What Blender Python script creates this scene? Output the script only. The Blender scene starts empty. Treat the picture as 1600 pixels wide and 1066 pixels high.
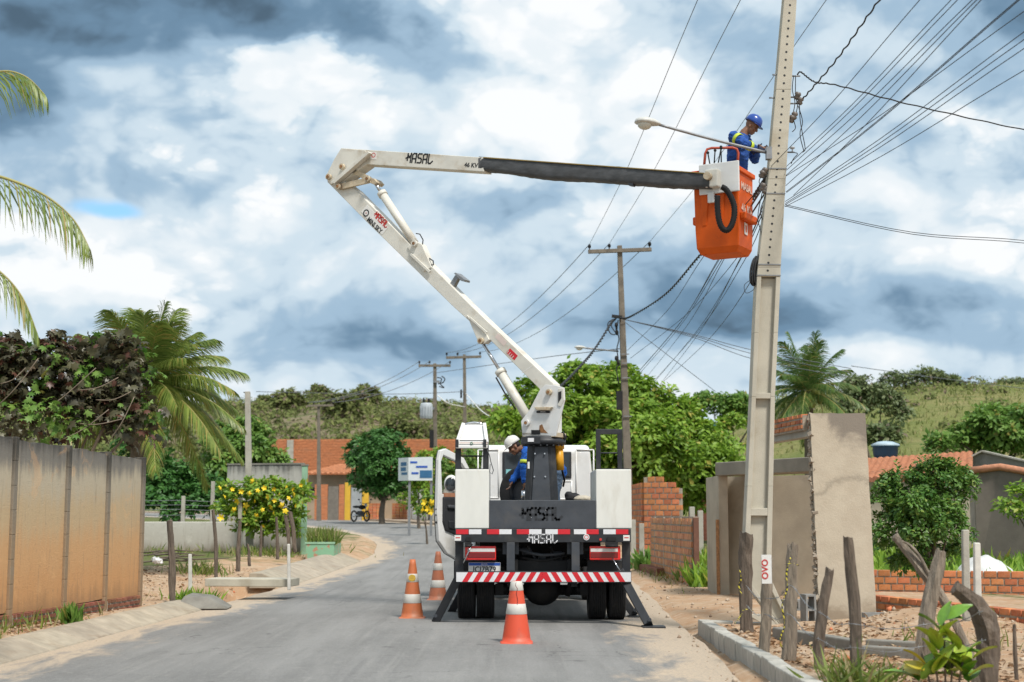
import bpy, bmesh, math, random
import numpy as np
from mathutils import Vector, Matrix, Euler, noise as mnoise

random.seed(7)
RNG = np.random.default_rng(7)
SC = bpy.context.scene
COL = SC.collection
PI = math.pi
R = math.radians

# ------------------------------------------------------------------ camera
F = 2222.22            # focal length in pixels of a 1600 px wide frame (50 mm on 36 mm)
EYE = 1.5
HORIZON = 803.0
PITCH = math.atan((HORIZON - 533.0) / F)
cam_data = bpy.data.cameras.new('camera')
cam_data.lens = 50.0
cam_data.sensor_width = 36.0
cam_data.clip_start = 0.1
cam_data.clip_end = 6000.0
cam_data.dof.use_dof = True
cam_data.dof.focus_distance = 20.0
cam_data.dof.aperture_fstop = 2.0
cam = bpy.data.objects.new('camera', cam_data)
cam.location = (0, 0, EYE)
cam.rotation_euler = (PI / 2 + PITCH, 0, 0)
COL.objects.link(cam)
SC.camera = cam

# ------------------------------------------------------------------ sun, exposure
SUN_EL, SUN_AZ = R(56), R(150)     # azimuth clockwise from +Y: behind the camera, to the right
sun_dir = Vector((math.sin(SUN_AZ) * math.cos(SUN_EL), math.cos(SUN_AZ) * math.cos(SUN_EL), math.sin(SUN_EL)))
sd = bpy.data.lights.new('sun', 'SUN')
sd.energy = 1.5
sd.angle = R(11)
sd.color = (1.0, 0.95, 0.88)
sun = bpy.data.objects.new('sun', sd)
sun.rotation_euler = (-sun_dir).to_track_quat('-Z', 'Y').to_euler()
sun.location = (30, -30, 60)
COL.objects.link(sun)
SC.view_settings.view_transform = 'Standard'
SC.view_settings.look = 'None'
SC.view_settings.exposure = 1.55
SC.view_settings.gamma = 1.0
SC.view_settings.use_curve_mapping = False
SC.cycles.use_denoising = True
SC.cycles.max_bounces = 6
SC.cycles.transparent_max_bounces = 6

# ------------------------------------------------------------------ sky: Nishita blue behind broken cloud
def make_world():
    w = bpy.data.worlds.new('World')
    SC.world = w
    w.use_nodes = True
    nt = w.node_tree
    nt.nodes.clear()
    N, L = nt.nodes.new, nt.links.new

    def m(op, a, b=None, c=None, clamp=False):
        n = N('ShaderNodeMath'); n.operation = op; n.use_clamp = clamp
        for i, v in enumerate((a, b, c)):
            if v is None: continue
            if isinstance(v, (int, float)): n.inputs[i].default_value = v
            else: L(v, n.inputs[i])
        return n.outputs[0]

    def comb(x, y, z):
        n = N('ShaderNodeCombineXYZ')
        for i, v in enumerate((x, y, z)):
            if isinstance(v, (int, float)): n.inputs[i].default_value = v
            else: L(v, n.inputs[i])
        return n.outputs[0]

    def fbm(vec, scale, detail, rough=0.55, dist=0.0):
        n = N('ShaderNodeTexNoise'); n.noise_dimensions = '3D'
        n.inputs['Scale'].default_value = scale; n.inputs['Detail'].default_value = detail
        n.inputs['Roughness'].default_value = rough; n.inputs['Distortion'].default_value = dist
        L(vec, n.inputs['Vector'])
        return n.outputs['Fac']

    def smooth(v, lo, hi):
        n = N('ShaderNodeMapRange'); n.interpolation_type = 'SMOOTHSTEP'
        L(v, n.inputs['Value']); n.inputs['From Min'].default_value = lo; n.inputs['From Max'].default_value = hi
        return n.outputs['Result']

    tc = N('ShaderNodeTexCoord')
    sp = N('ShaderNodeSeparateXYZ'); L(tc.outputs['Generated'], sp.inputs[0])
    X, Y, Z = sp.outputs
    zc = m('MAXIMUM', Z, -0.05)
    k = m('ADD', zc, 0.30)
    # cloud deck seen in perspective: features flatten towards the horizon
    qx, qy = m('DIVIDE', X, k), m('DIVIDE', Y, k)
    # slow warp so that nothing runs straight
    base = comb(qx, qy, 0.0)
    wn = N('ShaderNodeTexNoise'); wn.inputs['Scale'].default_value = 1.6; wn.inputs['Detail'].default_value = 5.0
    L(base, wn.inputs['Vector'])
    wsub = N('ShaderNodeVectorMath'); wsub.operation = 'SUBTRACT'; L(wn.outputs['Color'], wsub.inputs[0]); wsub.inputs[1].default_value = (0.5, 0.5, 0.5)
    wsc = N('ShaderNodeVectorMath'); wsc.operation = 'SCALE'; L(wsub.outputs[0], wsc.inputs[0]); wsc.inputs['Scale'].default_value = 0.55
    wadd = N('ShaderNodeVectorMath'); wadd.operation = 'ADD'; L(base, wadd.inputs[0]); L(wsc.outputs[0], wadd.inputs[1])
    deck = wadd.outputs[0]
    # heaped cloud: rounder coordinates (direction itself), lit from above: density here minus density a bit higher up
    hv = comb(X, Y, m('MULTIPLY', Z, 1.55))
    hadd = N('ShaderNodeVectorMath'); hadd.operation = 'MULTIPLY_ADD'
    L(wsub.outputs[0], hadd.inputs[0]); hadd.inputs[1].default_value = (0.10, 0.10, 0.10); L(hv, hadd.inputs[2])
    heap = hadd.outputs[0]
    hup = N('ShaderNodeVectorMath'); hup.operation = 'ADD'; L(heap, hup.inputs[0]); hup.inputs[1].default_value = (0.010, 0, 0.034)
    def billow(vec, octaves):
        # heaped cauliflower heads: octaves of |noise|
        tot = None; amp = 0.42; scl = 7.0
        for i in range(octaves):
            n = m('MULTIPLY', m('ABSOLUTE', m('SUBTRACT', fbm(vec, scl, 0.0), 0.5)), amp * 2.6)
            tot = n if tot is None else m('ADD', tot, n)
            amp *= 0.50; scl *= 2.1
        return m('SUBTRACT', tot, 0.33)
    h0 = m('ADD', fbm(heap, 3.4, 10, 0.52, 0.1), m('MULTIPLY', billow(heap, 5), 0.65))
    h1 = m('ADD', fbm(hup.outputs[0], 3.4, 9, 0.50, 0.1), m('MULTIPLY', billow(hup.outputs[0], 4), 0.65))
    hc = m('ADD', fbm(heap, 3.0, 12, 0.56, 0.1), m('MULTIPLY', billow(heap, 6), 0.55))
    d0 = fbm(deck, 1.0, 5, 0.5, 0.1)
    lit = m('SUBTRACT', h0, h1)                                   # >0 on the crowns of the heaps
    wx = m('MULTIPLY', m('SUBTRACT', wn.outputs['Fac'], 0.5), 0.10)
    wsep = N('ShaderNodeSeparateXYZ'); L(wsub.outputs[0], wsep.inputs[0])

    # the larger masses of this sky, by direction (u = right, v = up per unit forward): centre, spread, weight
    yy = m('MAXIMUM', Y, 0.05)
    u = m('ADD', m('DIVIDE', X, yy), m('MULTIPLY', wsep.outputs[0], 0.12))
    v = m('ADD', m('DIVIDE', Z, yy), m('MULTIPLY', wsep.outputs[1], 0.06))
    cp, spn = math.cos(PITCH), math.sin(PITCH)
    def direction(px, py):
        a, b = (px - 800) / F, (533 - py) / F
        yv = cp - b * spn; zv = spn + b * cp
        return a / yv, zv / yv
    masses = MASSES
    total = None
    for (px, py, sx, sy, wt) in masses:
        cu, cv = direction(px, py)
        a = m('MULTIPLY', m('SUBTRACT', u, cu), F / sx)
        b = m('MULTIPLY', m('SUBTRACT', v, cv), F / sy)
        g = m('MULTIPLY', m('EXPONENT', m('MULTIPLY', m('ADD', m('MULTIPLY', a, a), m('MULTIPLY', b, b)), -1.0)), wt)
        total = g if total is None else m('ADD', total, g)
    front = smooth(Y, 0.2, 0.6)
    total = m('MULTIPLY', total, front)

    back = m('ADD', m('MULTIPLY', m('SUBTRACT', d0, 0.5), 0.35), 0.645)
    back = m('ADD', back, m('MULTIPLY', m('SUBTRACT', h0, 0.5), 0.40))
    back = m('ADD', back, m('MULTIPLY', lit, 1.0))
    back = m('ADD', back, m('MULTIPLY', smooth(Z, 0.16, 0.0), 0.10))
    back = m('ADD', back, total)
    # nearer heaps with firm, sunlit upper edges
    dens = m('ADD', hc, m('MULTIPLY', total, 0.30))
    heapmask = m('MULTIPLY', smooth(dens, 0.48, 0.57), 0.85)
    heapval = m('ADD', m('ADD', m('MULTIPLY', lit, 2.0), 0.86), m('MULTIPLY', total, 0.55))
    heapval = m('SUBTRACT', heapval, m('MULTIPLY', smooth(dens, 0.56, 0.80), 0.16))
    val = m('ADD', m('MULTIPLY', back, m('SUBTRACT', 1.0, heapmask)), m('MULTIPLY', heapval, heapmask))
    ramp = N('ShaderNodeValToRGB'); L(val, ramp.inputs[0])
    cr = ramp.color_ramp
    cr.interpolation = 'EASE'
    stops = RAMP
    cr.elements[0].position, cr.elements[0].color = stops[0][0], stops[0][1] + (1,)
    cr.elements[1].position, cr.elements[1].color = stops[-1][0], stops[-1][1] + (1,)
    for p, c in stops[1:-1]:
        e = cr.elements.new(p); e.color = c + (1,)
    # cloud radiance is written for a background strength of 0.1 and exposure +1
    sc = N('ShaderNodeVectorMath'); sc.operation = 'SCALE'; L(ramp.outputs['Color'], sc.inputs[0]); sc.inputs['Scale'].default_value = SKY_GAIN
    sky = N('ShaderNodeTexSky'); sky.sky_type = 'NISHITA'; sky.sun_disc = False
    sky.sun_elevation = SUN_EL; sky.sun_rotation = SUN_AZ; sky.altitude = 250.0
    sky.air_density = 1.2; sky.dust_density = 0.3; sky.ozone_density = 2.0
    # gaps in the cloud
    gap = None
    for (px, py, sx, sy, wt) in GAPS:
        cu, cv = direction(px, py)
        a = m('MULTIPLY', m('SUBTRACT', u, cu), F / sx)
        b = m('MULTIPLY', m('SUBTRACT', v, cv), F / sy)
        g = m('MULTIPLY', m('EXPONENT', m('MULTIPLY', m('ADD', m('MULTIPLY', a, a), m('MULTIPLY', b, b)), -1.0)), wt)
        gap = g if gap is None else m('ADD', gap, g)
    gap = m('MULTIPLY', gap, front)
    gap = smooth(m('ADD', gap, m('MULTIPLY', m('SUBTRACT', h0, 0.5), -1.6)), 0.45, 1.0)
    mix = N('ShaderNodeMix'); mix.data_type = 'RGBA'
    L(gap, mix.inputs['Factor']); L(sc.outputs[0], mix.inputs['A']); dim = N('ShaderNodeVectorMath'); dim.operation = 'MULTIPLY'; L(sky.outputs['Color'], dim.inputs[0]); dim.inputs[1].default_value = (0.42, 0.55, 0.60); L(dim.outputs[0], mix.inputs['B'])
    bg = N('ShaderNodeBackground'); bg.inputs['Strength'].default_value = 0.1
    L(mix.outputs['Result'], bg.inputs['Color'])
    out = N('ShaderNodeOutputWorld'); L(bg.outputs[0], out.inputs['Surface'])
    w.cycles.sampling_method = 'MANUAL'
    w.cycles.sample_map_resolution = 512

SKY_GAIN = 3.55
RAMP = [(0.0, (0.085, 0.14, 0.20)), (0.22, (0.16, 0.27, 0.39)), (0.46, (0.36, 0.51, 0.655)), (0.66, (0.62, 0.74, 0.83)), (0.85, (0.82, 0.88, 0.92)), (1.0, (0.94, 0.96, 0.975))]
MASSES = [
    (170, 10, 370, 100, -0.52), (60, 60, 130, 60, -0.20), (40, 175, 95, 55, -0.288), (560, 80, 230, 60, -0.144), (1590, 20, 110, 75, -0.346), (1250, 30, 240, 50, -0.043),
    (200, 130, 120, 40, 0.14), (700, 200, 500, 45, 0.08), (250, 360, 380, 70, 0.22), (330, 265, 230, 28, -0.115), (640, 290, 160, 50, -0.029),
    (880, 170, 150, 80, 0.16), (560, 480, 260, 60, -0.072), (540, 565, 330, 45, -0.115), (250, 420, 220, 50, 0.06), (820, 460, 120, 70, 0.10),
    (1430, 300, 230, 80, 0.12), (1420, 395, 150, 40, 0.24), (1420, 490, 330, 48, -0.216), (1060, 455, 170, 70, -0.187), (1120, 510, 190, 55, -0.187), (1350, 550, 260, 24, 0.26),
    (1560, 545, 120, 40, -0.158), (700, 560, 140, 35, -0.086), (1040, 630, 130, 40, 0.15), (1270, 400, 120, 60, -0.086),
]
GAPS = [(165, 312, 64, 18, 0.74), (930, 120, 90, 20, 0.40)]
make_world()

# ------------------------------------------------------------------ helpers
def V(*a): return Vector(a)
CP, SP = math.cos(PITCH), math.sin(PITCH)
def ray(px, py):
    a, b = (px - 800) / F, (533 - py) / F
    return Vector((a, CP - b * SP, SP + b * CP))
def at(px, py, Y):
    """world point at distance Y ahead of the viewpoint, measured on the photograph"""
    d = ray(px, py)
    return Vector((d.x / d.y * Y, Y, EYE + d.z / d.y * Y))
def smst(t, a, b):
    t = min(1.0, max(0.0, (t - a) / (b - a)))
    return t * t * (3 - 2 * t)
def rise(y):
    s = max(0.0, y - 28.0)
    s = min(s, 130.0)
    return 0.0215 * s * s / (s + 8.0)
def on_ground(px, py):
    """ground point seen at a pixel (road level profile)"""
    d = ray(px, py)
    t = 5.0
    while t < 400 and EYE + d.z / d.y * t > rise(t): t += 0.05
    return Vector((d.x / d.y * t, t, rise(t)))

def world_loc(o):
    l = Vector(o.location)
    p = o.parent
    while p is not None:
        l = l + Vector(p.location); p = p.parent
    return l
def tag(o, label=None, cat=None, group=None, kind=None):
    if label: o['label'] = label
    if cat: o['category'] = cat
    if group: o['group'] = group
    if kind: o['kind'] = kind
    return o
def thing(name, label, cat, loc=(0, 0, 0), group=None):
    o = bpy.data.objects.new(name, None)
    o.empty_display_size = 0.2
    COL.objects.link(o); o.location = loc
    return tag(o, label, cat, group)
def link(name, mesh, parent=None, loc=None, rot=None, scale=None):
    """an object sharing mesh data; loc in world space"""
    o = bpy.data.objects.new(name, mesh)
    COL.objects.link(o)
    l = Vector(loc) if loc is not None else Vector((0, 0, 0))
    if parent is not None:
        o.parent = parent
        l = l - world_loc(parent) if loc is not None else l
    o.location = l
    if rot is not None: o.rotation_euler = rot
    if scale is not None: o.scale = scale
    return o
def copy_tree(o, parent=None):
    c = o.copy(); COL.objects.link(c)
    if parent is not None: c.parent = parent
    for ch in list(o.children): copy_tree(ch, c)
    return c

def perp(d):
    d = d.normalized()
    u = Vector((0, 0, 1)) if abs(d.z) < 0.95 else Vector((1, 0, 0))
    a = d.cross(u).normalized()
    return a, a.cross(d).normalized()

class MB:
    def __init__(self): self.v, self.f, self.m, self.s = [], [], [], []
    def add(self, vs, fs, mi=0, smooth=False):
        n = len(self.v)
        self.v.extend([tuple(x) for x in vs])
        for f in fs:
            self.f.append(tuple(i + n for i in f)); self.m.append(mi); self.s.append(smooth)
        return self
    def hexa(self, p, mi=0):        # 8 points: bottom ring 0-3, top ring 4-7
        return self.add(p, [(3, 2, 1, 0), (4, 5, 6, 7), (0, 1, 5, 4), (1, 2, 6, 5), (2, 3, 7, 6), (3, 0, 4, 7)], mi)
    def box(self, c, s, rot=None, mi=0):
        c = Vector(c); hx, hy, hz = s[0] / 2, s[1] / 2, s[2] / 2
        p = [Vector(q) for q in ((-hx, -hy, -hz), (hx, -hy, -hz), (hx, hy, -hz), (-hx, hy, -hz), (-hx, -hy, hz), (hx, -hy, hz), (hx, hy, hz), (-hx, hy, hz))]
        if rot is not None:
            Mr = rot if isinstance(rot, Matrix) else Euler(rot).to_matrix()
            p = [Mr @ q for q in p]
        return self.hexa([c + q for q in p], mi)
    def lohi(self, a, b, mi=0):
        return self.box([(a[i] + b[i]) / 2 for i in range(3)], [abs(b[i] - a[i]) for i in range(3)], None, mi)
    def beam(self, p0, p1, w, h, up=None, w1=None, h1=None, mi=0):
        p0, p1 = Vector(p0), Vector(p1); d = (p1 - p0).normalized()
        if up is None: a, b = perp(d)
        else:
            a = d.cross(Vector(up)).normalized(); b = a.cross(d).normalized()
        w1 = w if w1 is None else w1; h1 = h if h1 is None else h1
        r0 = [p0 + a * x * w / 2 + b * y * h / 2 for x, y in ((-1, -1), (1, -1), (1, 1), (-1, 1))]
        r1 = [p1 + a * x * w1 / 2 + b * y * h1 / 2 for x, y in ((-1, -1), (1, -1), (1, 1), (-1, 1))]
        return self.hexa(r0 + r1, mi)
    def tube(self, pts, r, n=8, caps=True, mi=0, smooth=True):
        pts = [Vector(p) for p in pts]
        rr = r if isinstance(r, (list, tuple)) else [r] * len(pts)
        a = None; vs = []
        for i, p in enumerate(pts):
            d = (pts[min(i + 1, len(pts) - 1)] - pts[max(i - 1, 0)])
            d = d.normalized() if d.length > 1e-9 else Vector((0, 0, 1))
            if a is None: a, b = perp(d)
            else:
                a = (a - d * a.dot(d)).normalized(); b = a.cross(d).normalized()
            for k in range(n):
                t = 2 * PI * k / n
                vs.append(p + (a * math.cos(t) + b * math.sin(t)) * rr[i])
        fs = []
        for i in range(len(pts) - 1):
            for k in range(n):
                q = (k + 1) % n
                fs.append((i * n + k, i * n + q, (i + 1) * n + q, (i + 1) * n + k))
        self.add(vs, fs, mi, smooth)
        if caps:
            m = len(self.v) - len(vs); l = len(pts) - 1
            self.f.append(tuple(m + k for k in reversed(range(n)))); self.m.append(mi); self.s.append(False)
            self.f.append(tuple(m + l * n + k for k in range(n))); self.m.append(mi); self.s.append(False)
        return self
    def cyl(self, p0, p1, r0, r1=None, n=16, mi=0, smooth=True):
        return self.tube([p0, p1], [r0, r0 if r1 is None else r1], n, True, mi, smooth)
    def prism(self, pts, dvec, mi=0):     # polygon pushed along dvec
        pts = [Vector(p) for p in pts]; d = Vector(dvec); n = len(pts)
        vs = pts + [p + d for p in pts]
        fs = [tuple(reversed(range(n))), tuple(range(n, 2 * n))]
        fs += [(i, (i + 1) % n, n + (i + 1) % n, n + i) for i in range(n)]
        return self.add(vs, fs, mi)
    def ell(self, c, r, rot=None, nu=12, nv=8, mi=0):
        c = Vector(c); vs = []; fs = []
        Mr = None if rot is None else (rot if isinstance(rot, Matrix) else Euler(rot).to_matrix())
        for j in range(nv + 1):
            th = PI * j / nv
            for i in range(nu):
                ph = 2 * PI * i / nu
                q = Vector((math.sin(th) * math.cos(ph) * r[0], math.sin(th) * math.sin(ph) * r[1], math.cos(th) * r[2]))
                if Mr is not None: q = Mr @ q
                vs.append(c + q)
        for j in range(nv):
            for i in range(nu):
                q = (i + 1) % nu
                fs.append((j * nu + i, (j + 1) * nu + i, (j + 1) * nu + q, j * nu + q))
        return self.add(vs, fs, mi, True)
    def lathe(self, prof, c=(0, 0, 0), n=24, axis='Z', mi=0, smooth=True):
        c = Vector(c); vs = []; fs = []
        for (r, h) in prof:
            for k in range(n):
                t = 2 * PI * k / n; x, y = r * math.cos(t), r * math.sin(t)
                vs.append(c + (Vector((x, y, h)) if axis == 'Z' else Vector((h, x, y)) if axis == 'X' else Vector((x, h, -y))))
        for j in range(len(prof) - 1):
            for k in range(n):
                q = (k + 1) % n
                fs.append((j * n + k, j * n + q, (j + 1) * n + q, (j + 1) * n + k))
        return self.add(vs, fs, mi, smooth)
    def mesh(self, name, mats, origin=(0, 0, 0)):
        me = bpy.data.meshes.new(name)
        o = Vector(origin)
        me.from_pydata([(x - o.x, y - o.y, z - o.z) for x, y, z in self.v], [], self.f)
        for mt in (mats if isinstance(mats, (list, tuple)) else [mats]): me.materials.append(mt)
        me.polygons.foreach_set('material_index', self.m)
        me.polygons.foreach_set('use_smooth', self.s)
        me.update()
        return me
    def build(self, name, mats, parent=None, origin=None, bevel=0, segs=2):
        if parent is not None: org = world_loc(parent)
        else: org = Vector(origin) if origin is not None else Vector((0, 0, 0))
        me = self.mesh(name, mats, org)
        o = bpy.data.objects.new(name, me); COL.objects.link(o)
        if parent is not None: o.parent = parent
        else: o.location = org
        if bevel:
            b = o.modifiers.new('bevel', 'BEVEL'); b.width = bevel; b.segments = segs; b.limit_method = 'ANGLE'; b.angle_limit = R(35)
            b.harden_normals = False
        return o

def np_mesh(name, verts, faces, mats, rnd=None, smooth=False, attrs=None):
    """mesh from numpy arrays; faces (n,k) all the same size"""
    me = bpy.data.meshes.new(name)
    nv, nf, k = len(verts), len(faces), faces.shape[1]
    me.vertices.add(nv); me.loops.add(nf * k); me.polygons.add(nf)
    me.vertices.foreach_set('co', np.ascontiguousarray(verts, dtype=np.float32).ravel())
    me.loops.foreach_set('vertex_index', np.ascontiguousarray(faces, dtype=np.int32).ravel())
    me.polygons.foreach_set('loop_start', np.arange(0, nf * k, k, dtype=np.int32))
    if smooth: me.polygons.foreach_set('use_smooth', np.ones(nf, dtype=bool))
    if rnd is not None:
        a = me.attributes.new('rnd', 'FLOAT', 'POINT'); a.data.foreach_set('value', np.ascontiguousarray(rnd, dtype=np.float32))
    for nm, arr in (attrs or {}).items():
        a = me.attributes.new(nm, 'FLOAT', 'POINT'); a.data.foreach_set('value', np.ascontiguousarray(arr, dtype=np.float32))
    for mt in (mats if isinstance(mats, (list, tuple)) else [mats]): me.materials.append(mt)
    me.update(calc_edges=True)
    return me
def put(name, me, parent=None, loc=(0, 0, 0)):
    o = bpy.data.objects.new(name, me); COL.objects.link(o)
    if parent is not None: o.parent = parent
    else: o.location = loc
    return o

# leaf templates: x along the leaf, y across, z up
LEAF4 = (np.array([(0, 0, 0), (0.45, 0.26, 0.07), (1, 0, -0.06), (0.45, -0.26, 0.07)]), np.array([(0, 3, 2), (0, 2, 1)]))
LEAF6 = (np.array([(0, 0, 0), (0.3, 0.2, 0.06), (0.72, 0.24, 0.05), (1, 0, -0.12), (0.72, -0.24, 0.05), (0.3, -0.2, 0.06), (0.5, 0, -0.02)]),
         np.array([(0, 6, 1), (1, 6, 2), (2, 6, 3), (3, 6, 4), (4, 6, 5), (5, 6, 0)]))
BLADE = (np.array([(0, 0.03, 0), (0, -0.03, 0), (0.5, 0.028, 0.1), (0.5, -0.028, 0.1), (1, 0, 0.02)]), np.array([(0, 1, 3), (0, 3, 2), (2, 3, 4)]))
STAR = (np.array([(0, 0, 0)] + [(0.55 + 0.55 * math.cos(t) * (1.0 if i % 2 == 0 else 0.55), 0.55 * math.sin(t) * (1.0 if i % 2 == 0 else 0.55), -0.12 if i % 2 == 0 else 0.02)
                 for i, t in enumerate([2 * PI * j / 14 for j in range(14)])] + [(0.55, 0, 0.05)]),
        np.array([(1 + i, 1 + (i + 1) % 14, 15) for i in range(14)]))

def frames(dirs, spin=0.6, up=None):
    """rotation matrices whose x axis is dirs, with the leaf surface facing mostly up"""
    d = dirs / np.linalg.norm(dirs, axis=1, keepdims=True)
    n = len(d)
    u = np.tile(np.array([0, 0, 1.0]), (n, 1)) + RNG.normal(0, spin, (n, 3))
    y = np.cross(u, d); y /= np.linalg.norm(y, axis=1, keepdims=True) + 1e-9
    z = np.cross(d, y)
    return np.stack([d, y, z], axis=2)
def frames_n(dirs, nrm, spin=.35):
    """x axis along dirs, leaf face turned towards nrm"""
    d = dirs / (np.linalg.norm(dirs, axis=1, keepdims=True) + 1e-9)
    u = nrm + RNG.normal(0, spin, d.shape)
    y = np.cross(u, d); y /= np.linalg.norm(y, axis=1, keepdims=True) + 1e-9
    return np.stack([d, y, np.cross(d, y)], axis=2)
def scatter(name, tmpl, pos, rot, size, mats, parent=None, rnd=None, loc=(0, 0, 0)):
    tv, tf = tmpl; n, k = len(pos), len(tv)
    size = np.asarray(size)
    s = size[:, None, None] if size.ndim == 1 else size[:, None, :]
    vs = np.einsum('nij,nkj->nki', rot, tv[None] * s) + pos[:, None, :]
    fs = tf[None] + (np.arange(n) * k)[:, None, None]
    r = RNG.random(n) if rnd is None else rnd
    me = np_mesh(name, vs.reshape(-1, 3), fs.reshape(-1, 3), mats, np.repeat(r, k))
    return put(name, me, parent, loc)
def rand_dirs(n):
    v = RNG.normal(size=(n, 3)); return v / np.linalg.norm(v, axis=1, keepdims=True)

# ------------------------------------------------------------------ materials
class NT:
    def __init__(self, m):
        self.t = m.node_tree; self.t.nodes.clear()
    def n(self, ty, **kw):
        x = self.t.nodes.new(ty)
        for k, v in kw.items():
            if k in ('operation', 'blend_type', 'data_type', 'attribute_name', 'interpolation_type', 'feature', 'noise_dimensions', 'wave_type', 'bands_direction', 'clamp'): setattr(x, 'use_clamp' if k == 'clamp' else k, v)
        return x
    def l(self, a, b): self.t.links.new(a, b)
    def setv(self, sock, v):
        if hasattr(v, 'is_linked') or hasattr(v, 'links'): self.l(v, sock)
        elif isinstance(v, tuple) and len(v) == 3 and sock.type == 'RGBA': sock.default_value = v + (1,)
        else: sock.default_value = v
    def math(self, op, a, b=0.0, clamp=False):
        x = self.n('ShaderNodeMath', operation=op, clamp=clamp); self.setv(x.inputs[0], a); self.setv(x.inputs[1], b); return x.outputs[0]
    def noise(self, vec, scale, detail=4, rough=0.55, dist=0.0):
        x = self.n('ShaderNodeTexNoise'); self.setv(x.inputs['Scale'], scale); x.inputs['Detail'].default_value = detail
        x.inputs['Roughness'].default_value = rough; x.inputs['Distortion'].default_value = dist
        if vec is not None: self.l(vec, x.inputs['Vector'])
        return x.outputs['Fac']
    def mix(self, f, a, b, bt='MIX'):
        x = self.n('ShaderNodeMix', data_type='RGBA', blend_type=bt)
        self.setv(x.inputs['Factor'], f); self.setv(x.inputs['A'], a); self.setv(x.inputs['B'], b); return x.outputs['Result']
    def step(self, v, lo, hi):
        x = self.n('ShaderNodeMapRange', interpolation_type='SMOOTHSTEP'); self.setv(x.inputs['Value'], v)
        self.setv(x.inputs['From Min'], lo); self.setv(x.inputs['From Max'], hi); return x.outputs['Result']
    def coords(self, scale=(1, 1, 1), kind='Object'):
        tc = self.n('ShaderNodeTexCoord')
        if scale == (1, 1, 1): return tc.outputs[kind]
        mp = self.n('ShaderNodeMapping'); mp.inputs['Scale'].default_value = scale; self.l(tc.outputs[kind], mp.inputs['Vector']); return mp.outputs['Vector']
    def geo(self): return self.n('ShaderNodeNewGeometry').outputs['Position']
    def attr(self, name): return self.n('ShaderNodeAttribute', attribute_name=name).outputs['Fac']
    def sep(self, v):
        x = self.n('ShaderNodeSeparateXYZ'); self.l(v, x.inputs[0]); return x.outputs
    def out(self, col, rough=0.8, metal=0.0, bump=None, bstr=0.3, bdist=0.02, spec=0.5, coat=0.0, transl=0.0, emit=None):
        p = self.n('ShaderNodeBsdfPrincipled')
        self.setv(p.inputs['Base Color'], col); self.setv(p.inputs['Roughness'], rough); self.setv(p.inputs['Metallic'], metal)
        self.setv(p.inputs['Specular IOR Level'], spec); p.inputs['Coat Weight'].default_value = coat
        if bump is not None:
            b = self.n('ShaderNodeBump'); b.inputs['Strength'].default_value = bstr; b.inputs['Distance'].default_value = bdist
            self.l(bump, b.inputs['Height']); self.l(b.outputs[0], p.inputs['Normal'])
        o = self.n('ShaderNodeOutputMaterial')
        if transl:
            t = self.n('ShaderNodeBsdfTranslucent'); self.setv(t.inputs['Color'], col)
            mx = self.n('ShaderNodeMixShader'); mx.inputs[0].default_value = transl
            self.l(p.outputs[0], mx.inputs[1]); self.l(t.outputs[0], mx.inputs[2]); self.l(mx.outputs[0], o.inputs['Surface'])
        else: self.l(p.outputs[0], o.inputs['Surface'])
def new_mat(name):
    m = bpy.data.materials.new(name); m.use_nodes = True
    return m, NT(m)
def mat(name, col, rough=0.75, var=0.18, scale=6.0, dirt=None, damt=0.5, dscale=2.5, bump=0.0, bscale=40.0, metal=0.0, spec=0.4, rand=0.0, coat=0.0, stretch=(1, 1, 1), bdist=0.01, kind='Object'):
    """base colour broken by noise, blotches of dirt, fine relief; rand varies whole pieces"""
    m, t = new_mat(name)
    v = t.coords(stretch, kind)
    n1 = t.noise(v, scale, 6, 0.6)
    c = t.mix(t.step(n1, 0.25, 0.75), tuple(x * (1 - var) for x in col), tuple(min(1, x * (1 + var)) for x in col))
    if dirt is not None:
        n2 = t.noise(v, dscale, 7, 0.62, 0.4)
        c = t.mix(t.math('MULTIPLY', t.step(n2, 0.5, 0.72), damt), c, dirt)
    if rand:
        r = t.n('ShaderNodeObjectInfo').outputs['Random']
        h = t.n('ShaderNodeHueSaturation'); t.l(c, h.inputs['Color'])
        t.l(t.math('ADD', t.math('MULTIPLY', r, 2 * rand), 1 - rand), h.inputs['Value'])
        r2 = t.math('FRACT', t.math('MULTIPLY', r, 17.3))
        t.l(t.math('ADD', t.math('MULTIPLY', r2, 0.09 * rand), 0.5 - 0.045 * rand), h.inputs['Hue'])
        c = h.outputs['Color']
    b = t.noise(v, bscale, 5, 0.65) if bump else None
    rr = t.math('ADD', t.math('MULTIPLY', n1, 0.2), rough - 0.1)
    t.out(c, rr, metal, b, bump, bdist, spec, coat)
    return m
def leaf_mat(name, dark, light, other=None, oamt=0.1, rough=0.5, transl=0.3, spec=0.4):
    m, t = new_mat(name)
    r = t.attr('rnd')
    c = t.mix(r, dark, light)
    if other is not None:
        c = t.mix(t.step(t.math('FRACT', t.math('MULTIPLY', r, 37.7)), 1 - oamt - 0.02, 1 - oamt + 0.02), c, other)
    t.out(c, rough, 0, None, spec=spec, transl=transl)
    return m

def smooth_path(p, k=5):
    out = []
    for i in range(len(p) - 1):
        a0, a1, a2, a3 = p[max(i - 1, 0)], p[i], p[i + 1], p[min(i + 2, len(p) - 1)]
        for j in range(k):
            t_ = j / k; out.append(0.5 * ((2 * a1) + (a2 - a0) * t_ + (2 * a0 - 5 * a1 + 4 * a2 - a3) * t_ * t_ + (3 * a1 - a0 - 3 * a2 + a3) * t_ ** 3))
    out.append(p[-1]); return out

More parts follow.
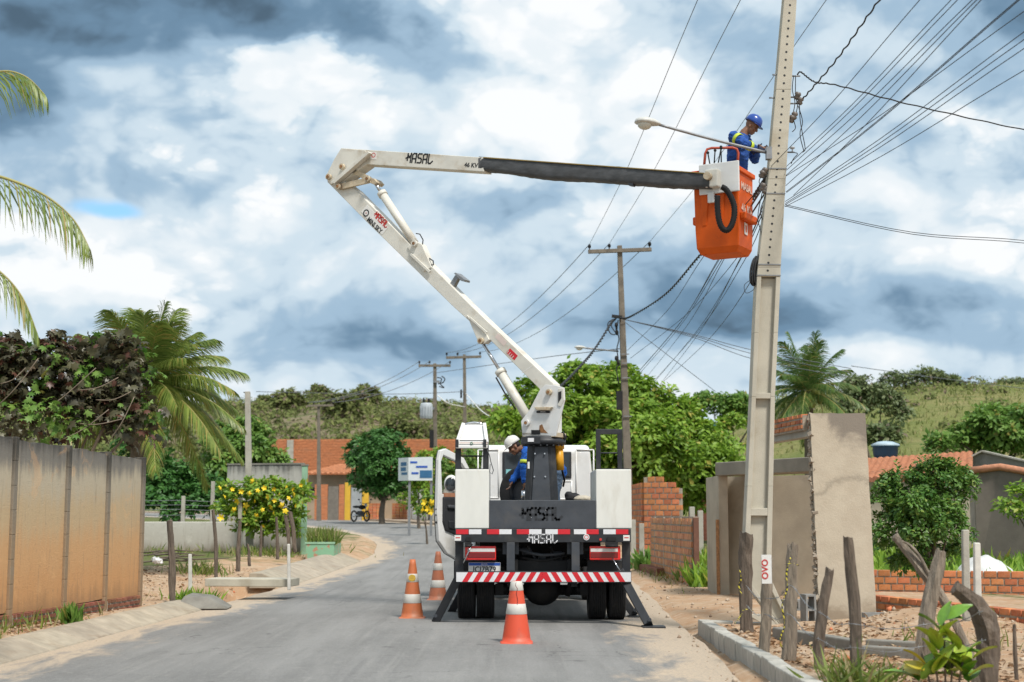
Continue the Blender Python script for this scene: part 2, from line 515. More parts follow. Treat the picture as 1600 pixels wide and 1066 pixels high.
M_WHITE = mat('white_paint', (0.68, 0.68, 0.665), 0.35, 0.05, 3, (0.46, 0.42, 0.35), 0.5, 2.2, 0, coat=0.3)
M_BOXW = mat('white_gelcoat', (0.66, 0.66, 0.615), 0.45, 0.05, 2, (0.46, 0.42, 0.34), 0.45, 1.6, 0.04, 30, stretch=(2.2, 1, .7))
M_BOOMW = mat('boom_paint', (0.63, 0.61, 0.545), 0.42, 0.08, 3, (0.38, 0.30, 0.20), 0.6, 2.6, 0.05, 40)
M_RUSTY = mat('rusty_cream', (0.50, 0.42, 0.30), 0.6, 0.25, 8, (0.25, 0.13, 0.05), 0.8, 5.0, 0.1, 40)
M_RUST = mat('rust', (0.24, 0.12, 0.05), 0.8, 0.4, 20)
M_BLACK = mat('black_steel', (0.022, 0.024, 0.028), 0.5, 0.2, 6, (0.075, 0.07, 0.06), 0.5, 3.0, 0.05, 60)
M_DGREY = mat('grey_steel', (0.05, 0.056, 0.066), 0.5, 0.15, 6, (0.10, 0.09, 0.08), 0.4, 3.0, 0.05, 60)
M_RUBBER = mat('tyre_rubber', (0.018, 0.018, 0.019), 0.85, 0.2, 10, (0.10, 0.085, 0.065), 0.35, 4.0, 0.2, 80)
M_CHASSIS = mat('chassis_black', (0.010, 0.010, 0.011), 0.7, 0.2, 8, (0.035, 0.03, 0.025), 0.4, 4.0)
M_GLASS = mat('cab_glass', (0.02, 0.026, 0.03), 0.08, 0.1, 3, spec=0.7)
M_TRIM = mat('door_trim', (0.024, 0.025, 0.028), 0.6, 0.1, 6)
M_REDREF = mat('red_reflector', (0.55, 0.02, 0.03), 0.3, 0.08, 30, (0.35, 0.03, 0.03), 0.3, 6.0)
M_WHREF = mat('white_reflector', (0.66, 0.66, 0.68), 0.3, 0.06, 30, (0.45, 0.43, 0.4), 0.3, 6.0)
M_STEEL = mat('chrome_rod', (0.55, 0.56, 0.58), 0.2, 0.05, 6, metal=0.9)
M_LAMPR = mat('red_lens', (0.70, 0.02, 0.02), 0.15, 0.05, 40, coat=0.5)
M_LAMPW = mat('clear_lens', (0.62, 0.60, 0.58), 0.15, 0.05, 40, coat=0.5)
M_LAMPD = mat('dark_red_lens', (0.17, 0.008, 0.01), 0.2, 0.1, 40, coat=0.5)
M_ORANGE = mat('orange_fibreglass', (0.62, 0.095, 0.006), 0.55, 0.08, 3, (0.40, 0.06, 0.008), 0.6, 2.5, 0.05, 20, spec=0.25)
M_YELLOW = mat('yellow_motor', (0.70, 0.33, 0.02), 0.4, 0.1, 8)
M_COVER = mat('black_cover', (0.065, 0.068, 0.072), 0.65, 0.3, 4, (0.09, 0.09, 0.09), 0.5, 6.0, 0.45, 7, stretch=(1.0, 1, 2), bdist=0.02)
M_INK = mat('black_ink', (0.02, 0.02, 0.022), 0.6, 0.1)
M_REDINK = mat('red_ink', (0.5, 0.035, 0.03), 0.6, 0.1)
M_STICK = mat('sticker_white', (0.70, 0.69, 0.66), 0.5, 0.05)
M_PALE = mat('pale_sticker', (0.66, 0.55, 0.50), 0.5, 0.08)
M_BLUEINK = mat('blue_ink', (0.02, 0.09, 0.42), 0.5, 0.1)
M_FADED = mat('worn_lettering', (0.028, 0.03, 0.034), 0.4, 0.35, 30)


# ------------------------------------------------------------------ setting: ground, road, hills
ROAD_HALF = 3.66
def centre_x(y): return -1.42 + 0.033 * (y - 18.0)
def left_edge(y): return centre_x(y) - ROAD_HALF
def right_edge(y): return centre_x(y) + ROAD_HALF
def road_path():
    pts = []
    for y in np.concatenate([np.arange(-30, 41, 1.0)]): pts.append((centre_x(y), float(y), math.atan(0.033)))
    x, y, h = pts[-1]
    for i in range(110):
        h -= 1.0 / 84.0
        x += math.sin(h); y += math.cos(h); pts.append((x, y, h))
    return pts
ROAD = road_path()
def lateral(x, y):
    """distance to the right of the road's centre line"""
    if y < 41: return x - centre_x(y)
    h = math.atan(0.033); cx, cy = centre_x(41) - 84 * math.cos(h), 41 + 84 * math.sin(h)
    return math.hypot(x - cx, y - cy) - 84
def ground_z(x, y):
    z = rise(y)
    n = mnoise.noise(Vector((x * 0.8, y * 0.8, 0))) * 0.03 + mnoise.noise(Vector((x * 3.1, y * 3.1, 4))) * 0.012
    lt = lateral(x, y); le, re = left_edge(min(y, 42)), right_edge(min(y, 42))
    if y < 41 or lt < -3.86:
        if lt < -3.86: z += (0.13 * smst(-3.86 - lt, 0, 0.45) + 0.10 * smst(-4.66 - lt, 0, 2.0)) * (1 if y < 41 else smst(-y, -75, -45)) + n * smst(-3.66 - lt, 0.2, 0.8)
        elif lt > 3.46:
            z += n * smst(lt - 3.66, 0.0, 0.6)
            if y < 20: z += 0.12 * smst(x, 2.42, 2.55) * smst(-y, -19.0, -18.3)
            z += 0.10 * smst(x, 4.2, 5.5) * smst(-y, -24, -19)
            z += 0.16 * math.exp(-((x - 5.0) / 0.9) ** 2 - ((y - 17.6) / 1.3) ** 2)
            if 19.5 < y < 40: z += 0.05 * smst(x, 2.9, 3.6)
        if -3.86 < lt < 3.81: z -= 0.05
        # ditch under the slab bridge
        z -= 0.85 * math.exp(-((x - (le - 0.75)) / 0.42) ** 4) * smst(y, 24.2, 25.0) * smst(-y, -30.5, -29.4)
    else:
        z += n * smst(abs(lt), 3.7, 4.5) - 0.06
    return z
def axis(stops):
    """stops: list of (limit, step)"""
    out = [stops[0][0]]
    for lim, st in stops[1:]:
        while out[-1] < lim - 1e-6: out.append(out[-1] + st)
    return np.array(out)
def make_ground():
    xs = axis([(-900, 0), (-200, 70), (-60, 14), (-16, 2.0), (-9, 0.4), (-4, 0.13), (2, 0.5), (9, 0.14), (16, 0.5), (60, 2.2), (200, 14), (900, 70)])
    ys = axis([(-60, 0), (0, 6), (9, 1.0), (31, 0.15), (62, 0.4), (110, 2), (200, 9), (900, 50), (2600, 300)])
    nx, ny = len(xs), len(ys)
    v = np.zeros((ny, nx, 3)); g = np.zeros((ny, nx))
    for j, y in enumerate(ys):
        for i, x in enumerate(xs):
            v[j, i] = (x, y, ground_z(float(x), float(y)))
            gr = 0.0
            if x < left_edge(min(y, 42)): gr = 0.55 * smst(left_edge(min(y, 42)) - x, 1.2, 5.0) + 0.4 * smst(y, 30, 38)
            elif x > 3.2: gr = 0.75 * smst(y, 22, 34) * smst(x, 3.9, 6.0) + 0.35 * smst(x, 6.8, 9.0)
            if y > 60: gr = max(gr, 0.8)
            g[j, i] = min(1, gr)
    idx = np.arange(nx * ny).reshape(ny, nx)
    f = np.stack([idx[:-1, :-1], idx[:-1, 1:], idx[1:, 1:], idx[1:, :-1]], axis=-1).reshape(-1, 4)
    m, t = new_mat('dirt')
    p = t.geo()
    a = t.noise(p, 0.9, 8, 0.62, 0.5); b = t.noise(p, 5.0, 7, 0.6); c = t.noise(p, 28.0, 5, 0.7); d = t.noise(p, 95.0, 3, 0.7)
    col = t.mix(t.step(a, 0.35, 0.65), (0.47, 0.335, 0.22), (0.44, 0.27, 0.155))
    col = t.mix(t.math('MULTIPLY', t.step(b, 0.48, 0.68), 0.75), col, (0.56, 0.44, 0.32))
    col = t.mix(t.math('MULTIPLY', t.step(c, 0.55, 0.72), 0.6), col, (0.24, 0.165, 0.11))
    col = t.mix(t.math('MULTIPLY', t.step(d, 0.56, 0.7), 0.5), col, (0.48, 0.41, 0.34))
    gm = t.step(t.math('ADD', t.attr('green'), t.math('MULTIPLY', t.math('SUBTRACT', t.noise(p, 1.3, 7, 0.65), 0.5), 1.6)), 0.35, 0.75)
    grc = t.mix(t.noise(p, 7, 6), (0.07, 0.10, 0.025), (0.16, 0.16, 0.06))
    col = t.mix(gm, col, grc)
    h = t.math('ADD', t.math('MULTIPLY', c, 0.6), t.math('MULTIPLY', d, 0.5))
    t.out(col, 0.95, 0, h, 0.9, 0.03, 0.2)
    put('ground', np_mesh('ground', v.reshape(-1, 3), f, m, smooth=True, attrs={'green': g.ravel()}))['kind'] = 'structure'
make_ground()

def make_road():
    lat = np.array([-3.66, -3.3, -2.9, -2.2, -1.4, -0.5, 0.5, 1.4, 2.2, 2.7, 3.1, 3.4, 3.66])
    v, e, u = [], [], []
    for (x, y, h) in ROAD:
        for l in lat:
            px, py = x + l * math.cos(h), y - l * math.sin(h)
            wob = 0.0 if abs(l) < 3.5 else 0.10 * mnoise.noise(Vector((l, py * 0.7, 3.3)))
            px += wob
            v.append((px, py, rise(py) + 0.004 * (1 - (l / 3.66) ** 2) * 8))
            e.append(3.66 - abs(l) if l < 0 else 10 + 3.66 - l); u.append(l)
    n = len(lat); idx = np.arange(len(v)).reshape(-1, n)
    f = np.stack([idx[:-1, :-1], idx[:-1, 1:], idx[1:, 1:], idx[1:, :-1]], axis=-1).reshape(-1, 4)
    m, t = new_mat('asphalt')
    p = t.geo()
    mp = t.n('ShaderNodeMapping'); mp.inputs['Scale'].default_value = (1.6, 0.16, 1.0); t.l(p, mp.inputs['Vector'])
    streak = t.noise(mp.outputs[0], 1.2, 6, 0.6, 0.2)
    mott = t.noise(p, 0.35, 5, 0.55); fine = t.noise(p, 120.0, 3, 0.7); mid = t.noise(p, 9.0, 6, 0.6)
    col = t.mix(t.step(t.math('ADD', t.math('MULTIPLY', streak, 0.6), t.math('MULTIPLY', mott, 0.4)), 0.34, 0.66), (0.165, 0.162, 0.155), (0.245, 0.24, 0.23))
    mp3 = t.n('ShaderNodeMapping'); mp3.inputs['Scale'].default_value = (9.0, 0.25, 1.0); t.l(p, mp3.inputs['Vector'])
    col = t.mix(t.math('MULTIPLY', t.step(t.noise(mp3.outputs[0], 1.0, 7, 0.65, 0.3), 0.52, 0.72), 0.32), col, (0.30, 0.29, 0.27))
    mp4 = t.n('ShaderNodeMapping'); mp4.inputs['Scale'].default_value = (5.0, 0.12, 1.0); mp4.inputs['Location'].default_value = (3.0, 7.0, 0); t.l(p, mp4.inputs['Vector'])
    col = t.mix(t.math('MULTIPLY', t.step(t.noise(mp4.outputs[0], 1.0, 6, 0.6, 0.3), 0.55, 0.70), 0.35), col, (0.12, 0.12, 0.12))
    col = t.mix(t.math('MULTIPLY', t.step(mid, 0.52, 0.72), 0.35), col, (0.30, 0.29, 0.27))
    agg = t.noise(p, 45.0, 4, 0.75)
    col = t.mix(t.math('MULTIPLY', t.step(agg, 0.54, 0.66), 0.45), col, (0.10, 0.10, 0.10)); col = t.mix(t.math('MULTIPLY', t.step(agg, 0.46, 0.36), 0.35), col, (0.36, 0.35, 0.33))
    # oil drips and a few hairline cracks
    col = t.mix(t.math('MULTIPLY', t.step(t.noise(p, 1.9, 3, 0.5, 1.0), 0.68, 0.74), 0.5), col, (0.07, 0.07, 0.07))
    vo = t.n('ShaderNodeTexVoronoi', feature='DISTANCE_TO_EDGE'); vo.inputs['Scale'].default_value = 0.42
    wv_ = t.n('ShaderNodeVectorMath', operation='MULTIPLY_ADD'); nz_ = t.n('ShaderNodeTexNoise'); nz_.inputs['Scale'].default_value = 2.5; nz_.inputs['Detail'].default_value = 6; t.l(p, nz_.inputs['Vector'])
    t.l(nz_.outputs['Color'], wv_.inputs[0]); wv_.inputs[1].default_value = (.7, .7, 0); t.l(p, wv_.inputs[2]); t.l(wv_.outputs[0], vo.inputs['Vector'])
    crack = t.math('MULTIPLY', t.step(vo.outputs['Distance'], 0.006, 0.0), t.step(t.noise(p, 0.5, 4), 0.50, 0.60))
    col = t.mix(t.math('MULTIPLY', crack, 0.6), col, (0.06, 0.06, 0.06))
    # wind-blown sand along both edges
    lat_a = t.attr('lat')
    edge = t.math('SUBTRACT', 3.66, t.math('ABSOLUTE', lat_a))
    mp2 = t.n('ShaderNodeMapping'); mp2.inputs['Scale'].default_value = (1.0, 0.35, 1.0); t.l(p, mp2.inputs['Vector'])
    sn = t.math('MULTIPLY', t.math('SUBTRACT', t.noise(mp2.outputs[0], 1.9, 8, 0.66, 0.6), 0.5), 2.6)
    right_more = t.step(lat_a, -1.0, 3.0)
    sand = t.step(t.math('SUBTRACT', t.math('ADD', t.math('MULTIPLY', right_more, 0.16), t.math('ADD', sn, 0.62)), edge), -0.25, 0.35)
    sand = t.math('MULTIPLY', sand, t.math('ADD', t.math('MULTIPLY', t.step(t.noise(p, 30, 5, 0.7), 0.35, 0.6), 0.45), 0.5))
    col = t.mix(sand, col, (0.50, 0.395, 0.285))
    t.out(col, 0.9, 0, t.math('ADD', fine, t.math('MULTIPLY', mid, 0.5)), 0.5, 0.012, 0.3)
    put('road', np_mesh('road', np.array(v), f, m, smooth=True, attrs={'lat': np.array(u)}))['kind'] = 'structure'
make_road()

# concrete materials used by kerbs and walls
M_KERB = mat('kerb_concrete', (0.40, 0.385, 0.34), 0.9, 0.2, 5, (0.22, 0.19, 0.15), 0.7, 3.0, 0.5, 60, rand=0.12)
M_GUTTER = mat('gutter_concrete', (0.35, 0.30, 0.23), 0.9, 0.2, 4, (0.24, 0.18, 0.12), 0.7, 2.0, 0.4, 50, rand=0.08)

def make_gutter():
    g = thing('gutter', None, None); g['kind'] = 'structure'
    g.location = (left_edge(18), 18, 0)
    def seg(y0, y1, wide, hi, skew0=0.0, skew1=0.0):
        b = MB()
        def pr(y, sk):
            x = left_edge(y) + 0.08; z = rise(y)
            w = wide + sk
            return [(x, y, z - 0.05), (x, y, z + 0.012), (x - w * 0.8, y, z + hi), (x - w, y, z + hi + 0.01), (x - w - 0.12, y, z + hi), (x - w - 0.12, y, z - 0.05)]
        a, c = pr(y0, skew0), pr(y1, skew1); n = len(a)
        b.add(a + c, [tuple(range(n)), tuple(reversed(range(n, 2 * n)))] + [((i + 1) % n, i, n + i, n + (i + 1) % n) for i in range(n)])
        b.build('gutter_slab', M_GUTTER, g, bevel=0.012, segs=1)
    y = 9.0
    while y < 22.0:
        seg(y, y + 1.14, 0.42, 0.14); y += 1.155
    y = 30.0
    while y < 40.5:
        seg(y, y + 1.5, 0.75, 0.26, 0.0, 0.0); y += 1.515
make_gutter()

def make_kerb():
    k = thing('kerb', None, None); k['kind'] = 'structure'
    k.location = (2.4, 14, 0)
    b = MB().box((0, 0, 0), (0.15, 0.388, 0.30)); blk = b.mesh('kerb_block', M_KERB)
    y = 6.2
    while y < 18.3:
        o = link('kerb_block', blk, k, (2.395 + 0.006 * (y - 12) + random.uniform(-0.008, 0.008), y, 0.025 + random.uniform(-0.008, 0.008)), (random.uniform(-.02, .02), random.uniform(-.02, .02), -0.006 + random.uniform(-.02, .02)))
        md = o.modifiers.new('bevel', 'BEVEL'); md.width = 0.014; md.segments = 2
        y += 0.40
    for i in range(3):      # the return into the yard
        o = link('kerb_block', blk, k, (2.62 + 0.40 * i, 18.42 - 0.05 * i, 0.0 - 0.015 * i), (0.02, 0, PI / 2 - 0.12))
        md = o.modifiers.new('bevel', 'BEVEL'); md.width = 0.014; md.segments = 2
make_kerb()

def sky_profile(pts):
    def f(u):
        if u <= pts[0][0]: return pts[0][1]
        for (a, b), (c, d) in zip(pts, pts[1:]):
            if u <= c: return b + (d - b) * smst(u, a, c)
        return pts[-1][1]
    return f
def hill(name, prof, y0, y1, yb, m, u0, u1, nu=220, nt=60, seed=0.0, base=None):
    """prof: tangent of the skyline's elevation against u = x / y"""
    us = np.linspace(u0, u1, nu); ts = np.linspace(0, 1.5, nt)
    v = np.zeros((nt, nu, 3))
    for j, tt in enumerate(ts):
        for i, u in enumerate(us):
            y = y0 + (y1 - y0) * tt if tt <= 1 else y1 + (yb - y1) * (tt - 1) / 0.5
            zs = EYE + prof(u) * y1
            zb = rise(y) - 0.4
            k = math.sin(min(tt, 1.0) * PI / 2) ** 1.15
            if tt > 1: k = 1 - 0.9 * smst(tt, 1.0, 1.5)
            z = zb + (zs - zb) * k
            x = u * y
            n = mnoise.noise(Vector((x * 0.02 + seed, y * 0.02, seed))) * 0.10 + mnoise.noise(Vector((x * 0.07, y * 0.07, seed))) * 0.04
            z += (zs - zb) * n * min(1, tt * 3)
            v[j, i] = (x, y, z)
    idx = np.arange(nu * nt).reshape(nt, nu)
    f = np.stack([idx[:-1, :-1], idx[:-1, 1:], idx[1:, 1:], idx[1:, :-1]], axis=-1).reshape(-1, 4)
    put(name, np_mesh(name, v.reshape(-1, 3), f, m, smooth=True))['kind'] = 'structure'
    def sample(u, tt):
        j = min(nt - 2, int(tt / 1.5 * (nt - 1))); i = min(nu - 2, max(0, int((u - u0) / (u1 - u0) * (nu - 1))))
        return v[j, i]
    return sample
def prof_px(pts):
    return sky_profile([(ray(x, y).x / ray(x, y).y, ray(x, y).z / ray(x, y).y) for x, y in pts])
def hill_mat(name, c1, c2, c3, sc):
    m, t = new_mat(name); p = t.geo()
    a = t.noise(p, sc, 8, 0.62, 0.5); b = t.noise(p, sc * 6, 7, 0.65)
    col = t.mix(t.step(a, 0.38, 0.62), c1, c2); col = t.mix(t.step(b, 0.45, 0.68), col, c3)
    t.out(col, 0.95, 0, b, 1.0, 0.6, 0.1); return m
HILL_FAR = hill('hill', prof_px([(-700, 640), (200, 646), (380, 647), (450, 649), (500, 643), (560, 645), (640, 651), (700, 654), (760, 657), (830, 652), (960, 665), (1150, 690), (1700, 700)]),
                150, 330, 520, hill_mat('dry_hill', (0.14, 0.16, 0.06), (0.19, 0.155, 0.10), (0.11, 0.14, 0.05), 0.03), -0.75, 0.45, seed=1.7)
HILL_NEAR = hill('hill', prof_px([(900, 820), (1000, 760), (1090, 676), (1180, 650), (1300, 630), (1380, 618), (1480, 612), (1600, 610), (2100, 600)]),
                 62, 150, 260, hill_mat('grass_hill', (0.165, 0.18, 0.06), (0.22, 0.20, 0.085), (0.12, 0.145, 0.045), 0.09), 0.04, 0.95, nu=280, nt=90, seed=5.1)

# ------------------------------------------------------------------ walls, houses, poles
def z_mat(name, stops, rough=0.9, streak=1.0, fine=50, bumpd=0.012, spots=None, rand=0.0, z0=0.0):
    """plaster weathered by height: stops = [(z, colour)...] blurred by running streaks"""
    m, t = new_mat(name); p = t.geo(); s = t.sep(p)
    mp = t.n('ShaderNodeMapping'); mp.inputs['Scale'].default_value = (7.0, 7.0, 0.55); t.l(p, mp.inputs['Vector'])
    n = t.noise(mp.outputs[0], 1.0, 7, 0.65); n2 = t.noise(p, 1.1, 6, 0.6)
    z = t.math('ADD', t.math('SUBTRACT', s[2], z0), t.math('MULTIPLY', t.math('SUBTRACT', t.math('ADD', t.math('MULTIPLY', n, 0.7), t.math('MULTIPLY', n2, 0.3)), 0.5), streak))
    c = stops[0][1]
    for (za, ca), (zb, cb) in zip(stops, stops[1:]): c = t.mix(t.step(z, za, zb), c, cb)
    sp = t.noise(p, 14, 6, 0.7)
    c = t.mix(t.math('MULTIPLY', t.step(sp, 0.55, 0.75), 0.35), c, spots or (0.2, 0.16, 0.12))
    mp2 = t.n('ShaderNodeMapping'); mp2.inputs['Scale'].default_value = (16.0, 16.0, 0.9); t.l(p, mp2.inputs['Vector'])
    drip = t.noise(mp2.outputs[0], 1.0, 5, 0.7)
    c = t.mix(t.math('MULTIPLY', t.step(drip, 0.56, 0.70), 0.40), c, spots or (0.2, 0.16, 0.12))
    c = t.mix(t.math('MULTIPLY', t.step(t.noise(p, 2.3, 8, 0.68, 0.8), 0.56, 0.66), 0.30), c, tuple(min(1, q * 1.25) for q in stops[min(2, len(stops) - 1)][1]))
    h = t.math('ADD', t.noise(p, fine, 4, 0.7), t.math('MULTIPLY', sp, 0.7))
    t.out(c, rough, 0, h, 0.6, bumpd, 0.2); return m
M_PLASTER = mat('grey_render', (0.41, 0.35, 0.265), 0.92, 0.12, 2.0, (0.26, 0.22, 0.17), 0.6, 1.2, 0.35, 35)
M_BRICK = mat('hollow_brick', (0.48, 0.17, 0.07), 0.9, 0.2, 12, (0.36, 0.21, 0.13), 0.5, 6, 0.5, 60, rand=0.22)
M_BRICKDK = mat('old_brick', (0.23, 0.085, 0.05), 0.9, 0.25, 12, (0.20, 0.14, 0.10), 0.5, 6, 0.5, 60, rand=0.25)
M_MORTAR = mat('mortar', (0.33, 0.28, 0.22), 0.95, 0.2, 8, (0.22, 0.18, 0.14), 0.6, 3, 0.6, 50)
M_CONC = mat('cast_concrete', (0.37, 0.35, 0.30), 0.9, 0.15, 3, (0.25, 0.22, 0.17), 0.6, 2, 0.4, 50)
M_CONCD = mat('dark_concrete', (0.20, 0.19, 0.165), 0.92, 0.2, 4, (0.12, 0.11, 0.09), 0.6, 2, 0.4, 50)
M_POLE = mat('pole_concrete', (0.445, 0.415, 0.34), 0.88, 0.1, 2.5, (0.30, 0.25, 0.17), 0.6, 1.4, 0.35, 70)
M_OLDPOLE = mat('weathered_pole', (0.17, 0.145, 0.115), 0.9, 0.2, 5, (0.09, 0.075, 0.06), 0.6, 2, 0.4, 60)
M_WOOD = mat('grey_wood', (0.235, 0.195, 0.15), 0.92, 0.35, 6, (0.06, 0.045, 0.035), 0.8, 3, 0.9, 14, stretch=(5, 5, 0.7), bdist=0.02)
M_WOODD = mat('dark_wood', (0.135, 0.105, 0.08), 0.92, 0.35, 6, (0.03, 0.022, 0.018), 0.8, 3, 0.9, 14, stretch=(5, 5, 0.7), bdist=0.02)
M_WIRE = mat('cable_black', (0.02, 0.021, 0.023), 0.6, 0.1)
M_WIREG = mat('cable_grey', (0.11, 0.12, 0.13), 0.5, 0.1)
M_IRON = mat('galvanised', (0.26, 0.27, 0.28), 0.45, 0.15, 10, (0.18, 0.12, 0.08), 0.4, 6, metal=0.5)
M_TILE = mat('roof_tile', (0.46, 0.205, 0.115), 0.85, 0.25, 9, (0.24, 0.13, 0.09), 0.6, 2.5, 0.3, 30)
M_WHITEWASH = z_mat('whitewash', [(0.3, (0.20, 0.155, 0.11)), (0.75, (0.44, 0.41, 0.36)), (1.3, (0.50, 0.48, 0.43)), (3.2, (0.30, 0.29, 0.26))], streak=0.7)
BRICK_CACHE = {}
def brick_mesh(l, h, w, m):
    k = (round(l, 3), h, w, m.name)
    if k not in BRICK_CACHE:
        b = MB(); e = .008
        b.hexa([V(-l / 2 + e, -w / 2 - .0, -h / 2 + e), V(l / 2 - e, -w / 2, -h / 2 + e), V(l / 2, w / 2, -h / 2), V(-l / 2, w / 2, -h / 2),
                V(-l / 2 + e, -w / 2, h / 2 - e), V(l / 2 - e, -w / 2, h / 2 - e), V(l / 2, w / 2, h / 2), V(-l / 2, w / 2, h / 2)])
        BRICK_CACHE[k] = b.mesh('brick', m)
    return BRICK_CACHE[k]
def lay_bricks(parent, p0, p1, z0, courses, l=.24, h=.125, w=.11, m=None, joint=.014, keep=None, core=True, name='brick', ztop=None):
    """running bond on the face seen from the road; the bricks stand proud of a mortar core"""
    m = m or M_BRICK
    p0, p1 = V(p0[0], p0[1], 0), V(p1[0], p1[1], 0); d = p1 - p0; L_ = d.length; d.normalize(); a = math.atan2(d.y, d.x)
    n = V(d.y, -d.x, 0)
    for r in range(courses):
        off = 0 if r % 2 == 0 else l / 2; x = -off
        while x < L_ - .03:
            xa, xb = max(0, x), min(L_, x + l - joint)
            if xb - xa > .05 and (keep is None or keep((xa + xb) / 2 / L_, r)):
                c = p0 + d * ((xa + xb) / 2) + V(0, 0, z0 + (r + .5) * (h + joint)) + n * random.uniform(-.003, .006)
                link(name, brick_mesh(round((xb - xa) / .02) * .02, h, w, m), parent, c, (random.uniform(-.015, .015), 0, a + random.uniform(-.012, .012)))
            x += l
    if core:
        b = MB(); zt = z0 + courses * (h + joint)
        if keep is None:
            c = (p0 + p1) / 2 - n * .014; b.box((c.x, c.y, (z0 + zt) / 2 - .02), (L_ - .012, w - .002, zt - z0 - .012), (0, 0, a))
        else:
            N_ = int(L_ / l)
            for i in range(N_):
                rows = [r for r in range(courses) if keep((i + .5) / N_, r)]
                if not rows: continue
                zz = z0 + (max(rows) + 1) * (h + joint) - .02
                c = p0 + d * (L_ * (i + .5) / N_) - n * .014; b.box((c.x, c.y, (z0 + zz) / 2), (L_ / N_ - (.01 if i in (0, N_ - 1) else 0), w - .002, zz - z0), (0, 0, a))
        o = b.build('mortar', M_MORTAR, parent)
        if keep is not None: o['kind'] = 'stuff'
def slab(b, p0, p1, z0, z1, th, shift=0.0):
    p0, p1 = V(p0[0], p0[1], 0), V(p1[0], p1[1], 0); d = (p1 - p0); a = math.atan2(d.y, d.x); n = V(d.y, -d.x, 0).normalized()
    c = (p0 + p1) / 2 - n * (th / 2 + shift); return b.box((c.x, c.y, (z0 + z1) / 2), (d.length, th, z1 - z0), (0, 0, a))

# --- left: tall plastered boundary wall
def boundary_wall():
    q0, q1 = at(0, 800, 17.2), at(222, 800, 21.7)
    d = (V(q1.x, q1.y, 0) - V(q0.x, q0.y, 0)).normalized(); n = V(d.y, -d.x, 0)
    far = V(q1.x, q1.y, 0)
    def w(s): return far - d * s
    zt0, zt1 = at(222, 716, 21.7).z, at(0, 681, 17.2).z; Ltot = (far - V(q0.x, q0.y, 0)).length
    def ztop(s): return zt0 + (zt1 - zt0) * s / Ltot
    o = thing('boundary_wall', 'tall rendered boundary wall stained black above and orange below, beside the road', 'wall', (far.x, far.y, .15))
    m_pan = z_mat('stained_render', [(0.25, (0.40, 0.225, 0.11)), (0.55, (0.54, 0.295, 0.135)), (1.0, (0.55, 0.325, 0.16)), (1.5, (0.49, 0.365, 0.22)), (1.95, (0.46, 0.395, 0.29)), (2.22, (0.20, 0.185, 0.16)), (2.5, (0.075, 0.072, 0.066))], streak=0.85)
    m_pil = z_mat('stained_pilaster', [(0.2, (0.30, 0.20, 0.12)), (1.0, (0.27, 0.20, 0.13)), (1.8, (0.22, 0.19, 0.15)), (2.35, (0.06, 0.057, 0.05))], streak=0.6)
    ss = [0.02, 1.34, 2.68, 4.22, 5.56, 6.9, 8.24]
    for i, (a, b_) in enumerate(zip(ss, ss[1:])):
        k = 14; pts = []
        for j in range(k + 1):
            s = a + .055 + (b_ - a - .11) * j / k; pts.append((s, ztop(s) - .02 + .03 * mnoise.noise(V(s * 2.5, 0, 1)) + .014 * mnoise.noise(V(s * 11, 0, 1))))
        poly_ = [w(a + .055) + V(0, 0, .29), w(b_ - .055) + V(0, 0, .29)] + [w(s) + V(0, 0, z) for s, z in reversed(pts)]
        poly_[0].z += .02 * (i % 2); MB().prism(poly_, -n * .12).build('wall_panel', m_pan, o)
        lay_bricks(o, w(b_ - .06), w(a + .06), .03, 4, .20, .055, .10, M_BRICKDK, .012)
    for i, s in enumerate(ss):
        z = ztop(s) + .01; bb = MB()
        pts = [w(s - .05), w(s + .05)]
        prev = None
        for j in range(9):
            zz = .05 + (z - .05) * j / 8; wd = .052 + .008 * mnoise.noise(V(s, zz * 3, 2))
            cur = [w(s - wd) + n * .035, w(s + wd) + n * .035, w(s + wd) - n * .13, w(s - wd) - n * .13]; cur = [V(p.x, p.y, zz) for p in cur]
            if prev: bb.hexa(prev + cur)
            prev = cur
        bb.build('pilaster', m_pil, o, bevel=.008)
    return o
boundary_wall()

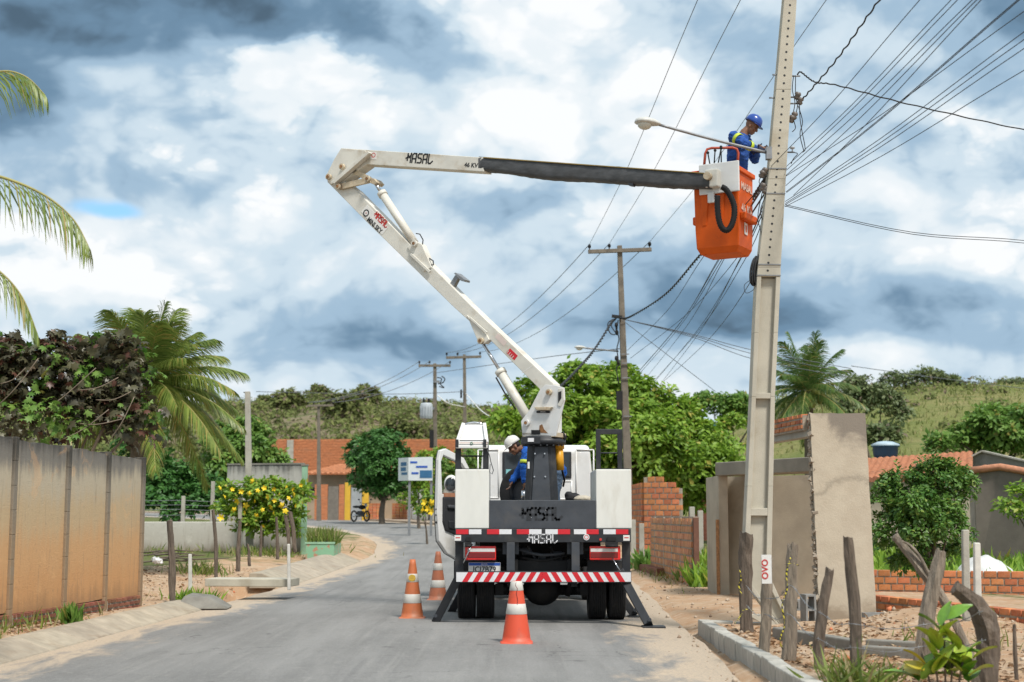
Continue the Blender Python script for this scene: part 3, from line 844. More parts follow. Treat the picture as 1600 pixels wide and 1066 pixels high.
# --- left yard beyond it
M_CAP = mat('pale_cap', (0.55, 0.53, 0.48), 0.9)
def left_yard():
    a, b_ = at(224, 815, 42), at(474, 814, 41.6)
    a = V(a.x - 2.5, a.y + .1, 0)
    o = thing('low_wall', 'low whitewashed wall along the back of the weedy yard', 'wall', (b_.x, b_.y, .4))
    bb = MB(); slab(bb, a, b_, .2, 1.27, .14); bb.build('wall_face', M_WHITEWASH, o, bevel=.02)
    for px in (283, 329, 378):
        p = at(px, 800, 42.0); zt = at(px, {283: 775, 329: 752, 378: 780}[px], 42.0).z
        MB().beam((p.x, 42.25, .3), (p.x, 42.25, zt), .12, .12, w1=.10, h1=.10).build('wall_post', M_CONC, o, bevel=.01)
    for k, py in enumerate((783, 790, 797, 806)):
        MB().tube([at(200, py, 42.3), at(283, py - 1, 42.3), at(329, py + 1, 42.3), at(378, py, 42.3)], .008, 4).build('fence_wire', M_IRON, o)
    p0, p1 = at(355, 727, 43.6), at(473, 726, 43.0)
    t_ = thing('garden_wall', 'mildewed grey wall behind the yellow flowering bush', 'wall', (p0.x, p0.y, .4))
    bb = MB(); slab(bb, p0, p1, .2, p0.z, .16); bb.build('wall_face', z_mat('mildewed_render', [(1.0, (0.36, 0.32, 0.26)), (2.0, (0.50, 0.48, 0.43)), (2.6, (0.42, 0.41, 0.37)), (3.05, (0.13, 0.13, 0.12))], streak=1.6), t_, bevel=.02)
    bb = MB(); slab(bb, p0, p1, p0.z, p0.z + .05, .20, -.02); bb.build('wall_coping', M_CONCD, t_)
    g0 = at(472.5, 728, 41.3); g1 = at(481, 728, 41.3)
    o = thing('green_post', 'pale green painted post at the corner of the grey wall', 'post', (g0.x, 41.3, .3))
    MB().lohi((g0.x, 41.2, .2), (g1.x, 41.35, g0.z)).build('post_shaft', mat('green_paint', (.24, .40, .27), .8, .15, 5, (.35, .33, .27), .6, 2), o, bevel=.01)
    MB().lohi((g0.x - .02, 41.18, g0.z), (g1.x + .02, 41.37, g0.z + .04)).build('post_cap', M_CONCD, o)
    # planter
    l, r = at(478, 850, 39), at(522, 848, 39)
    o = thing('planter', 'green painted planter box with red blotches at the road bend', 'planter', (l.x, 39, .2))
    m, t = new_mat('planter_paint'); pp = t.geo(); c = t.mix(t.step(t.noise(pp, 6, 5), .55, .62), (.21, .40, .25), (.42, .17, .10)); c = t.mix(t.math('MULTIPLY', t.step(t.noise(pp, 3, 6), .5, .7), .5), c, (.42, .36, .28)); t.out(c, .85)
    b1 = MB().lohi((l.x, 38.95, .1), (r.x, 39.07, l.z)).build('front_side', m, o, bevel=.01)
    MB().lohi((r.x - .11, 39.07, .1), (r.x, 40.6, l.z)).build('end_side', m, o, bevel=.01)
    MB().lohi((l.x, 39.07, .1), (r.x - .11, 40.6, l.z - .12)).build('soil', mat('soil', (.14, .09, .055), .95), o)
    MB().lohi((l.x - .02, 38.93, l.z), (r.x + .02, 39.09, l.z + .05)).build('rim', mat('green_rim', (.27, .44, .30), .8), o)
    # slab bridge over the ditch and a broken block
    q = at(322, 901, 25.4); q2 = at(453, 899, 25.1)
    o = MB(); slab(o, (q.x, 25.3), (q2.x, 25.1), .235, .37, .62); tag(o.build('concrete_slab', mat('slab_concrete', (.44, .41, .33), .9, .12, 3, (.30, .26, .19), .5, 2, .4, 40), None, (q.x, 25.3, .235), bevel=.012), 'long concrete slab laid across the roadside ditch', 'slab')
    q = at(277, 936, 22.7); q2 = at(362, 936, 22.9)
    o = MB().hexa([V(q.x, 22.5, .02), V(q2.x, 22.6, .02), V(q2.x - .05, 23.3, .02), V(q.x, 23.3, .02), V(q.x + .12, 22.65, .22), V(q2.x - .35, 22.75, .20), V(q2.x - .35, 23.3, .2), V(q.x + .1, 23.3, .24)])
    tag(o.build('concrete_block', M_CONCD, None, (q.x, 22.7, .0), bevel=.02), 'dark weathered concrete block lying before the slab bridge', 'block')
left_yard()

# --- stakes and posts
def stake(name, pts, rads, m, label, cat='fence post', group=None, n=11, wob=.19, top=True):
    o = bpy.data.objects.new(name, None)
    b = MB(); P = smooth_path(pts, 6); N_ = len(P)
    import bisect
    vs = []; fs = []; a = None
    for i, p in enumerate(P):
        t_ = i / (N_ - 1) * (len(rads) - 1); k = min(len(rads) - 2, int(t_)); r = rads[k] + (rads[k + 1] - rads[k]) * (t_ - k)
        d = (P[min(i + 1, N_ - 1)] - P[max(i - 1, 0)]).normalized()
        if a is None: a, c = perp(d)
        else: a = (a - d * a.dot(d)).normalized(); c = a.cross(d)
        for j in range(n):
            q = 2 * PI * j / n; w_ = 1 + .12 * max(0, mnoise.noise(V(q * 1.1, i * .45, p.x * 7)) - .25) * 4 + wob * 1.5 * mnoise.noise(V(math.cos(q) * 1.3, math.sin(q) * 1.3, i * .35 + p.x * 3)) + wob * mnoise.noise(V(q * 3, i * .8, p.y))
            vs.append(p + (a * math.cos(q) + c * math.sin(q)) * r * w_)
    top_i = len(P) - 1
    for j in range(n):                      # split, uneven top
        vs[top_i * n + j] = vs[top_i * n + j] + V(0, 0, .5 * rads[-1] * mnoise.noise(V(j * 1.7, p.x * 5, 1)) * 2)
    for i in range(N_ - 1):
        for j in range(n): q = (j + 1) % n; fs.append((i * n + j, i * n + q, (i + 1) * n + q, (i + 1) * n + j))
    fs += [tuple(reversed(range(n))), tuple(top_i * n + j for j in range(n))]
    b.add(vs, fs, 0, False)
    o = b.build(name, m, None, (pts[0].x, pts[0].y, pts[0].z))
    return tag(o, label, cat, group)
def px_stake(name, pix, Y, wpx, m, label, cat='fence post', group=None, dy=0.0, **kw):
    pts = [at(x, y, Y + dy * i) for i, (x, y) in enumerate(pix)]
    pts[0].z -= .12
    return stake(name, pts, [w / 2 / F * Y for w in wpx], m, label, cat, group, **kw)

# right-hand fence, from the far one to the near one
px_stake('fence_post', [(1166, 988), (1165, 910), (1167, 834)], 17.0, [19, 20, 22], M_WOODD, 'thick dark fence post with tape, standing right against the concrete pole')
px_stake('fence_post', [(1192, 1022), (1198, 930), (1200, 872)], 14.4, [15, 17, 16], M_WOOD, 'squared fence post bearing the small white sign with red letters')
px_stake('fence_post', [(1231, 1032), (1236, 940), (1239, 852)], 13.8, [22, 20, 17], M_WOOD, 'split fence post with yellow and black tape hanging down it')
px_stake('fence_post', [(1279, 1044), (1281, 985), (1297, 890)], 13.0, [15, 17, 14], M_WOODD, 'short fence post leaning to the right, next to the tape post')
px_stake('fence_post', [(1337, 1085), (1336, 960), (1325, 840)], 11.9, [19, 19, 16], M_WOODD, 'tall bent fence post in front of the grey pillar wall')
px_stake('fence_post', [(1436, 1050), (1450, 960), (1470, 860)], 12.6, [26, 26, 15], M_WOOD, 'stout split post leaning right, crossed by the fallen branch')
px_stake('fence_post', [(1530, 1078), (1545, 1010), (1528, 950), (1492, 918)], 11.6, [44, 36, 30, 20], M_WOODD, 'thick charred stump post with a forked crooked top')
px_stake('fence_post', [(1548, 1040), (1540, 985), (1522, 930)], 11.7, [20, 17, 11], M_WOODD, 'thin prong standing behind the charred stump post')
px_stake('fence_post', [(1590, 1080), (1586, 1020), (1585, 976)], 12.0, [7, 6, 5], M_WOODD, 'thin dark stick post at the right edge of the yard')
px_stake('fallen_branch', [(1528, 1030), (1480, 948), (1440, 890), (1398, 838)], 12.9, [12, 13, 16, 11], M_WOOD, 'bare grey branch leaning across the stout split post', 'branch', dy=.05)
px_stake('fallen_branch', [(1462, 905), (1442, 878), (1424, 854), (1410, 846)], 12.95, [6, 5, 4, 3], M_WOOD, 'thin side branch lying along the bare grey branch', 'branch')
def post(px, y0, y1, Y, w, m, label, name='concrete_post'):
    a, c = at(px, y0, Y), at(px - 1, y1, Y)
    tag(MB().beam(a + V(0, 0, -.2), c, w, w, w1=w * .9, h1=w * .9).build(name, m, None, (a.x, Y, a.z), bevel=.012), label, 'post')
post(1509, 940, 828, 15.0, .075, M_CONC, 'taller thin pale post behind the charred stump')
post(1527, 948, 848, 14.4, .07, M_CAP, 'whiter short post just right of the taller pale post')
# left-hand stakes
for pix, Y, w, m, l in (
    ([(270, 930), (268, 870), (265, 814)], 22.7, [9, 11, 9], M_WOODD, 'dark crooked stake nearest the end of the tall wall'),
    ([(338, 900), (337, 850), (333, 797)], 26.0, [5, 6, 5], M_WOODD, 'slender stake beside the thin white post, before the low wall'),
    ([(372, 884), (373, 850), (375, 815)], 30.0, [7, 6, 5], M_WOODD, 'bent stake left of the small fork-topped stick'),
    ([(390, 876), (389, 862), (387, 850)], 30.5, [5, 4, 3], M_WOODD, 'shortest stick in the weeds, before the low wall'),
    ([(407, 862), (408, 840), (408, 822)], 34.0, [4, 4, 3], M_WOODD, 'thin upright stick under a single yellow flower'),
    ([(434, 866), (433, 840), (432, 808)], 33.0, [5, 5, 4], M_WOODD, 'stake at the right end of the yellow bush'),
    ([(453, 856), (450, 832), (446, 806)], 36.0, [5, 6, 6], M_WOODD, 'left one of the two thick twin stakes by the green post'),
    ([(461, 855), (458, 830), (453, 800)], 36.0, [6, 7, 7], M_WOODD, 'right one of the two thick twin stakes by the green post')):
    px_stake('fence_post', pix, Y, w, m, l)
post(298, 918, 866, 24.0, .06, M_CAP, 'thin pale post standing left of the slab bridge')
post(452, 904, 850, 25.0, .055, M_CAP, 'thin pale post at the right end of the slab bridge')
post(376, 800, 778, 40.0, .12, M_CONC, 'grey concrete post standing inside the yellow bush')
p0, p1 = at(392, 790, 41), at(387, 612, 41)
o = thing('light_pole', 'slim grey pole rising behind the yellow bush', 'pole', (p0.x, 41, .4))
MB().beam(V(p0.x, 41, .3), p1, .20, .20, w1=.14, h1=.14).build('pole_shaft', M_CONC, o, bevel=.01)
MB().tube([p1 + V(0, 0, -.05), p1 + V(-.12, 0, -.02)], .02, 6).build('hook', M_IRON, o)

# --- right: brick walls along the shoulder
def right_walls():
    f0, f1 = at(1019, 811, 35.2), at(1083, 811, 29.4)
    o = thing('brick_wall', 'long low unrendered brick wall with pilasters beside the dirt shoulder', 'wall', (f1.x, f1.y, 0))
    lay_bricks(o, f0, f1, .02, 9, .26, .135, .10, mat('pale_brick', (.50, .23, .11), .9, .2, 12, (.38, .27, .19), .6, 5, .5, 60, rand=.2), .02)
    d = (V(f1.x, f1.y, 0) - V(f0.x, f0.y, 0)); n = V(d.y, -d.x, 0).normalized()
    for t_ in (.12, .36, .56, .76): p = V(f0.x, f0.y, 0) + d * t_; MB().box((p.x - n.x * .012, p.y - n.y * .012, .71), (.09, .125, 1.42), (0, 0, math.atan2(d.y, d.x))).build('pilaster', M_MORTAR, o, bevel=.01)
    e = at(1083, 811, 29.35); e2 = at(1091.5, 811, 29.35); MB().lohi((e.x, 29.3, -.02), (e2.x, 29.45, e.z + .03)).build('end_pilaster', mat('brown_render', (.16, .075, .05), .9, .2, 6), o, bevel=.01)
    bb = MB(); slab(bb, f0, f1, 9 * .155 + .015, 9 * .155 + .05, .12, -.0); bb.build('wall_coping', M_MORTAR, o)
    # ruined brick hut
    h0, h1 = at(1007, 800, 38.0), at(1066, 800, 37.6); zt = at(1020, 743, 38).z
    o = thing('brick_hut', 'roofless orange brick hut with a broken stepped top edge', 'hut', (h0.x, 38, .1))
    rows = int((zt - .1) / .149)
    lay_bricks(o, h0, h1, .1, rows, .22, .135, .12, M_BRICK, .014, keep=lambda t_, r: r < rows - (0 if .12 < t_ < .5 else 1 if t_ < .85 else 2) - (1 if t_ < .08 else 0))
    s0 = at(988, 800, 41.5); lay_bricks(o, (s0.x, 41.0), (h0.x - .02, 38.05), .1, rows - 1, .24, .135, .12, M_BRICK, .014)
    MB().lohi((h0.x + .22, 37.86, .1), (h0.x + .36, 37.95, zt - .75)).build('mortar_patch', M_MORTAR, o, bevel=.02)
    for px, zt_ in ((989, 1.35), (1002, 1.25)): p = at(px, 800, 37.4); MB().beam((p.x, 37.4, 0), (p.x, 37.4, zt_), .13, .13).build('wall_post', M_CONC, o, bevel=.01)
    p = at(998, 870, 35.5); p2 = at(1022, 885, 33.5); o = MB(); slab(o, (p.x, 36.5), (p2.x, 33.0), .05, .26, .2); tag(o.build('brick_footing', M_BRICKDK, None, (p.x, 35, .05), bevel=.02), 'low brick footing at the foot of the hut', 'footing')
    # low brick courses past the long wall
    a, c = at(1092, 880, 31.5), at(1118, 880, 30.5)
    o = thing('low_brick_wall', 'stub of brick wall between the long wall and the gateway', 'wall', (a.x, 31.5, 0)); lay_bricks(o, a, c, .05, 4, .22, .1, .1)
    p = at(1086, 800, 33.5); 
    for px, y in ((1081, 792), (1094, 798)): q = at(px, y, 33.5); tag(MB().beam((q.x, 33.5, 0), q, .14, .12).build('concrete_post', M_CONC, None, (q.x, 33.5, 0), bevel=.01), 'grey post showing above the long brick wall' if px == 1081 else 'shorter grey post in the grass behind the brick wall', 'post')
right_walls()
def gateway():
    Yp = 18.9; l, r = at(1270, 800, Yp), at(1362, 800, Yp); zt = at(1310, 646, Yp).z
    o = thing('gateway', 'unfinished grey rendered gateway with tall front wall and roof slab', 'gateway', ((l.x + r.x) / 2, Yp, .1))
    m, t = new_mat('pillar_render'); p = t.geo(); s = t.sep(p)
    n = t.noise(p, 1.6, 7, .6, .3); n2 = t.noise(p, 4, 6, .62)
    base = t.mix(t.step(n2, .3, .7), (.44, .38, .295), (.50, .44, .345))
    zz = t.math('ADD', s[2], t.math('MULTIPLY', t.math('SUBTRACT', n, .5), 1.1))
    zx = t.math('SUBTRACT', zz, t.math('MULTIPLY', t.math('SUBTRACT', s[0], l.x), -.42))
    c = t.mix(t.step(zx, 2.62, 2.78), base, (.23, .20, .165))           # damp fresh patch at the top
    c = t.mix(t.math('MULTIPLY', t.step(t.math('ABSOLUTE', t.math('SUBTRACT', zz, 1.88)), .10, .0), .55), c, (.27, .235, .185))
    c = t.mix(t.math('MULTIPLY', t.step(t.math('MULTIPLY', zz, -1.0), -.42, -.18), .7), c, (.22, .17, .12))
    t.out(c, .92, 0, t.math('ADD', t.noise(p, 45, 4, .7), n2), .45, .01, .2)
    k = 16; L0 = []; R0 = []
    for j in range(k + 1):
        z = -.1 + (zt + .1) * j / k; f = (z + .1) / (zt + .1)
        L0.append(V(l.x + .06 - .06 * f + .02 * mnoise.noise(V(z * 4, 1, 1)), Yp, z)); R0.append(V(r.x + .03 - .075 * f + .006 * mnoise.noise(V(z * 3, 5, 1)), Yp, z))
    top = [V(R0[-1].x + (L0[-1].x - R0[-1].x) * q / 8, Yp, zt + .018 * mnoise.noise(V(q * 1.3, 2, 2))) for q in range(1, 8)]
    MB().prism(L0[:1] + R0 + top + list(reversed(L0[1:])), (0, .16, 0)).build('front_wall', m, o)
    ed = MB()
    for j in range(90):
        z = .03 + (zt - .06) * j / 89; s_ = random.uniform(.025, .06)
        ed.box((l.x + .0 + .055 * (1 - z / zt) + random.uniform(-.015, .012), Yp + random.uniform(.02, .13), z), (s_, random.uniform(.03, .08), random.uniform(.025, .07)), (random.uniform(0, 3), random.uniform(0, 3), random.uniform(0, 3)))
    ed.build('broken_edge', M_MORTAR, o)['kind'] = 'stuff'
    # lintel carrying brick courses, running back from the wall
    a, c_ = (l.x - .28, 21.2), (l.x - .02, 19.05); zl = at(1262, 683, 19.1).z
    bb = MB(); slab(bb, a, c_, zl, zl + .10, .16); bb.build('lintel', M_CONC, o, bevel=.012)
    lay_bricks(o, a, c_, zl + .10, 3, .20, .06, .14, M_BRICK, .012)
    # roof slab and the walls below it
    s0, s1 = at(1117, 723, 26.0), at(1268, 713, 23.3); 
    bb = MB(); slab(bb, s0, s1, s0.z - .24, s0.z, .7); bb.build('roof_slab', mat('slab_render', (.27, .24, .19), .92, .15, 2, (.17, .15, .12), .6, 1, .3, 40), o, bevel=.015)
    w0, w1 = at(1120, 800, 26.2), at(1300, 800, 25.0); bb = MB(); slab(bb, (w0.x + .18, 26.5), (w1.x, 25.2), -.1, s0.z - .24, .15); bb.build('back_wall', M_PLASTER, o)
    bb = MB().lohi((w0.x, 25.95, -.1), (w0.x + .17, 27.6, s0.z - .24)); bb.build('side_wall', M_PLASTER, o, bevel=.01)
    bb = MB().lohi((w0.x - .06, 25.9, -.05), (w0.x - .005, 25.96, at(1118, 812, 26).z)); bb.build('gate_edge', M_RUST, o)
gateway()
def hollow_block(c, rz, label, s=1.0):
    b = MB(); x, y, z = .39 * s, .14 * s, .19 * s; t_ = .025
    b.box((0, -y / 2 + t_ / 2, 0), (x, t_, z)); b.box((0, y / 2 - t_ / 2, 0), (x, t_, z))
    for q in (-x / 2 + t_ / 2, 0, x / 2 - t_ / 2): b.box((q, 0, 0), (t_, y - 2 * t_, z))
    o = b.build('hollow_block', mat('block_grey', (.24, .24, .23), .95, .15, 8, bump=.5, bscale=60) if 'block_grey' not in bpy.data.materials else bpy.data.materials['block_grey'], None, (0, 0, 0))
    o.location = c; o.rotation_euler = rz; return tag(o, label, 'block')
q = at(1263, 955, 18.6); hollow_block(q + V(0, 0, .02), (PI / 2, PI / 2, .2), 'grey hollow block standing on end at the foot of the pillar wall')
q = at(1283, 938, 18.8); hollow_block(at(1249, 950, 18.9) + V(0, .15, .03), (PI / 2, 0, .1), 'grey hollow block behind the one standing on end')
q = at(1368, 967, 17.9); hollow_block(q, (0, 0, .15), 'pale block lying at the right corner of the pillar wall', .8)
for (x0, y0, Y0, x1, y1, Y1, h, l) in ((1206, 990, 16.2, 1328, 1012, 14.6, .14, 'old concrete edging running from the pole towards the bent post'), (1345, 1022, 14.2, 1440, 1030, 13.8, .16, 'concrete edging in front of the sunken box'), (1352, 1008, 15.3, 1440, 1012, 14.9, .12, 'concrete edging behind the sunken box')):
    a, c = at(x0, y0, Y0), at(x1, y1, Y1); b = MB(); slab(b, a, c, a.z - .12, a.z + h * .5, .13); tag(b.build('concrete_edging', M_CONCD, None, (a.x, a.y, a.z), bevel=.015), l, 'edging')
def yard_walls():
    a, c = at(1362, 889, 27.0), at(1640, 898, 26.0)
    o = thing('yard_wall', 'upper low brick wall at the back of the right yard', 'wall', (a.x, 27, 0)); lay_bricks(o, a, c, -.05, 4, .235, .115, .11, M_BRICK, .014)
    a, c = at(1362, 925, 20.0), at(1680, 941, 16.0)
    o = thing('yard_wall', 'nearer low brick wall running out of the right yard', 'wall', (a.x, 20, 0)); lay_bricks(o, a, c, .0, 4, .215, .085, .11, M_BRICK, .014)
yard_walls()

# --- right houses
def tile_roof(parent, p00, p10, p01, p11, cols, rows, m):
    """barrel tiles: corrugated rows, each course lapping the one below (p00-p10 eaves, p01-p11 ridge)"""
    vs = []; fs = []; k = cols * 6
    n = (p10 - p00).cross(p01 - p00).normalized()
    if n.z < 0: n = -n
    for r in range(rows):
        for e in (0, 1):
            v_ = (r + e * 1.06) / rows; lift = .05 if e == 0 else .0
            for i in range(k + 1):
                u = i / k; p = p00.lerp(p10, u).lerp(p01.lerp(p11, u), min(1.0, v_)); j = (mnoise.noise(V(int(u * cols), r, 3)) * .012)
                vs.append(p + n * (.05 * abs(math.sin(u * cols * PI)) + lift + j))
    w = k + 1
    for r in range(rows):
        for i in range(k): a = r * 2 * w + i; fs.append((a, a + 1, a + w + 1, a + w))
        if r: 
            for i in range(k): a = r * 2 * w + i; fs.append((a, a - w, a - w + 1, a + 1))
    b = MB(); b.add(vs, fs, 0, True); o = b.build('roof_tiles', m, parent); o['kind'] = 'stuff'; return o
def right_houses():
    Y = 44.0
    a, c, d = at(1340, 760, Y), at(1505, 733, Y + 1), at(1530, 707, Y + 4)
    o = thing('house', 'house with orange tiled roof behind the round dense bush', 'house', (a.x, Y, 1))
    p00, p10, p01, p11 = at(1330, 752, Y), at(1520, 738, Y - 1.0), at(1352, 718, Y + 4.5), at(1520, 706.5, Y + 4.0)
    tile_roof(o, p00, p10, p01, p11, 17, 12, M_TILE)
    b = MB(); slab(b, (p00.x + .3, Y + .3), (p10.x, Y - .6), 0, p00.z - .02, .2); b.build('wall', M_PLASTER, o)
    g0, g1 = at(1504, 724, Y + 3), at(1640, 730, Y + 1); ap = at(1535, 706, Y + 2.6)
    b = MB(); b.prism([V(g0.x, Y + 3, 0), V(g1.x, Y + 1, 0), g1, ap, g0], (0, .18, 0)); b.build('gable_wall', mat('grey_gable', (.27, .255, .23), .9, .12, 2, (.17, .16, .14), .5, 1), o)
    b = MB(); b.beam(g0 + V(-.1, -.02, .02), ap + V(0, -.02, .02), .25, .05); b.beam(ap + V(0, -.02, .02), g1 + V(0, -.02, .02), .25, .05); b.build('gable_coping', M_CONC, o)
    Y = 36.0
    q0, q1, q2 = at(1522, 738, Y), at(1562, 733, Y - .3), at(1650, 748, Y - 1.5)
    o = thing('house', 'low brown rendered outbuilding with tiled top edge at the right edge', 'house', (q0.x, Y, 0))
    b = MB(); b.prism([V(q0.x, Y, -.1), V(q2.x, Y - 1.5, -.1), q2, q1, q0], (.05, .2, 0)); b.build('wall', mat('brown_wall', (.17, .145, .12), .92, .15, 2, (.10, .085, .07), .6, 1, .4, 30), o)
    b = MB(); b.tube([q0 + V(-.1, -.04, .04), q1 + V(0, -.04, .05), q2 + V(0, -.04, .04)], .09, 8); b.build('coping_tiles', M_TILE, o)
    p0, p1 = at(1470, 760, Y), at(1523, 738, Y); 
    tile_roof(o, at(1455, 762, Y + .5), at(1540, 744, Y - .1), at(1462, 746, Y + 2.5), at(1545, 728, Y + 2.5), 8, 5, M_TILE)
    # tank
    Y = 54.0; c = at(1384, 718, Y); wd = 21 / F * Y; h = at(1384, 697, Y).z - c.z
    o = thing('water_tank', 'blue water tank with pale lid above the tiled roof', 'water tank', (c.x, Y, c.z))
    MB().lathe([(0, 0), (wd * .80, 0), (wd * .86, h * .35), (wd * .90, h * .37), (wd * .93, h * .9), (wd * 1.0, h * .92), (wd * 1.0, h)], c, 24).build('tank_body', mat('tank_blue', (.035, .13, .26), .5, .1, 3), o)
    MB().lathe([(wd * 1.03, h), (wd * 1.03, h + .06), (wd * .55, h + .16), (0, h + .19)], c, 24).build('tank_lid', mat('tank_lid', (.36, .46, .52), .5, .1, 3), o)
    tag(MB().lohi((c.x - 1.0, Y - .9, 0), (c.x + 1.0, Y + .9, c.z)).build('tank_tower', M_BRICKDK, None, (c.x, Y, 0)), 'squat brick tower carrying the blue water tank', 'tower')
    Y = 58.0; c = at(1103, 664, Y); wd = 17 / F * Y
    o = thing('water_tank', 'small blue tank with pale conical lid beyond the big round tree', 'water tank', (c.x, Y, c.z))
    MB().lathe([(0, -2.0), (wd * .9, -2.0), (wd * .9, 0), (wd * .95, .1)], c, 20).build('tank_body', bpy.data.materials['tank_blue'], o)
    MB().lathe([(wd * 1.05, .1), (wd * 1.05, .14), (0, .34)], c, 20).build('tank_lid', bpy.data.materials['tank_lid'], o)
    tag(MB().lohi((c.x - .7, Y - .6, 0), (c.x + .7, Y + .6, c.z - 2)).build('tank_tower', M_BRICKDK, None, (c.x, Y, 0)), 'brick base of the small blue tank behind the tree', 'tower')
    # white sheet over rubble
    b = MB(); n_ = 26; vs = []; fs = []
    for j in range(n_):
        for i in range(n_):
            u, v_ = i / (n_ - 1), j / (n_ - 1); q = at(1480 + 125 * u, 885, 27.5 + 3.5 * v_)
            vs.append(V(q.x, q.y, .05 + .72 * math.sin(PI * min(1, max(0, u))) ** .8 * (math.sin(PI * v_) ** .6) * (1 - .35 * u) + .06 * mnoise.noise(V(u * 9, v_ * 9, 2))))
    for j in range(n_ - 1):
        for i in range(n_ - 1): fs.append((j * n_ + i, j * n_ + i + 1, (j + 1) * n_ + i + 1, (j + 1) * n_ + i))
    b.add(vs, fs, 0, True); tag(b.build('tarpaulin', mat('white_sheet', (.55, .55, .53), .7, .06), None, (vs[0].x, vs[0].y, 0)), 'white tarpaulin sheet heaped over rubble behind the brick walls', 'tarpaulin')
right_houses()

# --- far houses at the bend
def far_houses():
    gz = rise(92)
    Y = 97.0; a, c = at(428, 688, Y), at(556, 687, Y)
    o = thing('brick_house', 'big orange brick building rising behind the beige house', 'house', (a.x, Y, gz))
    b = MB(); b.lohi((a.x, Y, gz - .5), (c.x + 7.2, Y + 6, a.z - .06)); b.build('wall', mat('far_brick', (.46, .17, .075), .9, .25, 3.0, (.36, .21, .13), .4, 1.0, 0, stretch=(1, 1, 4)), o)
    b = MB(); z = gz + 2.2; r = 0
    while z < a.z - .08:
        x = a.x - (.0 if r % 2 else .12)
        while x < c.x + 7.0: b.lohi((x, Y - .035, z), (x + .23, Y + .01, z + .165)); x += .25
        z += .185; r += 1
    w_ = b.build('brick_courses', bpy.data.materials['far_brick'], o); w_['kind'] = 'stuff'
    for px in (453.5, 553): q = at(px, 700, Y - .1); MB().lohi((q.x - .22, Y - .12, gz), (q.x + .22, Y - .04, a.z + .02)).build('column', M_CONC, o)
    # house with the tiled porch
    Y = 88.0; a, c = at(482, 735, Y), at(552, 735, Y)
    o = thing('house', 'beige house with tiled eaves, brick front and yellow gate posts', 'house', (a.x, Y, gz))
    zt = at(500, 742, Y).z; ze = at(500, 760, Y).z
    MB().lohi((a.x, Y, gz - .3), (c.x + 3.4, Y + 5, zt)).build('wall', mat('beige_render', (.40, .31, .215), .9, .12, 1.5), o)
    tile_roof(o, V(a.x - .3, Y - .9, at(500, 741, Y - 1).z), V(c.x + 3.5, Y - .9, at(500, 741, Y - 1).z), V(a.x + 1.6, Y + 3, at(520, 726, Y + 3).z), V(c.x + 3.5, Y + 3, at(520, 726, Y + 3).z), 20, 10, mat('far_tile', (.47, .20, .10), .85, .2, 4))
    for px0, px1 in ((486, 503), (510, 535)): p, q = at(px0, 762, Y), at(px1, 770, Y); MB().lohi((p.x, Y - .02, q.z), (q.x, Y + .1, p.z)).build('window', M_INK, o)
    f = Y - 1.6
    for px0, px1, py, m_, nm in ((492, 513, 757, bpy.data.materials['far_brick'], 'front_wall'), (513, 530, 760, mat('grey_door', (.17, .15, .125), .6), 'door'), (530, 539, 757, bpy.data.materials['far_brick'], 'front_wall'), (539, 548.5, 754, mat('yellow_paint', (.62, .38, .04), .7, .1, 2), 'gate_post'), (549, 566, 762, mat('grey_gate', (.32, .34, .35), .5, .1, 4), 'gate'), (566, 577, 766, bpy.data.materials['yellow_paint'], 'gate_post')):
        p, q = at(px0, py, f), at(px1, py, f); MB().lohi((p.x, f, gz - .4), (q.x - .03, f + .14, p.z)).build(nm, m_, o)
    Y = 86.0
    for k, (px, w_, l) in enumerate(((588, 22, 'stack of orange bricks on the pavement left of the tree trunk'), (624, 24, 'stack of orange bricks on the pavement right of the tree trunk'))):
        p = at(px, 800, Y); s = thing('brick_stack', l, 'brick stack', (p.x, Y, gz))
        for r in range(6):
            for i in range(4): MB().lohi((p.x - .44 + i * .23, Y, gz - .1 + r * .17), (p.x - .23 + i * .23, Y + .35, gz + .055 + r * .17)).build('brick', M_BRICK, s)
    p, q = at(644, 762, Y + 1), at(657, 762, Y + 1)
    o = thing('house', 'white walled house half hidden behind the round dark tree', 'house', (p.x, Y + 1, gz))
    MB().lohi((at(640, 0, Y).x, Y + 1.05, gz - .3), (at(740, 0, Y).x, Y + 6, at(0, 756, Y).z)).build('wall', mat('white_wall', (.50, .47, .42), .9, .1, 1), o)
    MB().lohi((p.x, Y + .98, gz - .3), (q.x, Y + 1.1, p.z)).build('door', mat('pale_door', (.50, .50, .50), .5), o)
    MB().lohi((q.x + .3, Y + .97, gz + .8), (q.x + 1.4, Y + 1.1, gz + 1.9)).build('window', M_INK, o)
    # advertising hoarding
    Y = 60.0; a, m1, c = at(622.5, 716, Y + .6), at(638, 715, Y), at(676, 714, Y)
    o = thing('hoarding', 'white and blue hoarding on posts beside the dark round tree', 'sign', (m1.x, Y, rise(Y)))
    h = at(640, 751, Y).z
    MB().hexa([V(m1.x, Y, h), V(c.x, Y, h), V(c.x, Y + .08, h), V(m1.x, Y + .08, h), V(m1.x, Y, m1.z), V(c.x, Y, c.z), V(c.x, Y + .08, c.z), V(m1.x, Y + .08, m1.z)]).build('board', mat('hoarding_white', (.60, .64, .66), .5, .05), o)
    MB().hexa([V(a.x, Y + .6, h), V(m1.x - .01, Y, h), V(m1.x - .01, Y + .08, h), V(a.x, Y + .68, h), V(a.x, Y + .6, a.z), V(m1.x - .01, Y, m1.z), V(m1.x - .01, Y + .08, m1.z), V(a.x, Y + .68, a.z)]).build('side_board', bpy.data.materials['hoarding_white'], o)
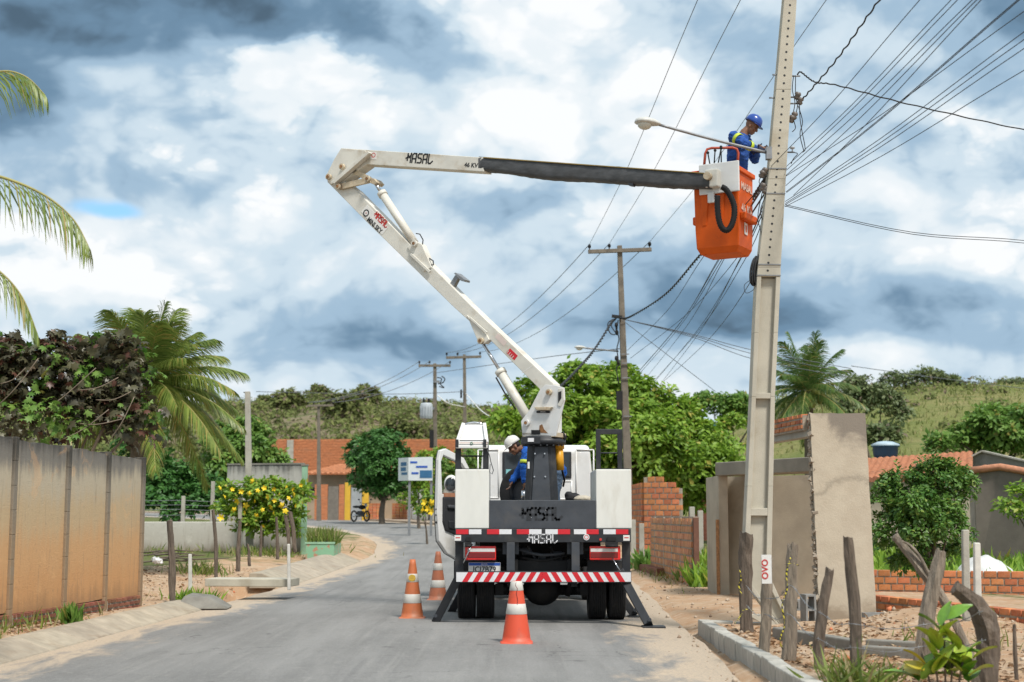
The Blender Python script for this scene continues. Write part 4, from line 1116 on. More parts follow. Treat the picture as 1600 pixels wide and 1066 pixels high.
    for x0, x1, y0, y1, m_ in ((641, 652, 721, 724, 'blue_ink'), (650, 668, 728, 731, 'blue_ink'), (656, 675, 735, 747, 'tank_blue'), (643, 654, 738, 741, 'blue_ink')):
        p, q = at(x0, y0, Y - .01), at(x1, y1, Y - .01); MB().lohi((p.x, Y - .012, q.z), (q.x, Y - .004, p.z)).build('board_print', bpy.data.materials[m_], o)
    for x0, x1, y0, y1 in ((625, 635, 722, 728), (625, 634, 730, 736), (626, 636, 738, 742)):
        p, q = at(x0, y0, Y), at(x1, y1, Y); 
        def on(x, z): t_ = (x - a.x) / (m1.x - a.x); return V(x, Y + .6 * (1 - t_) - .012, z)
        MB().prism([on(p.x, q.z), on(q.x, q.z), on(q.x, p.z), on(p.x, p.z)], (0, .008, 0)).build('board_print', bpy.data.materials['tank_blue'], o)
    for px in (640, 674): q = at(px, 751, Y + .15); MB().beam((q.x, Y + .14, rise(Y) - .2), (q.x, Y + .14, c.z - .05), .1, .1).build('sign_post', M_IRON, o)
    # pavement on the far side of the bend
    vs = []; k = 0
    b = MB()
    P = [(x, y, h) for x, y, h in ROAD if y > 52]
    for (x, y, h), (x2, y2, h2) in zip(P, P[1:]):
        def pt(X, Y_, H, off, z): return V(X + off * math.cos(H), Y_ - off * math.sin(H), rise(Y_) + z)
        b.hexa([pt(x, y, h, 3.68, -.3), pt(x, y, h, 6.4, -.3), pt(x2, y2, h2, 6.4, -.3), pt(x2, y2, h2, 3.68, -.3), pt(x, y, h, 3.68, .14), pt(x, y, h, 6.4, .14), pt(x2, y2, h2, 6.4, .14), pt(x2, y2, h2, 3.68, .14)])
    o = b.build('pavement', mat('pavement', (.36, .285, .215), .9, .15, 1), None); o['kind'] = 'structure'
far_houses()

# ------------------------------------------------------------------ bucket truck
def curve_text(txt, size, bold=0.0):
    c = bpy.data.curves.new('lettering', 'FONT'); c.body = txt; c.size = size; c.extrude = 0.0008; c.offset = bold
    c.align_x = 'CENTER'; c.align_y = 'CENTER'; c.resolution_u = 3
    o = bpy.data.objects.new('lettering', c); COL.objects.link(o)
    dg = bpy.context.evaluated_depsgraph_get(); dg.update()
    me = bpy.data.meshes.new_from_object(o.evaluated_get(dg))
    bpy.data.objects.remove(o); return me
def frame_from(right, normal):
    r = Vector(right).normalized(); n = Vector(normal).normalized(); u = n.cross(r).normalized(); r = u.cross(n).normalized()
    return Matrix((r, u, n)).transposed()
def text(txt, c, right, normal, size, m, parent, bold=0.0, name='lettering', sx=1.0):
    me = curve_text(txt, size, bold)
    Mr = frame_from(right, normal)
    if sx != 1.0:
        me.transform(Matrix.Diagonal((sx, 1, 1, 1)))
    me.transform(Mr.to_4x4()); me.materials.clear(); me.materials.append(m)
    return link(name, me, parent, c)
# the maker's angular lettering, drawn as strokes on a unit-high grid
GLYPH = {'M': [[(0, .42), (.2, .55)], [(.2, .95), (.2, .2)], [(.2, .86), (.42, .52), (.64, .86)], [(.64, 1), (.64, 0)]],
         'A': [[(0, 0), (0, .85), (.15, 1), (.5, 1), (.5, 0)], [(0, .42), (.5, .42)]],
         'S': [[(.5, 1), (.12, 1), (0, .85), (0, .65), (.12, .53), (.4, .5), (.5, .38), (.5, .12), (.38, 0), (0, 0)]],
         'L': [[(0, 1), (0, .12), (.1, 0), (.3, 0), (.55, .25)]]}
def maker_text(c, right, normal, h, m, parent, stroke=0.15, name='lettering', txt='MASAL'):
    Mr = frame_from(right, normal); b = MB()
    adv = [.62 if g == 'M' else .5 for g in txt]; gap = .24
    W = sum(adv) + gap * (len(txt) - 1); x0 = -W / 2
    for g, a in zip(txt, adv):
        for st in GLYPH[g]:
            for (p, q) in zip(st, st[1:]):
                P0 = Vector(((x0 + p[0]) * h, (p[1] - .5) * h, 0)); P1 = Vector(((x0 + q[0]) * h, (q[1] - .5) * h, 0))
                d = (P1 - P0).normalized() * stroke * h * 0.45
                b.beam(Vector(c) + Mr @ (P0 - d), Vector(c) + Mr @ (P1 + d), stroke * h, 0.003, up=Vector(normal))
        x0 += a + gap
    return b.build(name, m, parent)

YB = 19.5                       # rear face of the truck
TX = 0.42                       # its axis
truck = thing('bucket_truck', 'white bucket truck with raised folding boom parked in the road on outriggers', 'truck', (TX, YB, 0))
def px2x(px, Y): return (px - 800) / F * (Y * CP)
# --- chassis and running gear
b = MB()
for s in (-0.38, 0.38): b.lohi((TX + s - .04, YB + .15, .66), (TX + s + .04, 26.6, .88))
for y in (19.8, 20.9, 22.4, 24.0): b.lohi((TX - .36, y, .68), (TX + .36, y + .09, .86))
b.build('chassis_frame', M_CHASSIS, truck)
b = MB().cyl((TX - .98, 20.62, .42), (TX + .98, 20.62, .42), .075, n=14)
b.ell((TX + 0.01, 20.60, .45), (.27, .24, .25), nu=20, nv=12)
b.tube([(TX, 20.6, .5), (TX, 22.4, .64), (TX, 24.6, .7)], .055, 10)
for s in (-1, 1):
    b.lohi((TX + s * .44 - .04, 19.9, .50), (TX + s * .44 + .04, 21.4, .56))
    b.cyl((TX + s * .36, 20.45, .35), (TX + s * .50, 20.35, .80), .045)
    b.ell((TX + s * .55, 20.5, .44), (.09, .14, .09))
    b.lohi((TX + s * .6 - .06, 20.3, .36), (TX + s * .6 + .06, 20.42, .52))
b.build('rear_axle', M_CHASSIS, truck)
b = MB().cyl((TX - .55, 23.2, .62), (TX - .55, 24.3, .62), .26, n=20); b.build('fuel_tank', M_CHASSIS, truck)
MB().lohi((TX - .9, 21.4, .72), (TX + .9, 21.46, 1.25)).build('cross_plate', M_CHASSIS, truck)
for k, (xa, za, xb, zb, r) in enumerate(((-.34, 1.02, .30, .96, .022), (-.30, .90, .34, .93, .018), (-.2, 1.06, .05, .74, .016), (.12, 1.05, .22, .76, .016), (-.32, .80, -.10, .84, .03), (.1, .83, .33, .80, .028))):
    MB().tube(smooth_path([V(TX + xa, 19.8 + .05 * k, za), V(TX + (xa + xb) / 2, 19.74 + .05 * k, (za + zb) / 2 - .05), V(TX + xb, 19.82 + .04 * k, zb)], 5), r, 8).build('hydraulic_hose', (M_DGREY, M_CHASSIS)[k % 2], truck)
for x, z, w, h in ((-.22, .98, .12, .10), (.2, .92, .16, .12), (0.0, .84, .10, .16)): MB().box((TX + x, 20.05, z), (w, .12, h)).build('valve_block', M_DGREY, truck, bevel=.01)
def wheel_meshes():
    t = MB(); prof = [(.215, -.105), (.30, -.118), (.36, -.122), (.388, -.108)]
    for g in (-.08, -.055, -.03, -.005, .02, .045, .07):
        prof += [(.402, g - .006), (.402, g + .008), (.392, g + .010), (.392, g + .015)]
    prof += [(.402, .092), (.388, .108), (.36, .122), (.30, .118), (.215, .105)]
    t.lathe(prof, (0, 0, 0), 40, 'X')
    r = MB(); r.lathe([(.215, -.10), (.22, -.095), (.20, -.06), (.20, .05), (.09, .07), (.09, .10), (.0, .10)], (0, 0, 0), 28, 'X')
    r.lathe([(.20, -.02), (.0, -.02)], (0, 0, 0), 28, 'X')
    for i in range(6):
        a = 2 * PI * i / 6; r.cyl((.06, .15 * math.cos(a), .15 * math.sin(a)), (.085, .15 * math.cos(a), .15 * math.sin(a)), .016, n=6)
    return t.mesh('tyre', M_RUBBER), r.mesh('rim', M_DGREY)
TYRE, RIM = wheel_meshes()
def wheel(x, y, flip=False):
    w = link('wheel', TYRE, truck, (x, y, .402), (0, 0, PI if flip else 0))
    link('rim', RIM, w)
for x in (-.645, -.375): wheel(x, 20.62, True)
for x in (1.205, 1.485): wheel(x, 20.62)
wheel(-.50, 25.2, True); wheel(1.34, 25.2)
for s in (-1, 1):
    b = MB(); x = TX + s * .93
    b.lohi((x - .30, 20.05, .60), (x + .30, 20.08, .82)); b.lohi((x - .30, 20.05, .82), (x + .30, 21.2, .85))
    b.tube([(x - .29, 20.03, .60), (x + .29, 20.03, .60)], .012, 6)
    b.build('mudguard', M_BLACK, truck)
    b = MB().lohi((TX + s * 1.14 - .055, 19.62, .60), (TX + s * 1.14 + .055, 19.70, 1.12)); b.build('side_bracket', M_BLACK, truck)
# --- rear beam, strips
b = MB().lohi((TX - 1.195, YB, 1.115), (TX + 1.195, YB + .10, 1.297)); b.build('rear_beam', M_BLACK, truck, bevel=.006)
b = MB().lohi((TX - 1.19, YB + .10, 1.20), (TX + 1.19, 24.2, 1.297)); b.build('deck', M_BLACK, truck)
strip = MB().box((0, 0, 0), (.168, .004, .066)); SR, SW = strip.mesh('reflective_strip', M_REDREF), strip.mesh('reflective_strip', M_WHREF)
for a, bb, first in ((203, 316, 'r'), (340, 447, 'r'), (470, 578, 'r'), (595, 703, 'w'), (720, 828, 'w'), (848, 958, 'w')):
    mid = (a + bb) / 2
    for k, cpx in enumerate(((a + mid) / 2, (bb + mid) / 2)):
        red = (first == 'r') == (k == 0)
        link('reflective_strip', SR if red else SW, truck, (px2x(640 + cpx / 2.805, YB), YB - .003, 1.258))
maker_text((px2x(847, YB), YB - .002, 1.166), (1, 0, 0), (0, -1, 0), .112, M_WHREF, truck, .135)
b = MB().cyl((px2x(916, YB), YB, 1.185), (px2x(916, YB), YB - .012, 1.185), .042, n=20); o = b.build('round_badge', M_WHREF, truck)
MB().lathe([(.022, 0), (.030, 0)], (px2x(916, YB), YB - .0135, 1.185), 20, 'Y').build('badge_ring', M_REDINK, o)
for x in (715.5, 978.5):
    b = MB().box((px2x(x, YB), YB - .002, 1.175), (.088, .004, .075)); o = b.build('sticker', M_STICK, truck)
    MB().box((px2x(x, YB), YB - .0045, 1.178), (.060, .002, .014)).build('sticker_print', M_REDINK, o)
for x, w in ((732, .09), (955, .17)):
    b = MB().box((px2x(x, YB), YB - .035, 1.10), (w, .07, .05)).box((px2x(x, YB), YB - .02, 1.16), (w * .7, .05, .05)); b.cyl((px2x(x, YB) - w / 2, YB - .06, 1.07), (px2x(x, YB) + w / 2, YB - .06, 1.07), .018)
    b.build('cable_socket', M_CHASSIS, truck)
b = MB().cyl((px2x(938, YB), YB, 1.155), (px2x(938, YB), YB - .02, 1.155), .018); b.build('reverse_buzzer', M_REDINK, truck)
# --- lamps
for s, x0, x1 in ((-1, 727, 775), (1, 921, 969)):
    xa, xb = px2x(x0, 19.55), px2x(x1, 19.55)
    l = MB().lohi((xa, 19.56, .875), (xb, 19.66, 1.065)).build('tail_lamp', M_LAMPR, truck, bevel=.012)
    ia, ib = (xa + .035, xb - .012) if s < 0 else (xa + .012, xb - .035)
    MB().lohi((ia, 19.553, .985), (ib, 19.57, 1.032)).build('reverse_lens', M_LAMPW, l, bevel=.004)
    MB().lohi((ia, 19.553, .905), (ib, 19.57, .975)).build('brake_lens', M_LAMPD, l, bevel=.004)
    MB().beam((xb if s < 0 else xa, 19.62, 1.02), ((xb + .12) if s < 0 else xa - .12, 19.7, 1.0), .03, .03).build('lamp_bracket', M_CHASSIS, l)
# --- number plate
pa, pb = at(732, 879, 19.66), at(782, 879, 19.66)
pl = MB().lohi((pa.x, 19.66, pa.z - .15), (pb.x, 19.672, pa.z)).build('number_plate', M_STICK, truck)
pc = (pa.x + pb.x) / 2
MB().lohi((pa.x + .004, 19.6572, pa.z - .042), (pb.x - .004, 19.661, pa.z - .004)).build('plate_band', M_BLUEINK, pl)
text('JCI7B79', (pc, 19.657, pa.z - .095), (1, 0, 0), (0, -1, 0), .105, M_INK, pl, .002, sx=.92)
text('BRASIL', (pc, 19.655, pa.z - .023), (1, 0, 0), (0, -1, 0), .03, M_STICK, pl)
# --- underrun bar with chevrons
ua, ub, uz0, uz1 = px2x(713, YB), px2x(985, YB), .578, .728
bar = MB().lohi((ua, 19.44, uz0), (ub, 19.54, uz1)).build('underrun_bar', M_BLACK, truck, bevel=.004)
MB().lohi((ua + .006, 19.434, uz0 + .012), (ub - .006, 19.441, uz1 - .012)).build('reflective_face', M_WHREF, bar)
uc, zb_, zt_ = (ua + ub) / 2, uz0 + .012, uz1 - .012
hh = zt_ - zb_
for s in (-1, 1):
    for i in range(8):
        x0 = .095 + i * .142
        q = [(x0 + hh * .62, zb_), (x0 + .075 + hh * .62, zb_), (x0 + .075, zt_), (x0, zt_)]
        if q[1][0] > (ub - ua) / 2: continue
        MB().prism([(uc + s * a, 19.434, z) for a, z in (q if s > 0 else q)], (0, -.002, 0)).build('stripe', M_REDREF, bar)
MB().prism([(uc - .115, 19.434, zb_), (uc - .035, 19.434, zb_), (uc, 19.434, zb_ + .045), (uc + .035, 19.434, zb_), (uc + .115, 19.434, zb_), (uc + .045, 19.434, zt_), (uc - .045, 19.434, zt_)], (0, -.002, 0)).build('stripe', M_REDREF, bar)
for x in (798, 899):
    MB().lohi((px2x(x, 19.5) - .055, 19.50, .73), (px2x(x, 19.5) + .055, 19.60, 1.115)).lohi((px2x(x, 19.5) - .11, 19.61, .95), (px2x(x, 19.5) + .11, 19.64, 1.115)).build('bar_hanger', M_DGREY, truck, bevel=.005)
for a, c in (((724, 880), (738, 850)), ((972, 898), (957, 872))):
    MB().tube([at(a[0], a[1], 19.52), at(c[0], c[1], 19.56)], .009, 6).build('stay_rod', M_STEEL, truck)
# --- outriggers
for (tx, ty), (fx, fy), Y0, Y1, w in (((716, 903), (681, 968), 19.70, 19.85, .15), ((975, 905), (1014, 977), 19.6, 19.15, .15), ((722, 925), (706, 952), 21.5, 21.9, .13), ((966, 925), (991, 961), 21.2, 21.05, .13)):
    p0, p1 = at(tx, ty, Y0), at(fx, fy, Y1); p1.z = .035
    o = MB().beam(p0 - (p1 - p0) * .15, p1, .11, w, up=(0, 1, 0)).build('outrigger', M_BLACK, truck, bevel=.006)
    MB().box((p1.x + (.06 if p1.x > TX else -.06), Y1, .015), (.30, .26, .03)).build('foot_plate', M_BLACK, o, bevel=.005)
    MB().cyl(p1 + V(0, -.07, .08), p1 + V(0, -.10, .08), .025, n=8).build('pivot_pin', M_DGREY, o)
# --- tool boxes and tailboard
def toolbox(xa, xb):
    o = MB().lohi((xa, 19.54, 1.30), (xb, 20.95, 2.105)).build('tool_box', M_BOXW, truck, bevel=.012)
    MB().lohi((xa + .03, 19.60, 2.105), (xb - .02, 20.9, 2.118)).build('box_lid', M_BLACK, o)
toolbox(px2x(711, 19.54) , px2x(764, 19.54)); toolbox(px2x(931.5, 19.54), px2x(987, 19.54))
tb = MB().lohi((px2x(764.5, 19.53), 19.535, 1.30), (px2x(931, 19.53), 19.575, 1.685)).build('tailboard', M_DGREY, truck, bevel=.006)
maker_text((px2x(845, 19.53), 19.533, 1.50), (1, 0, 0), (0, -1, 0), .155, M_FADED, tb, .2)
for i in range(8):
    q = random.uniform(-.26, .26), random.uniform(-.06, .07)
    MB().prism([(px2x(845, 19.53) + q[0] + random.uniform(-.014, .014), 19.531, 1.5 + q[1] + random.uniform(-.014, .014)) for k in range(3)], (0, -.002, 0)).build('letter_remnant', M_WHREF if i % 3 == 0 else M_FADED, tb)
# --- rack with white boom cradle (left), ladder frame (right)
rk = MB()
xa, xb = px2x(715.5, 19.9), px2x(759, 19.9)
rk.lohi((xa - .04, 19.86, 2.1), (xa + .04, 19.94, 2.50)); rk.lohi((xb - .04, 19.86, 2.1), (xb + .04, 19.94, 2.50)); rk.lohi((xa - .04, 19.86, 2.44), (xb + .04, 19.94, 2.52))
rk.tube([(xa, 19.9, 2.30), (xb, 19.9, 2.30)], .012, 6)
rk = rk.build('cradle_stand', M_BLACK, truck, bevel=.006)
c = MB(); A0, A1, A2, A3 = at(714, 694, 19.82), at(761, 694, 19.82), at(757, 664, 20.10), at(724, 664, 20.10)
c.prism([A0, A1, A2, A3], (0, .03, .012)); cr = c.build('cradle_tray', M_WHITE, rk, bevel=.005)
for p, q in ((A0, A3), (A1, A2)):
    MB().beam(p + V(0, -.01, 0), q + V(0, -.01, 0), .05, .09, up=(0, -1, .3)).build('cradle_rail', M_WHITE, rk, bevel=.01)
    MB().beam(p + V(.0, -.045, .0), q + V(.0, -.045, .0), .012, .004, up=(0, -1, .3)).build('rail_edging', M_PALE, rk)
MB().beam(at(712, 698, 19.80), at(762, 698, 19.80), .05, .075, up=(0, -1, 0)).build('cradle_lip', M_WHITE, rk, bevel=.01)
MB().beam(at(718, 692, 19.79), at(756, 692, 19.79), .02, .012, up=(0, -1, 0)).build('lip_edging', M_PALE, rk)
MB().tube([at(724, 665, 20.1), at(732, 661.5, 20.12), at(741, 660.5, 20.12), at(750, 661.5, 20.12), at(757, 665, 20.1)], .016, 8).build('cradle_bow', M_STEEL, rk)
for p in (714, 757.5): MB().box(at(p, 693, 19.78), (.045, .06, .11)).build('cradle_catch', M_BLACK, rk)
MB().tube([at(738, 691, 19.77), at(735, 692, 19.76), at(736, 695, 19.76), at(739, 693, 19.76)], .008, 6).build('cradle_lashing', mat('green_cord', (.02, .12, .08), .8), rk)
MB().tube([at(760, 700, 19.85), at(765, 712, 19.83), at(767, 722, 19.83), at(771, 735, 19.83), at(769, 741, 19.83), at(765, 738, 19.83), at(766, 725, 19.83)], .006, 6).build('control_cable', M_DGREY, rk)
fr = MB(); xa, xb = px2x(935.5, 20), px2x(969.5, 20); z1 = at(950, 671, 20).z
for x in (xa, xb): fr.lohi((x - .032, 19.97, 2.10), (x + .032, 20.03, z1))
fr.lohi((xa - .032, 19.968, z1 - .07), (xb + .032, 20.032, z1 + .002)); fr.tube([(xa, 20, at(950, 708, 20).z), (xb, 20, at(950, 708, 20).z)], .012, 6)
fr.build('ladder_frame', M_BLACK, truck, bevel=.005)

# --- cab
CX0, CX1, CY0, CY1, CZ0, CZ1 = px2x(743, 24.6), px2x(933, 24.6), 24.6, 26.5, .85, at(840, 695, 24.6).z
cab = bpy.data.objects.new('cab', None)
def cab_mesh():
    bm = bmesh.new()
    prof = [(CY0, CZ0 + .25), (CY0 - .0, CZ1 - .10), (CY0 + .10, CZ1), (CY1 - .5, CZ1), (CY1 - .28, CZ1 - .10), (CY1, 1.75), (CY1 + .04, .55), (CY1 - .15, .42), (CY0 + .95, .42), (CY0 + .8, CZ0 + .1)]
    def ins(z): return .10 * smst(z, 1.7, CZ1) + (.05 if z > CZ1 - .05 else 0)
    l = [bm.verts.new((CX0 + ins(z), y, z)) for y, z in prof]; r = [bm.verts.new((CX1 - ins(z), y, z)) for y, z in prof]
    n = len(prof); bm.faces.new(list(reversed(l))); bm.faces.new(r)
    for i in range(n): bm.faces.new((l[i], l[(i + 1) % n], r[(i + 1) % n], r[i]))
    bmesh.ops.recalc_face_normals(bm, faces=bm.faces)
    me = bpy.data.meshes.new('cab'); bm.to_mesh(me); bm.free(); me.materials.append(M_WHITE)
    me.transform(Matrix.Translation((-TX, -YB, 0)))
    return me
cab = link('cab', cab_mesh(), truck)
bv = cab.modifiers.new('bevel', 'BEVEL'); bv.width = .05; bv.segments = 4; bv.limit_method = 'ANGLE'; bv.angle_limit = R(30)
for x0, x1 in ((785, 834), (850, 893)):
    p, q = at(x0, 706, 24.59), at(x1, 748, 24.59)
    MB().lohi((p.x, 24.575, q.z), (q.x, 24.61, p.z)).build('rear_window_seal', M_TRIM, cab, bevel=.02)
    MB().lohi((p.x + .035, 24.568, q.z + .035), (q.x - .035, 24.58, p.z - .035)).build('rear_window', M_GLASS, cab, bevel=.012)
p = at(801, 738, 24.55); MB().box((p.x, 24.562, p.z), (.23, .006, .10)).build('window_sticker', mat('teal_sticker', (.22, .5, .52), .5), cab)
# pressed panels of the back wall
for x0, y0, x1, y1 in ((747, 703, 779, 778), (900, 703, 928, 778), (786, 752, 831, 780), (852, 752, 893, 780)):
    p, q = at(x0, y0, 24.6), at(x1, y1, 24.6); b = MB()
    for (a, c_) in (((p.x, p.z), (q.x, p.z)), ((q.x, p.z), (q.x, q.z)), ((q.x, q.z), (p.x, q.z)), ((p.x, q.z), (p.x, p.z))):
        b.tube([(a[0], 24.6, a[1]), (c_[0], 24.6, c_[1])], .014, 6)
    b.build('wall_pressing', M_WHITE, cab)
MB().lohi((CX0 + .12, CY1 - .07, 1.72), (CX1 - .12, CY1 - .0, CZ1 - .18)).build('windscreen', M_GLASS, cab, bevel=.02)
MB().lohi((CX1 - .035, 25.3, 1.75), (CX1 - .004, 26.1, 2.45)).build('side_window', M_GLASS, cab, bevel=.02)
MB().lohi((CX0 - .0, CY1, .40), (CX1, CY1 + .12, .75)).build('front_bumper', M_DGREY, cab, bevel=.03)
for s in (0, 1): MB().box(((CX0 + .2) if s == 0 else (CX1 - .2), CY1 + .05, 1.0), (.30, .06, .18)).build('headlamp', M_LAMPW, cab, bevel=.02)
# open left door: inner side seen from behind
hinge = V(CX0 - .02, 26.05, 0); free = V(px2x(681, 25.35), 25.35, 0)
dv = (free - hinge); dl = dv.length; dn = dv.normalized(); nn = V(-dn.y, dn.x, 0)
if nn.y > 0: nn = -nn                      # towards the rear: the inner face
def dp(t, z, off=0.0): return hinge + dn * (t * dl) + V(0, 0, z) + nn * off
def poly(pts, off): return [dp(t, z, off) for t, z in pts]
outer = [(.0, .60), (.35, .62), (.75, .80), (.95, 1.02), (1.0, 1.5), (.975, 2.45), (.93, 2.62), (.80, 2.66), (.35, 2.50), (.10, 2.15), (.0, 1.75)]
hole = [(.10, 1.85), (.88, 1.85), (.915, 2.42), (.86, 2.54), (.40, 2.40), (.14, 2.10)]
def ring_mesh(o_, h_, off, th):
    bm = bmesh.new(); vo = [bm.verts.new(p) for p in poly(o_, off)]; vh = [bm.verts.new(p) for p in poly(h_, off)]
    eo = [bm.edges.new((vo[i], vo[(i + 1) % len(vo)])) for i in range(len(vo))]; eh = [bm.edges.new((vh[i], vh[(i + 1) % len(vh)])) for i in range(len(vh))]
    bmesh.ops.triangle_fill(bm, use_beauty=True, edges=eo + eh)
    r_ = bmesh.ops.extrude_face_region(bm, geom=list(bm.faces))
    bmesh.ops.translate(bm, vec=-nn * th, verts=[g for g in r_['geom'] if isinstance(g, bmesh.types.BMVert)])
    bmesh.ops.recalc_face_normals(bm, faces=bm.faces)
    me = bpy.data.meshes.new('cab_door'); bm.to_mesh(me); bm.free(); me.transform(Matrix.Translation((-TX, -YB, 0))); return me
dm = ring_mesh(outer, hole, 0.04, .08); dm.materials.append(M_WHITE)
door = link('cab_door', dm, truck); bv = door.modifiers.new('bevel', 'BEVEL'); bv.width = .012; bv.segments = 2; bv.limit_method = 'ANGLE'
dm2 = ring_mesh([(a * .985 + .005, z) for a, z in outer], hole, -.045, .02); dm2.materials.append(M_TRIM); link('door_seal', dm2, door)
MB().prism(poly([(.05, 1.12), (.55, 1.12), (.82, 1.20), (.88, 1.36), (.88, 1.80), (.05, 1.80)], .075), -nn * .06).build('door_trim', M_TRIM, door, bevel=.025)
MB().prism(poly([(.15, 1.18), (.76, 1.24), (.78, 1.38), (.15, 1.36)], .10), -nn * .04).build('door_pocket', M_BLACK, door, bevel=.02)
MB().prism(poly([(.25, 1.56), (.80, 1.60), (.80, 1.66), (.25, 1.64)], .12), -nn * .05).build('arm_rest', M_DGREY, door, bevel=.02)
MB().prism(poly([(.08, 1.80), (.85, 1.80), (.85, 1.87), (.08, 1.87)], .06), -nn * .05).build('window_ledge', mat('tan_trim', (.35, .16, .09), .7), door)
gl, gt = new_mat('clear_glass')
g_ = gt.n('ShaderNodeBsdfGlass'); g_.inputs['Roughness'].default_value = 0.0; g_.inputs['IOR'].default_value = 1.02
g2 = gt.n('ShaderNodeBsdfGlossy'); g2.inputs['Roughness'].default_value = .03; mx = gt.n('ShaderNodeMixShader'); mx.inputs[0].default_value = .08
oo = gt.n('ShaderNodeOutputMaterial'); gt.l(g_.outputs[0], mx.inputs[1]); gt.l(g2.outputs[0], mx.inputs[2]); gt.l(mx.outputs[0], oo.inputs['Surface'])
MB().prism(poly([(.10, 1.85), (.84, 1.85), (.86, 2.0), (.14, 2.0)], .005), -nn * .006).build('door_window', gl, door)
MB().ell(hinge + V(-.28, .25, 1.98), (.11, .06, .24), nu=14, nv=10).build('door_mirror', M_BLACK, door)
MB().ell(at(705, 756, 25.75), (.13, .06, .16), nu=14, nv=10).build('mirror_shell', M_WHITE, door); MB().ell(at(704, 757, 25.68), (.10, .03, .125), nu=14, nv=10).build('mirror_glass', M_GLASS, door)
for z in (1.35, 1.48, 1.58): MB().ell(dp(.985, z, .0), (.022, .022, .022), nu=8, nv=6).build('lock_striker', M_INK, door)
b = MB().prism([V(CX0 - .01, 25.0, .85), V(CX0 - .01, 25.0, .45), V(CX0 - .01, 26.4, .45), V(CX0 - .01, 26.4, 1.2), V(CX0 - .01, 25.35, 1.2)], (-.10, 0, 0)); b.build('cab_step', M_WHITE, cab, bevel=.04)

# --- spare tyre, hose reel and sacks on the deck
sp = link('spare_wheel', TYRE, truck, at(820, 779, 22.9) + V(0, 0, .10), (0, R(0), R(62))); sp.scale = (1.1, 1.02, 1.02); link('rim', RIM, sp)

# --- pedestal and turret
PY = 21.2
def ped(px0, px1, y, Y=PY, dep=.23): return [V(px2x(px0, Y), Y - dep, 0), V(px2x(px1, Y), Y - dep, 0)]
PXC = px2x(846, PY)
def zat(py, Y=PY): return at(800, py, Y).z
pd = MB(); w0, w1, z0, z1 = .27, .205, 1.29, zat(697)
def octo(w, z, c=.07): return [V(PXC + a, PY + b_, z) for a, b_ in ((-w + c, -w), (w - c, -w), (w, -w + c), (w, w - c), (w - c, w), (-w + c, w), (-w, w - c), (-w, -w + c))]
r0, r1 = octo(w0, z0), octo(w1, z1); pd.add(r0 + r1, [tuple(reversed(range(8))), tuple(range(8, 16))] + [(i, (i + 1) % 8, 8 + (i + 1) % 8, 8 + i) for i in range(8)])
pdo = pd.build('pedestal', M_BLACK, truck, bevel=.01)
fp = MB(); fp.hexa([V(PXC - .17, PY - w0 - .03, z0), V(PXC + .15, PY - w0 - .03, z0), V(PXC + .15, PY - w0 + .03, z0), V(PXC - .17, PY - w0 + .03, z0),
                    V(PXC - .10, PY - w1 - .03, z1 - .02), V(PXC + .09, PY - w1 - .03, z1 - .02), V(PXC + .09, PY - w1 + .03, z1 - .02), V(PXC - .10, PY - w1 + .03, z1 - .02)])
fp.build('cover_plate', M_DGREY, pdo, bevel=.006)
for px, py in ((836, 709), (851, 709), (835, 745), (852, 745)):
    q = at(px, py, PY - .255); MB().cyl(q, q + V(0, -.022, 0), .012, n=8).build('bolt', M_STEEL, pdo)
MB().box(at(826, 727, PY - .25), (.03, .01, .10)).build('plate_label', M_STICK, pdo)
ft = MB(); zf0, zf1 = zat(697), zat(682)
ft.lathe([(.0, zf0), (.30, zf0), (.335, zf0 + .03), (.335, zf0 + .09), (.30, zf0 + .10), (.30, zf1 - .01), (.26, zf1), (0, zf1)], (PXC + .03, PY, 0), 28)
ft.lohi((PXC - .30, PY - .36, zf0 + .02), (PXC - .02, PY - .30, zf1 - .03))
fto = ft.build('slewing_ring', M_BLACK, truck)
MB().box((PXC - .16, PY - .365, (zf0 + zf1) / 2), (.09, .01, .055)).build('ring_label', M_WHREF, fto)
for i in range(9):
    t_ = PI * (1.05 + .1 * i); MB().cyl((PXC + .03 + .31 * math.cos(t_), PY + .31 * math.sin(t_), zf0 - .012), (PXC + .03 + .31 * math.cos(t_), PY + .31 * math.sin(t_), zf0 + .005), .014, n=6).build('ring_bolt', M_DGREY, fto)
mo = MB().cyl(at(875, 735, PY - .05), at(873, 700, PY - .05), .065, n=14).cyl(at(873, 702, PY - .05), at(872, 682, PY - .05), .085, n=14).ell(at(873, 695, PY - .1), (.06, .06, .06)); mo.build('slewing_motor', M_YELLOW, truck)
MB().tube([at(878, 690, PY - .1), at(884, 684, PY - .12), at(880, 676, PY - .1), at(870, 684, PY - .05)], .022, 8).build('motor_hose', M_CHASSIS, truck)
MB().tube([at(880, 760, PY + .3), at(882, 750, PY + .2), at(879, 738, PY + .1), at(876, 720, PY)], .016, 8).build('feed_hose', M_CHASSIS, truck)

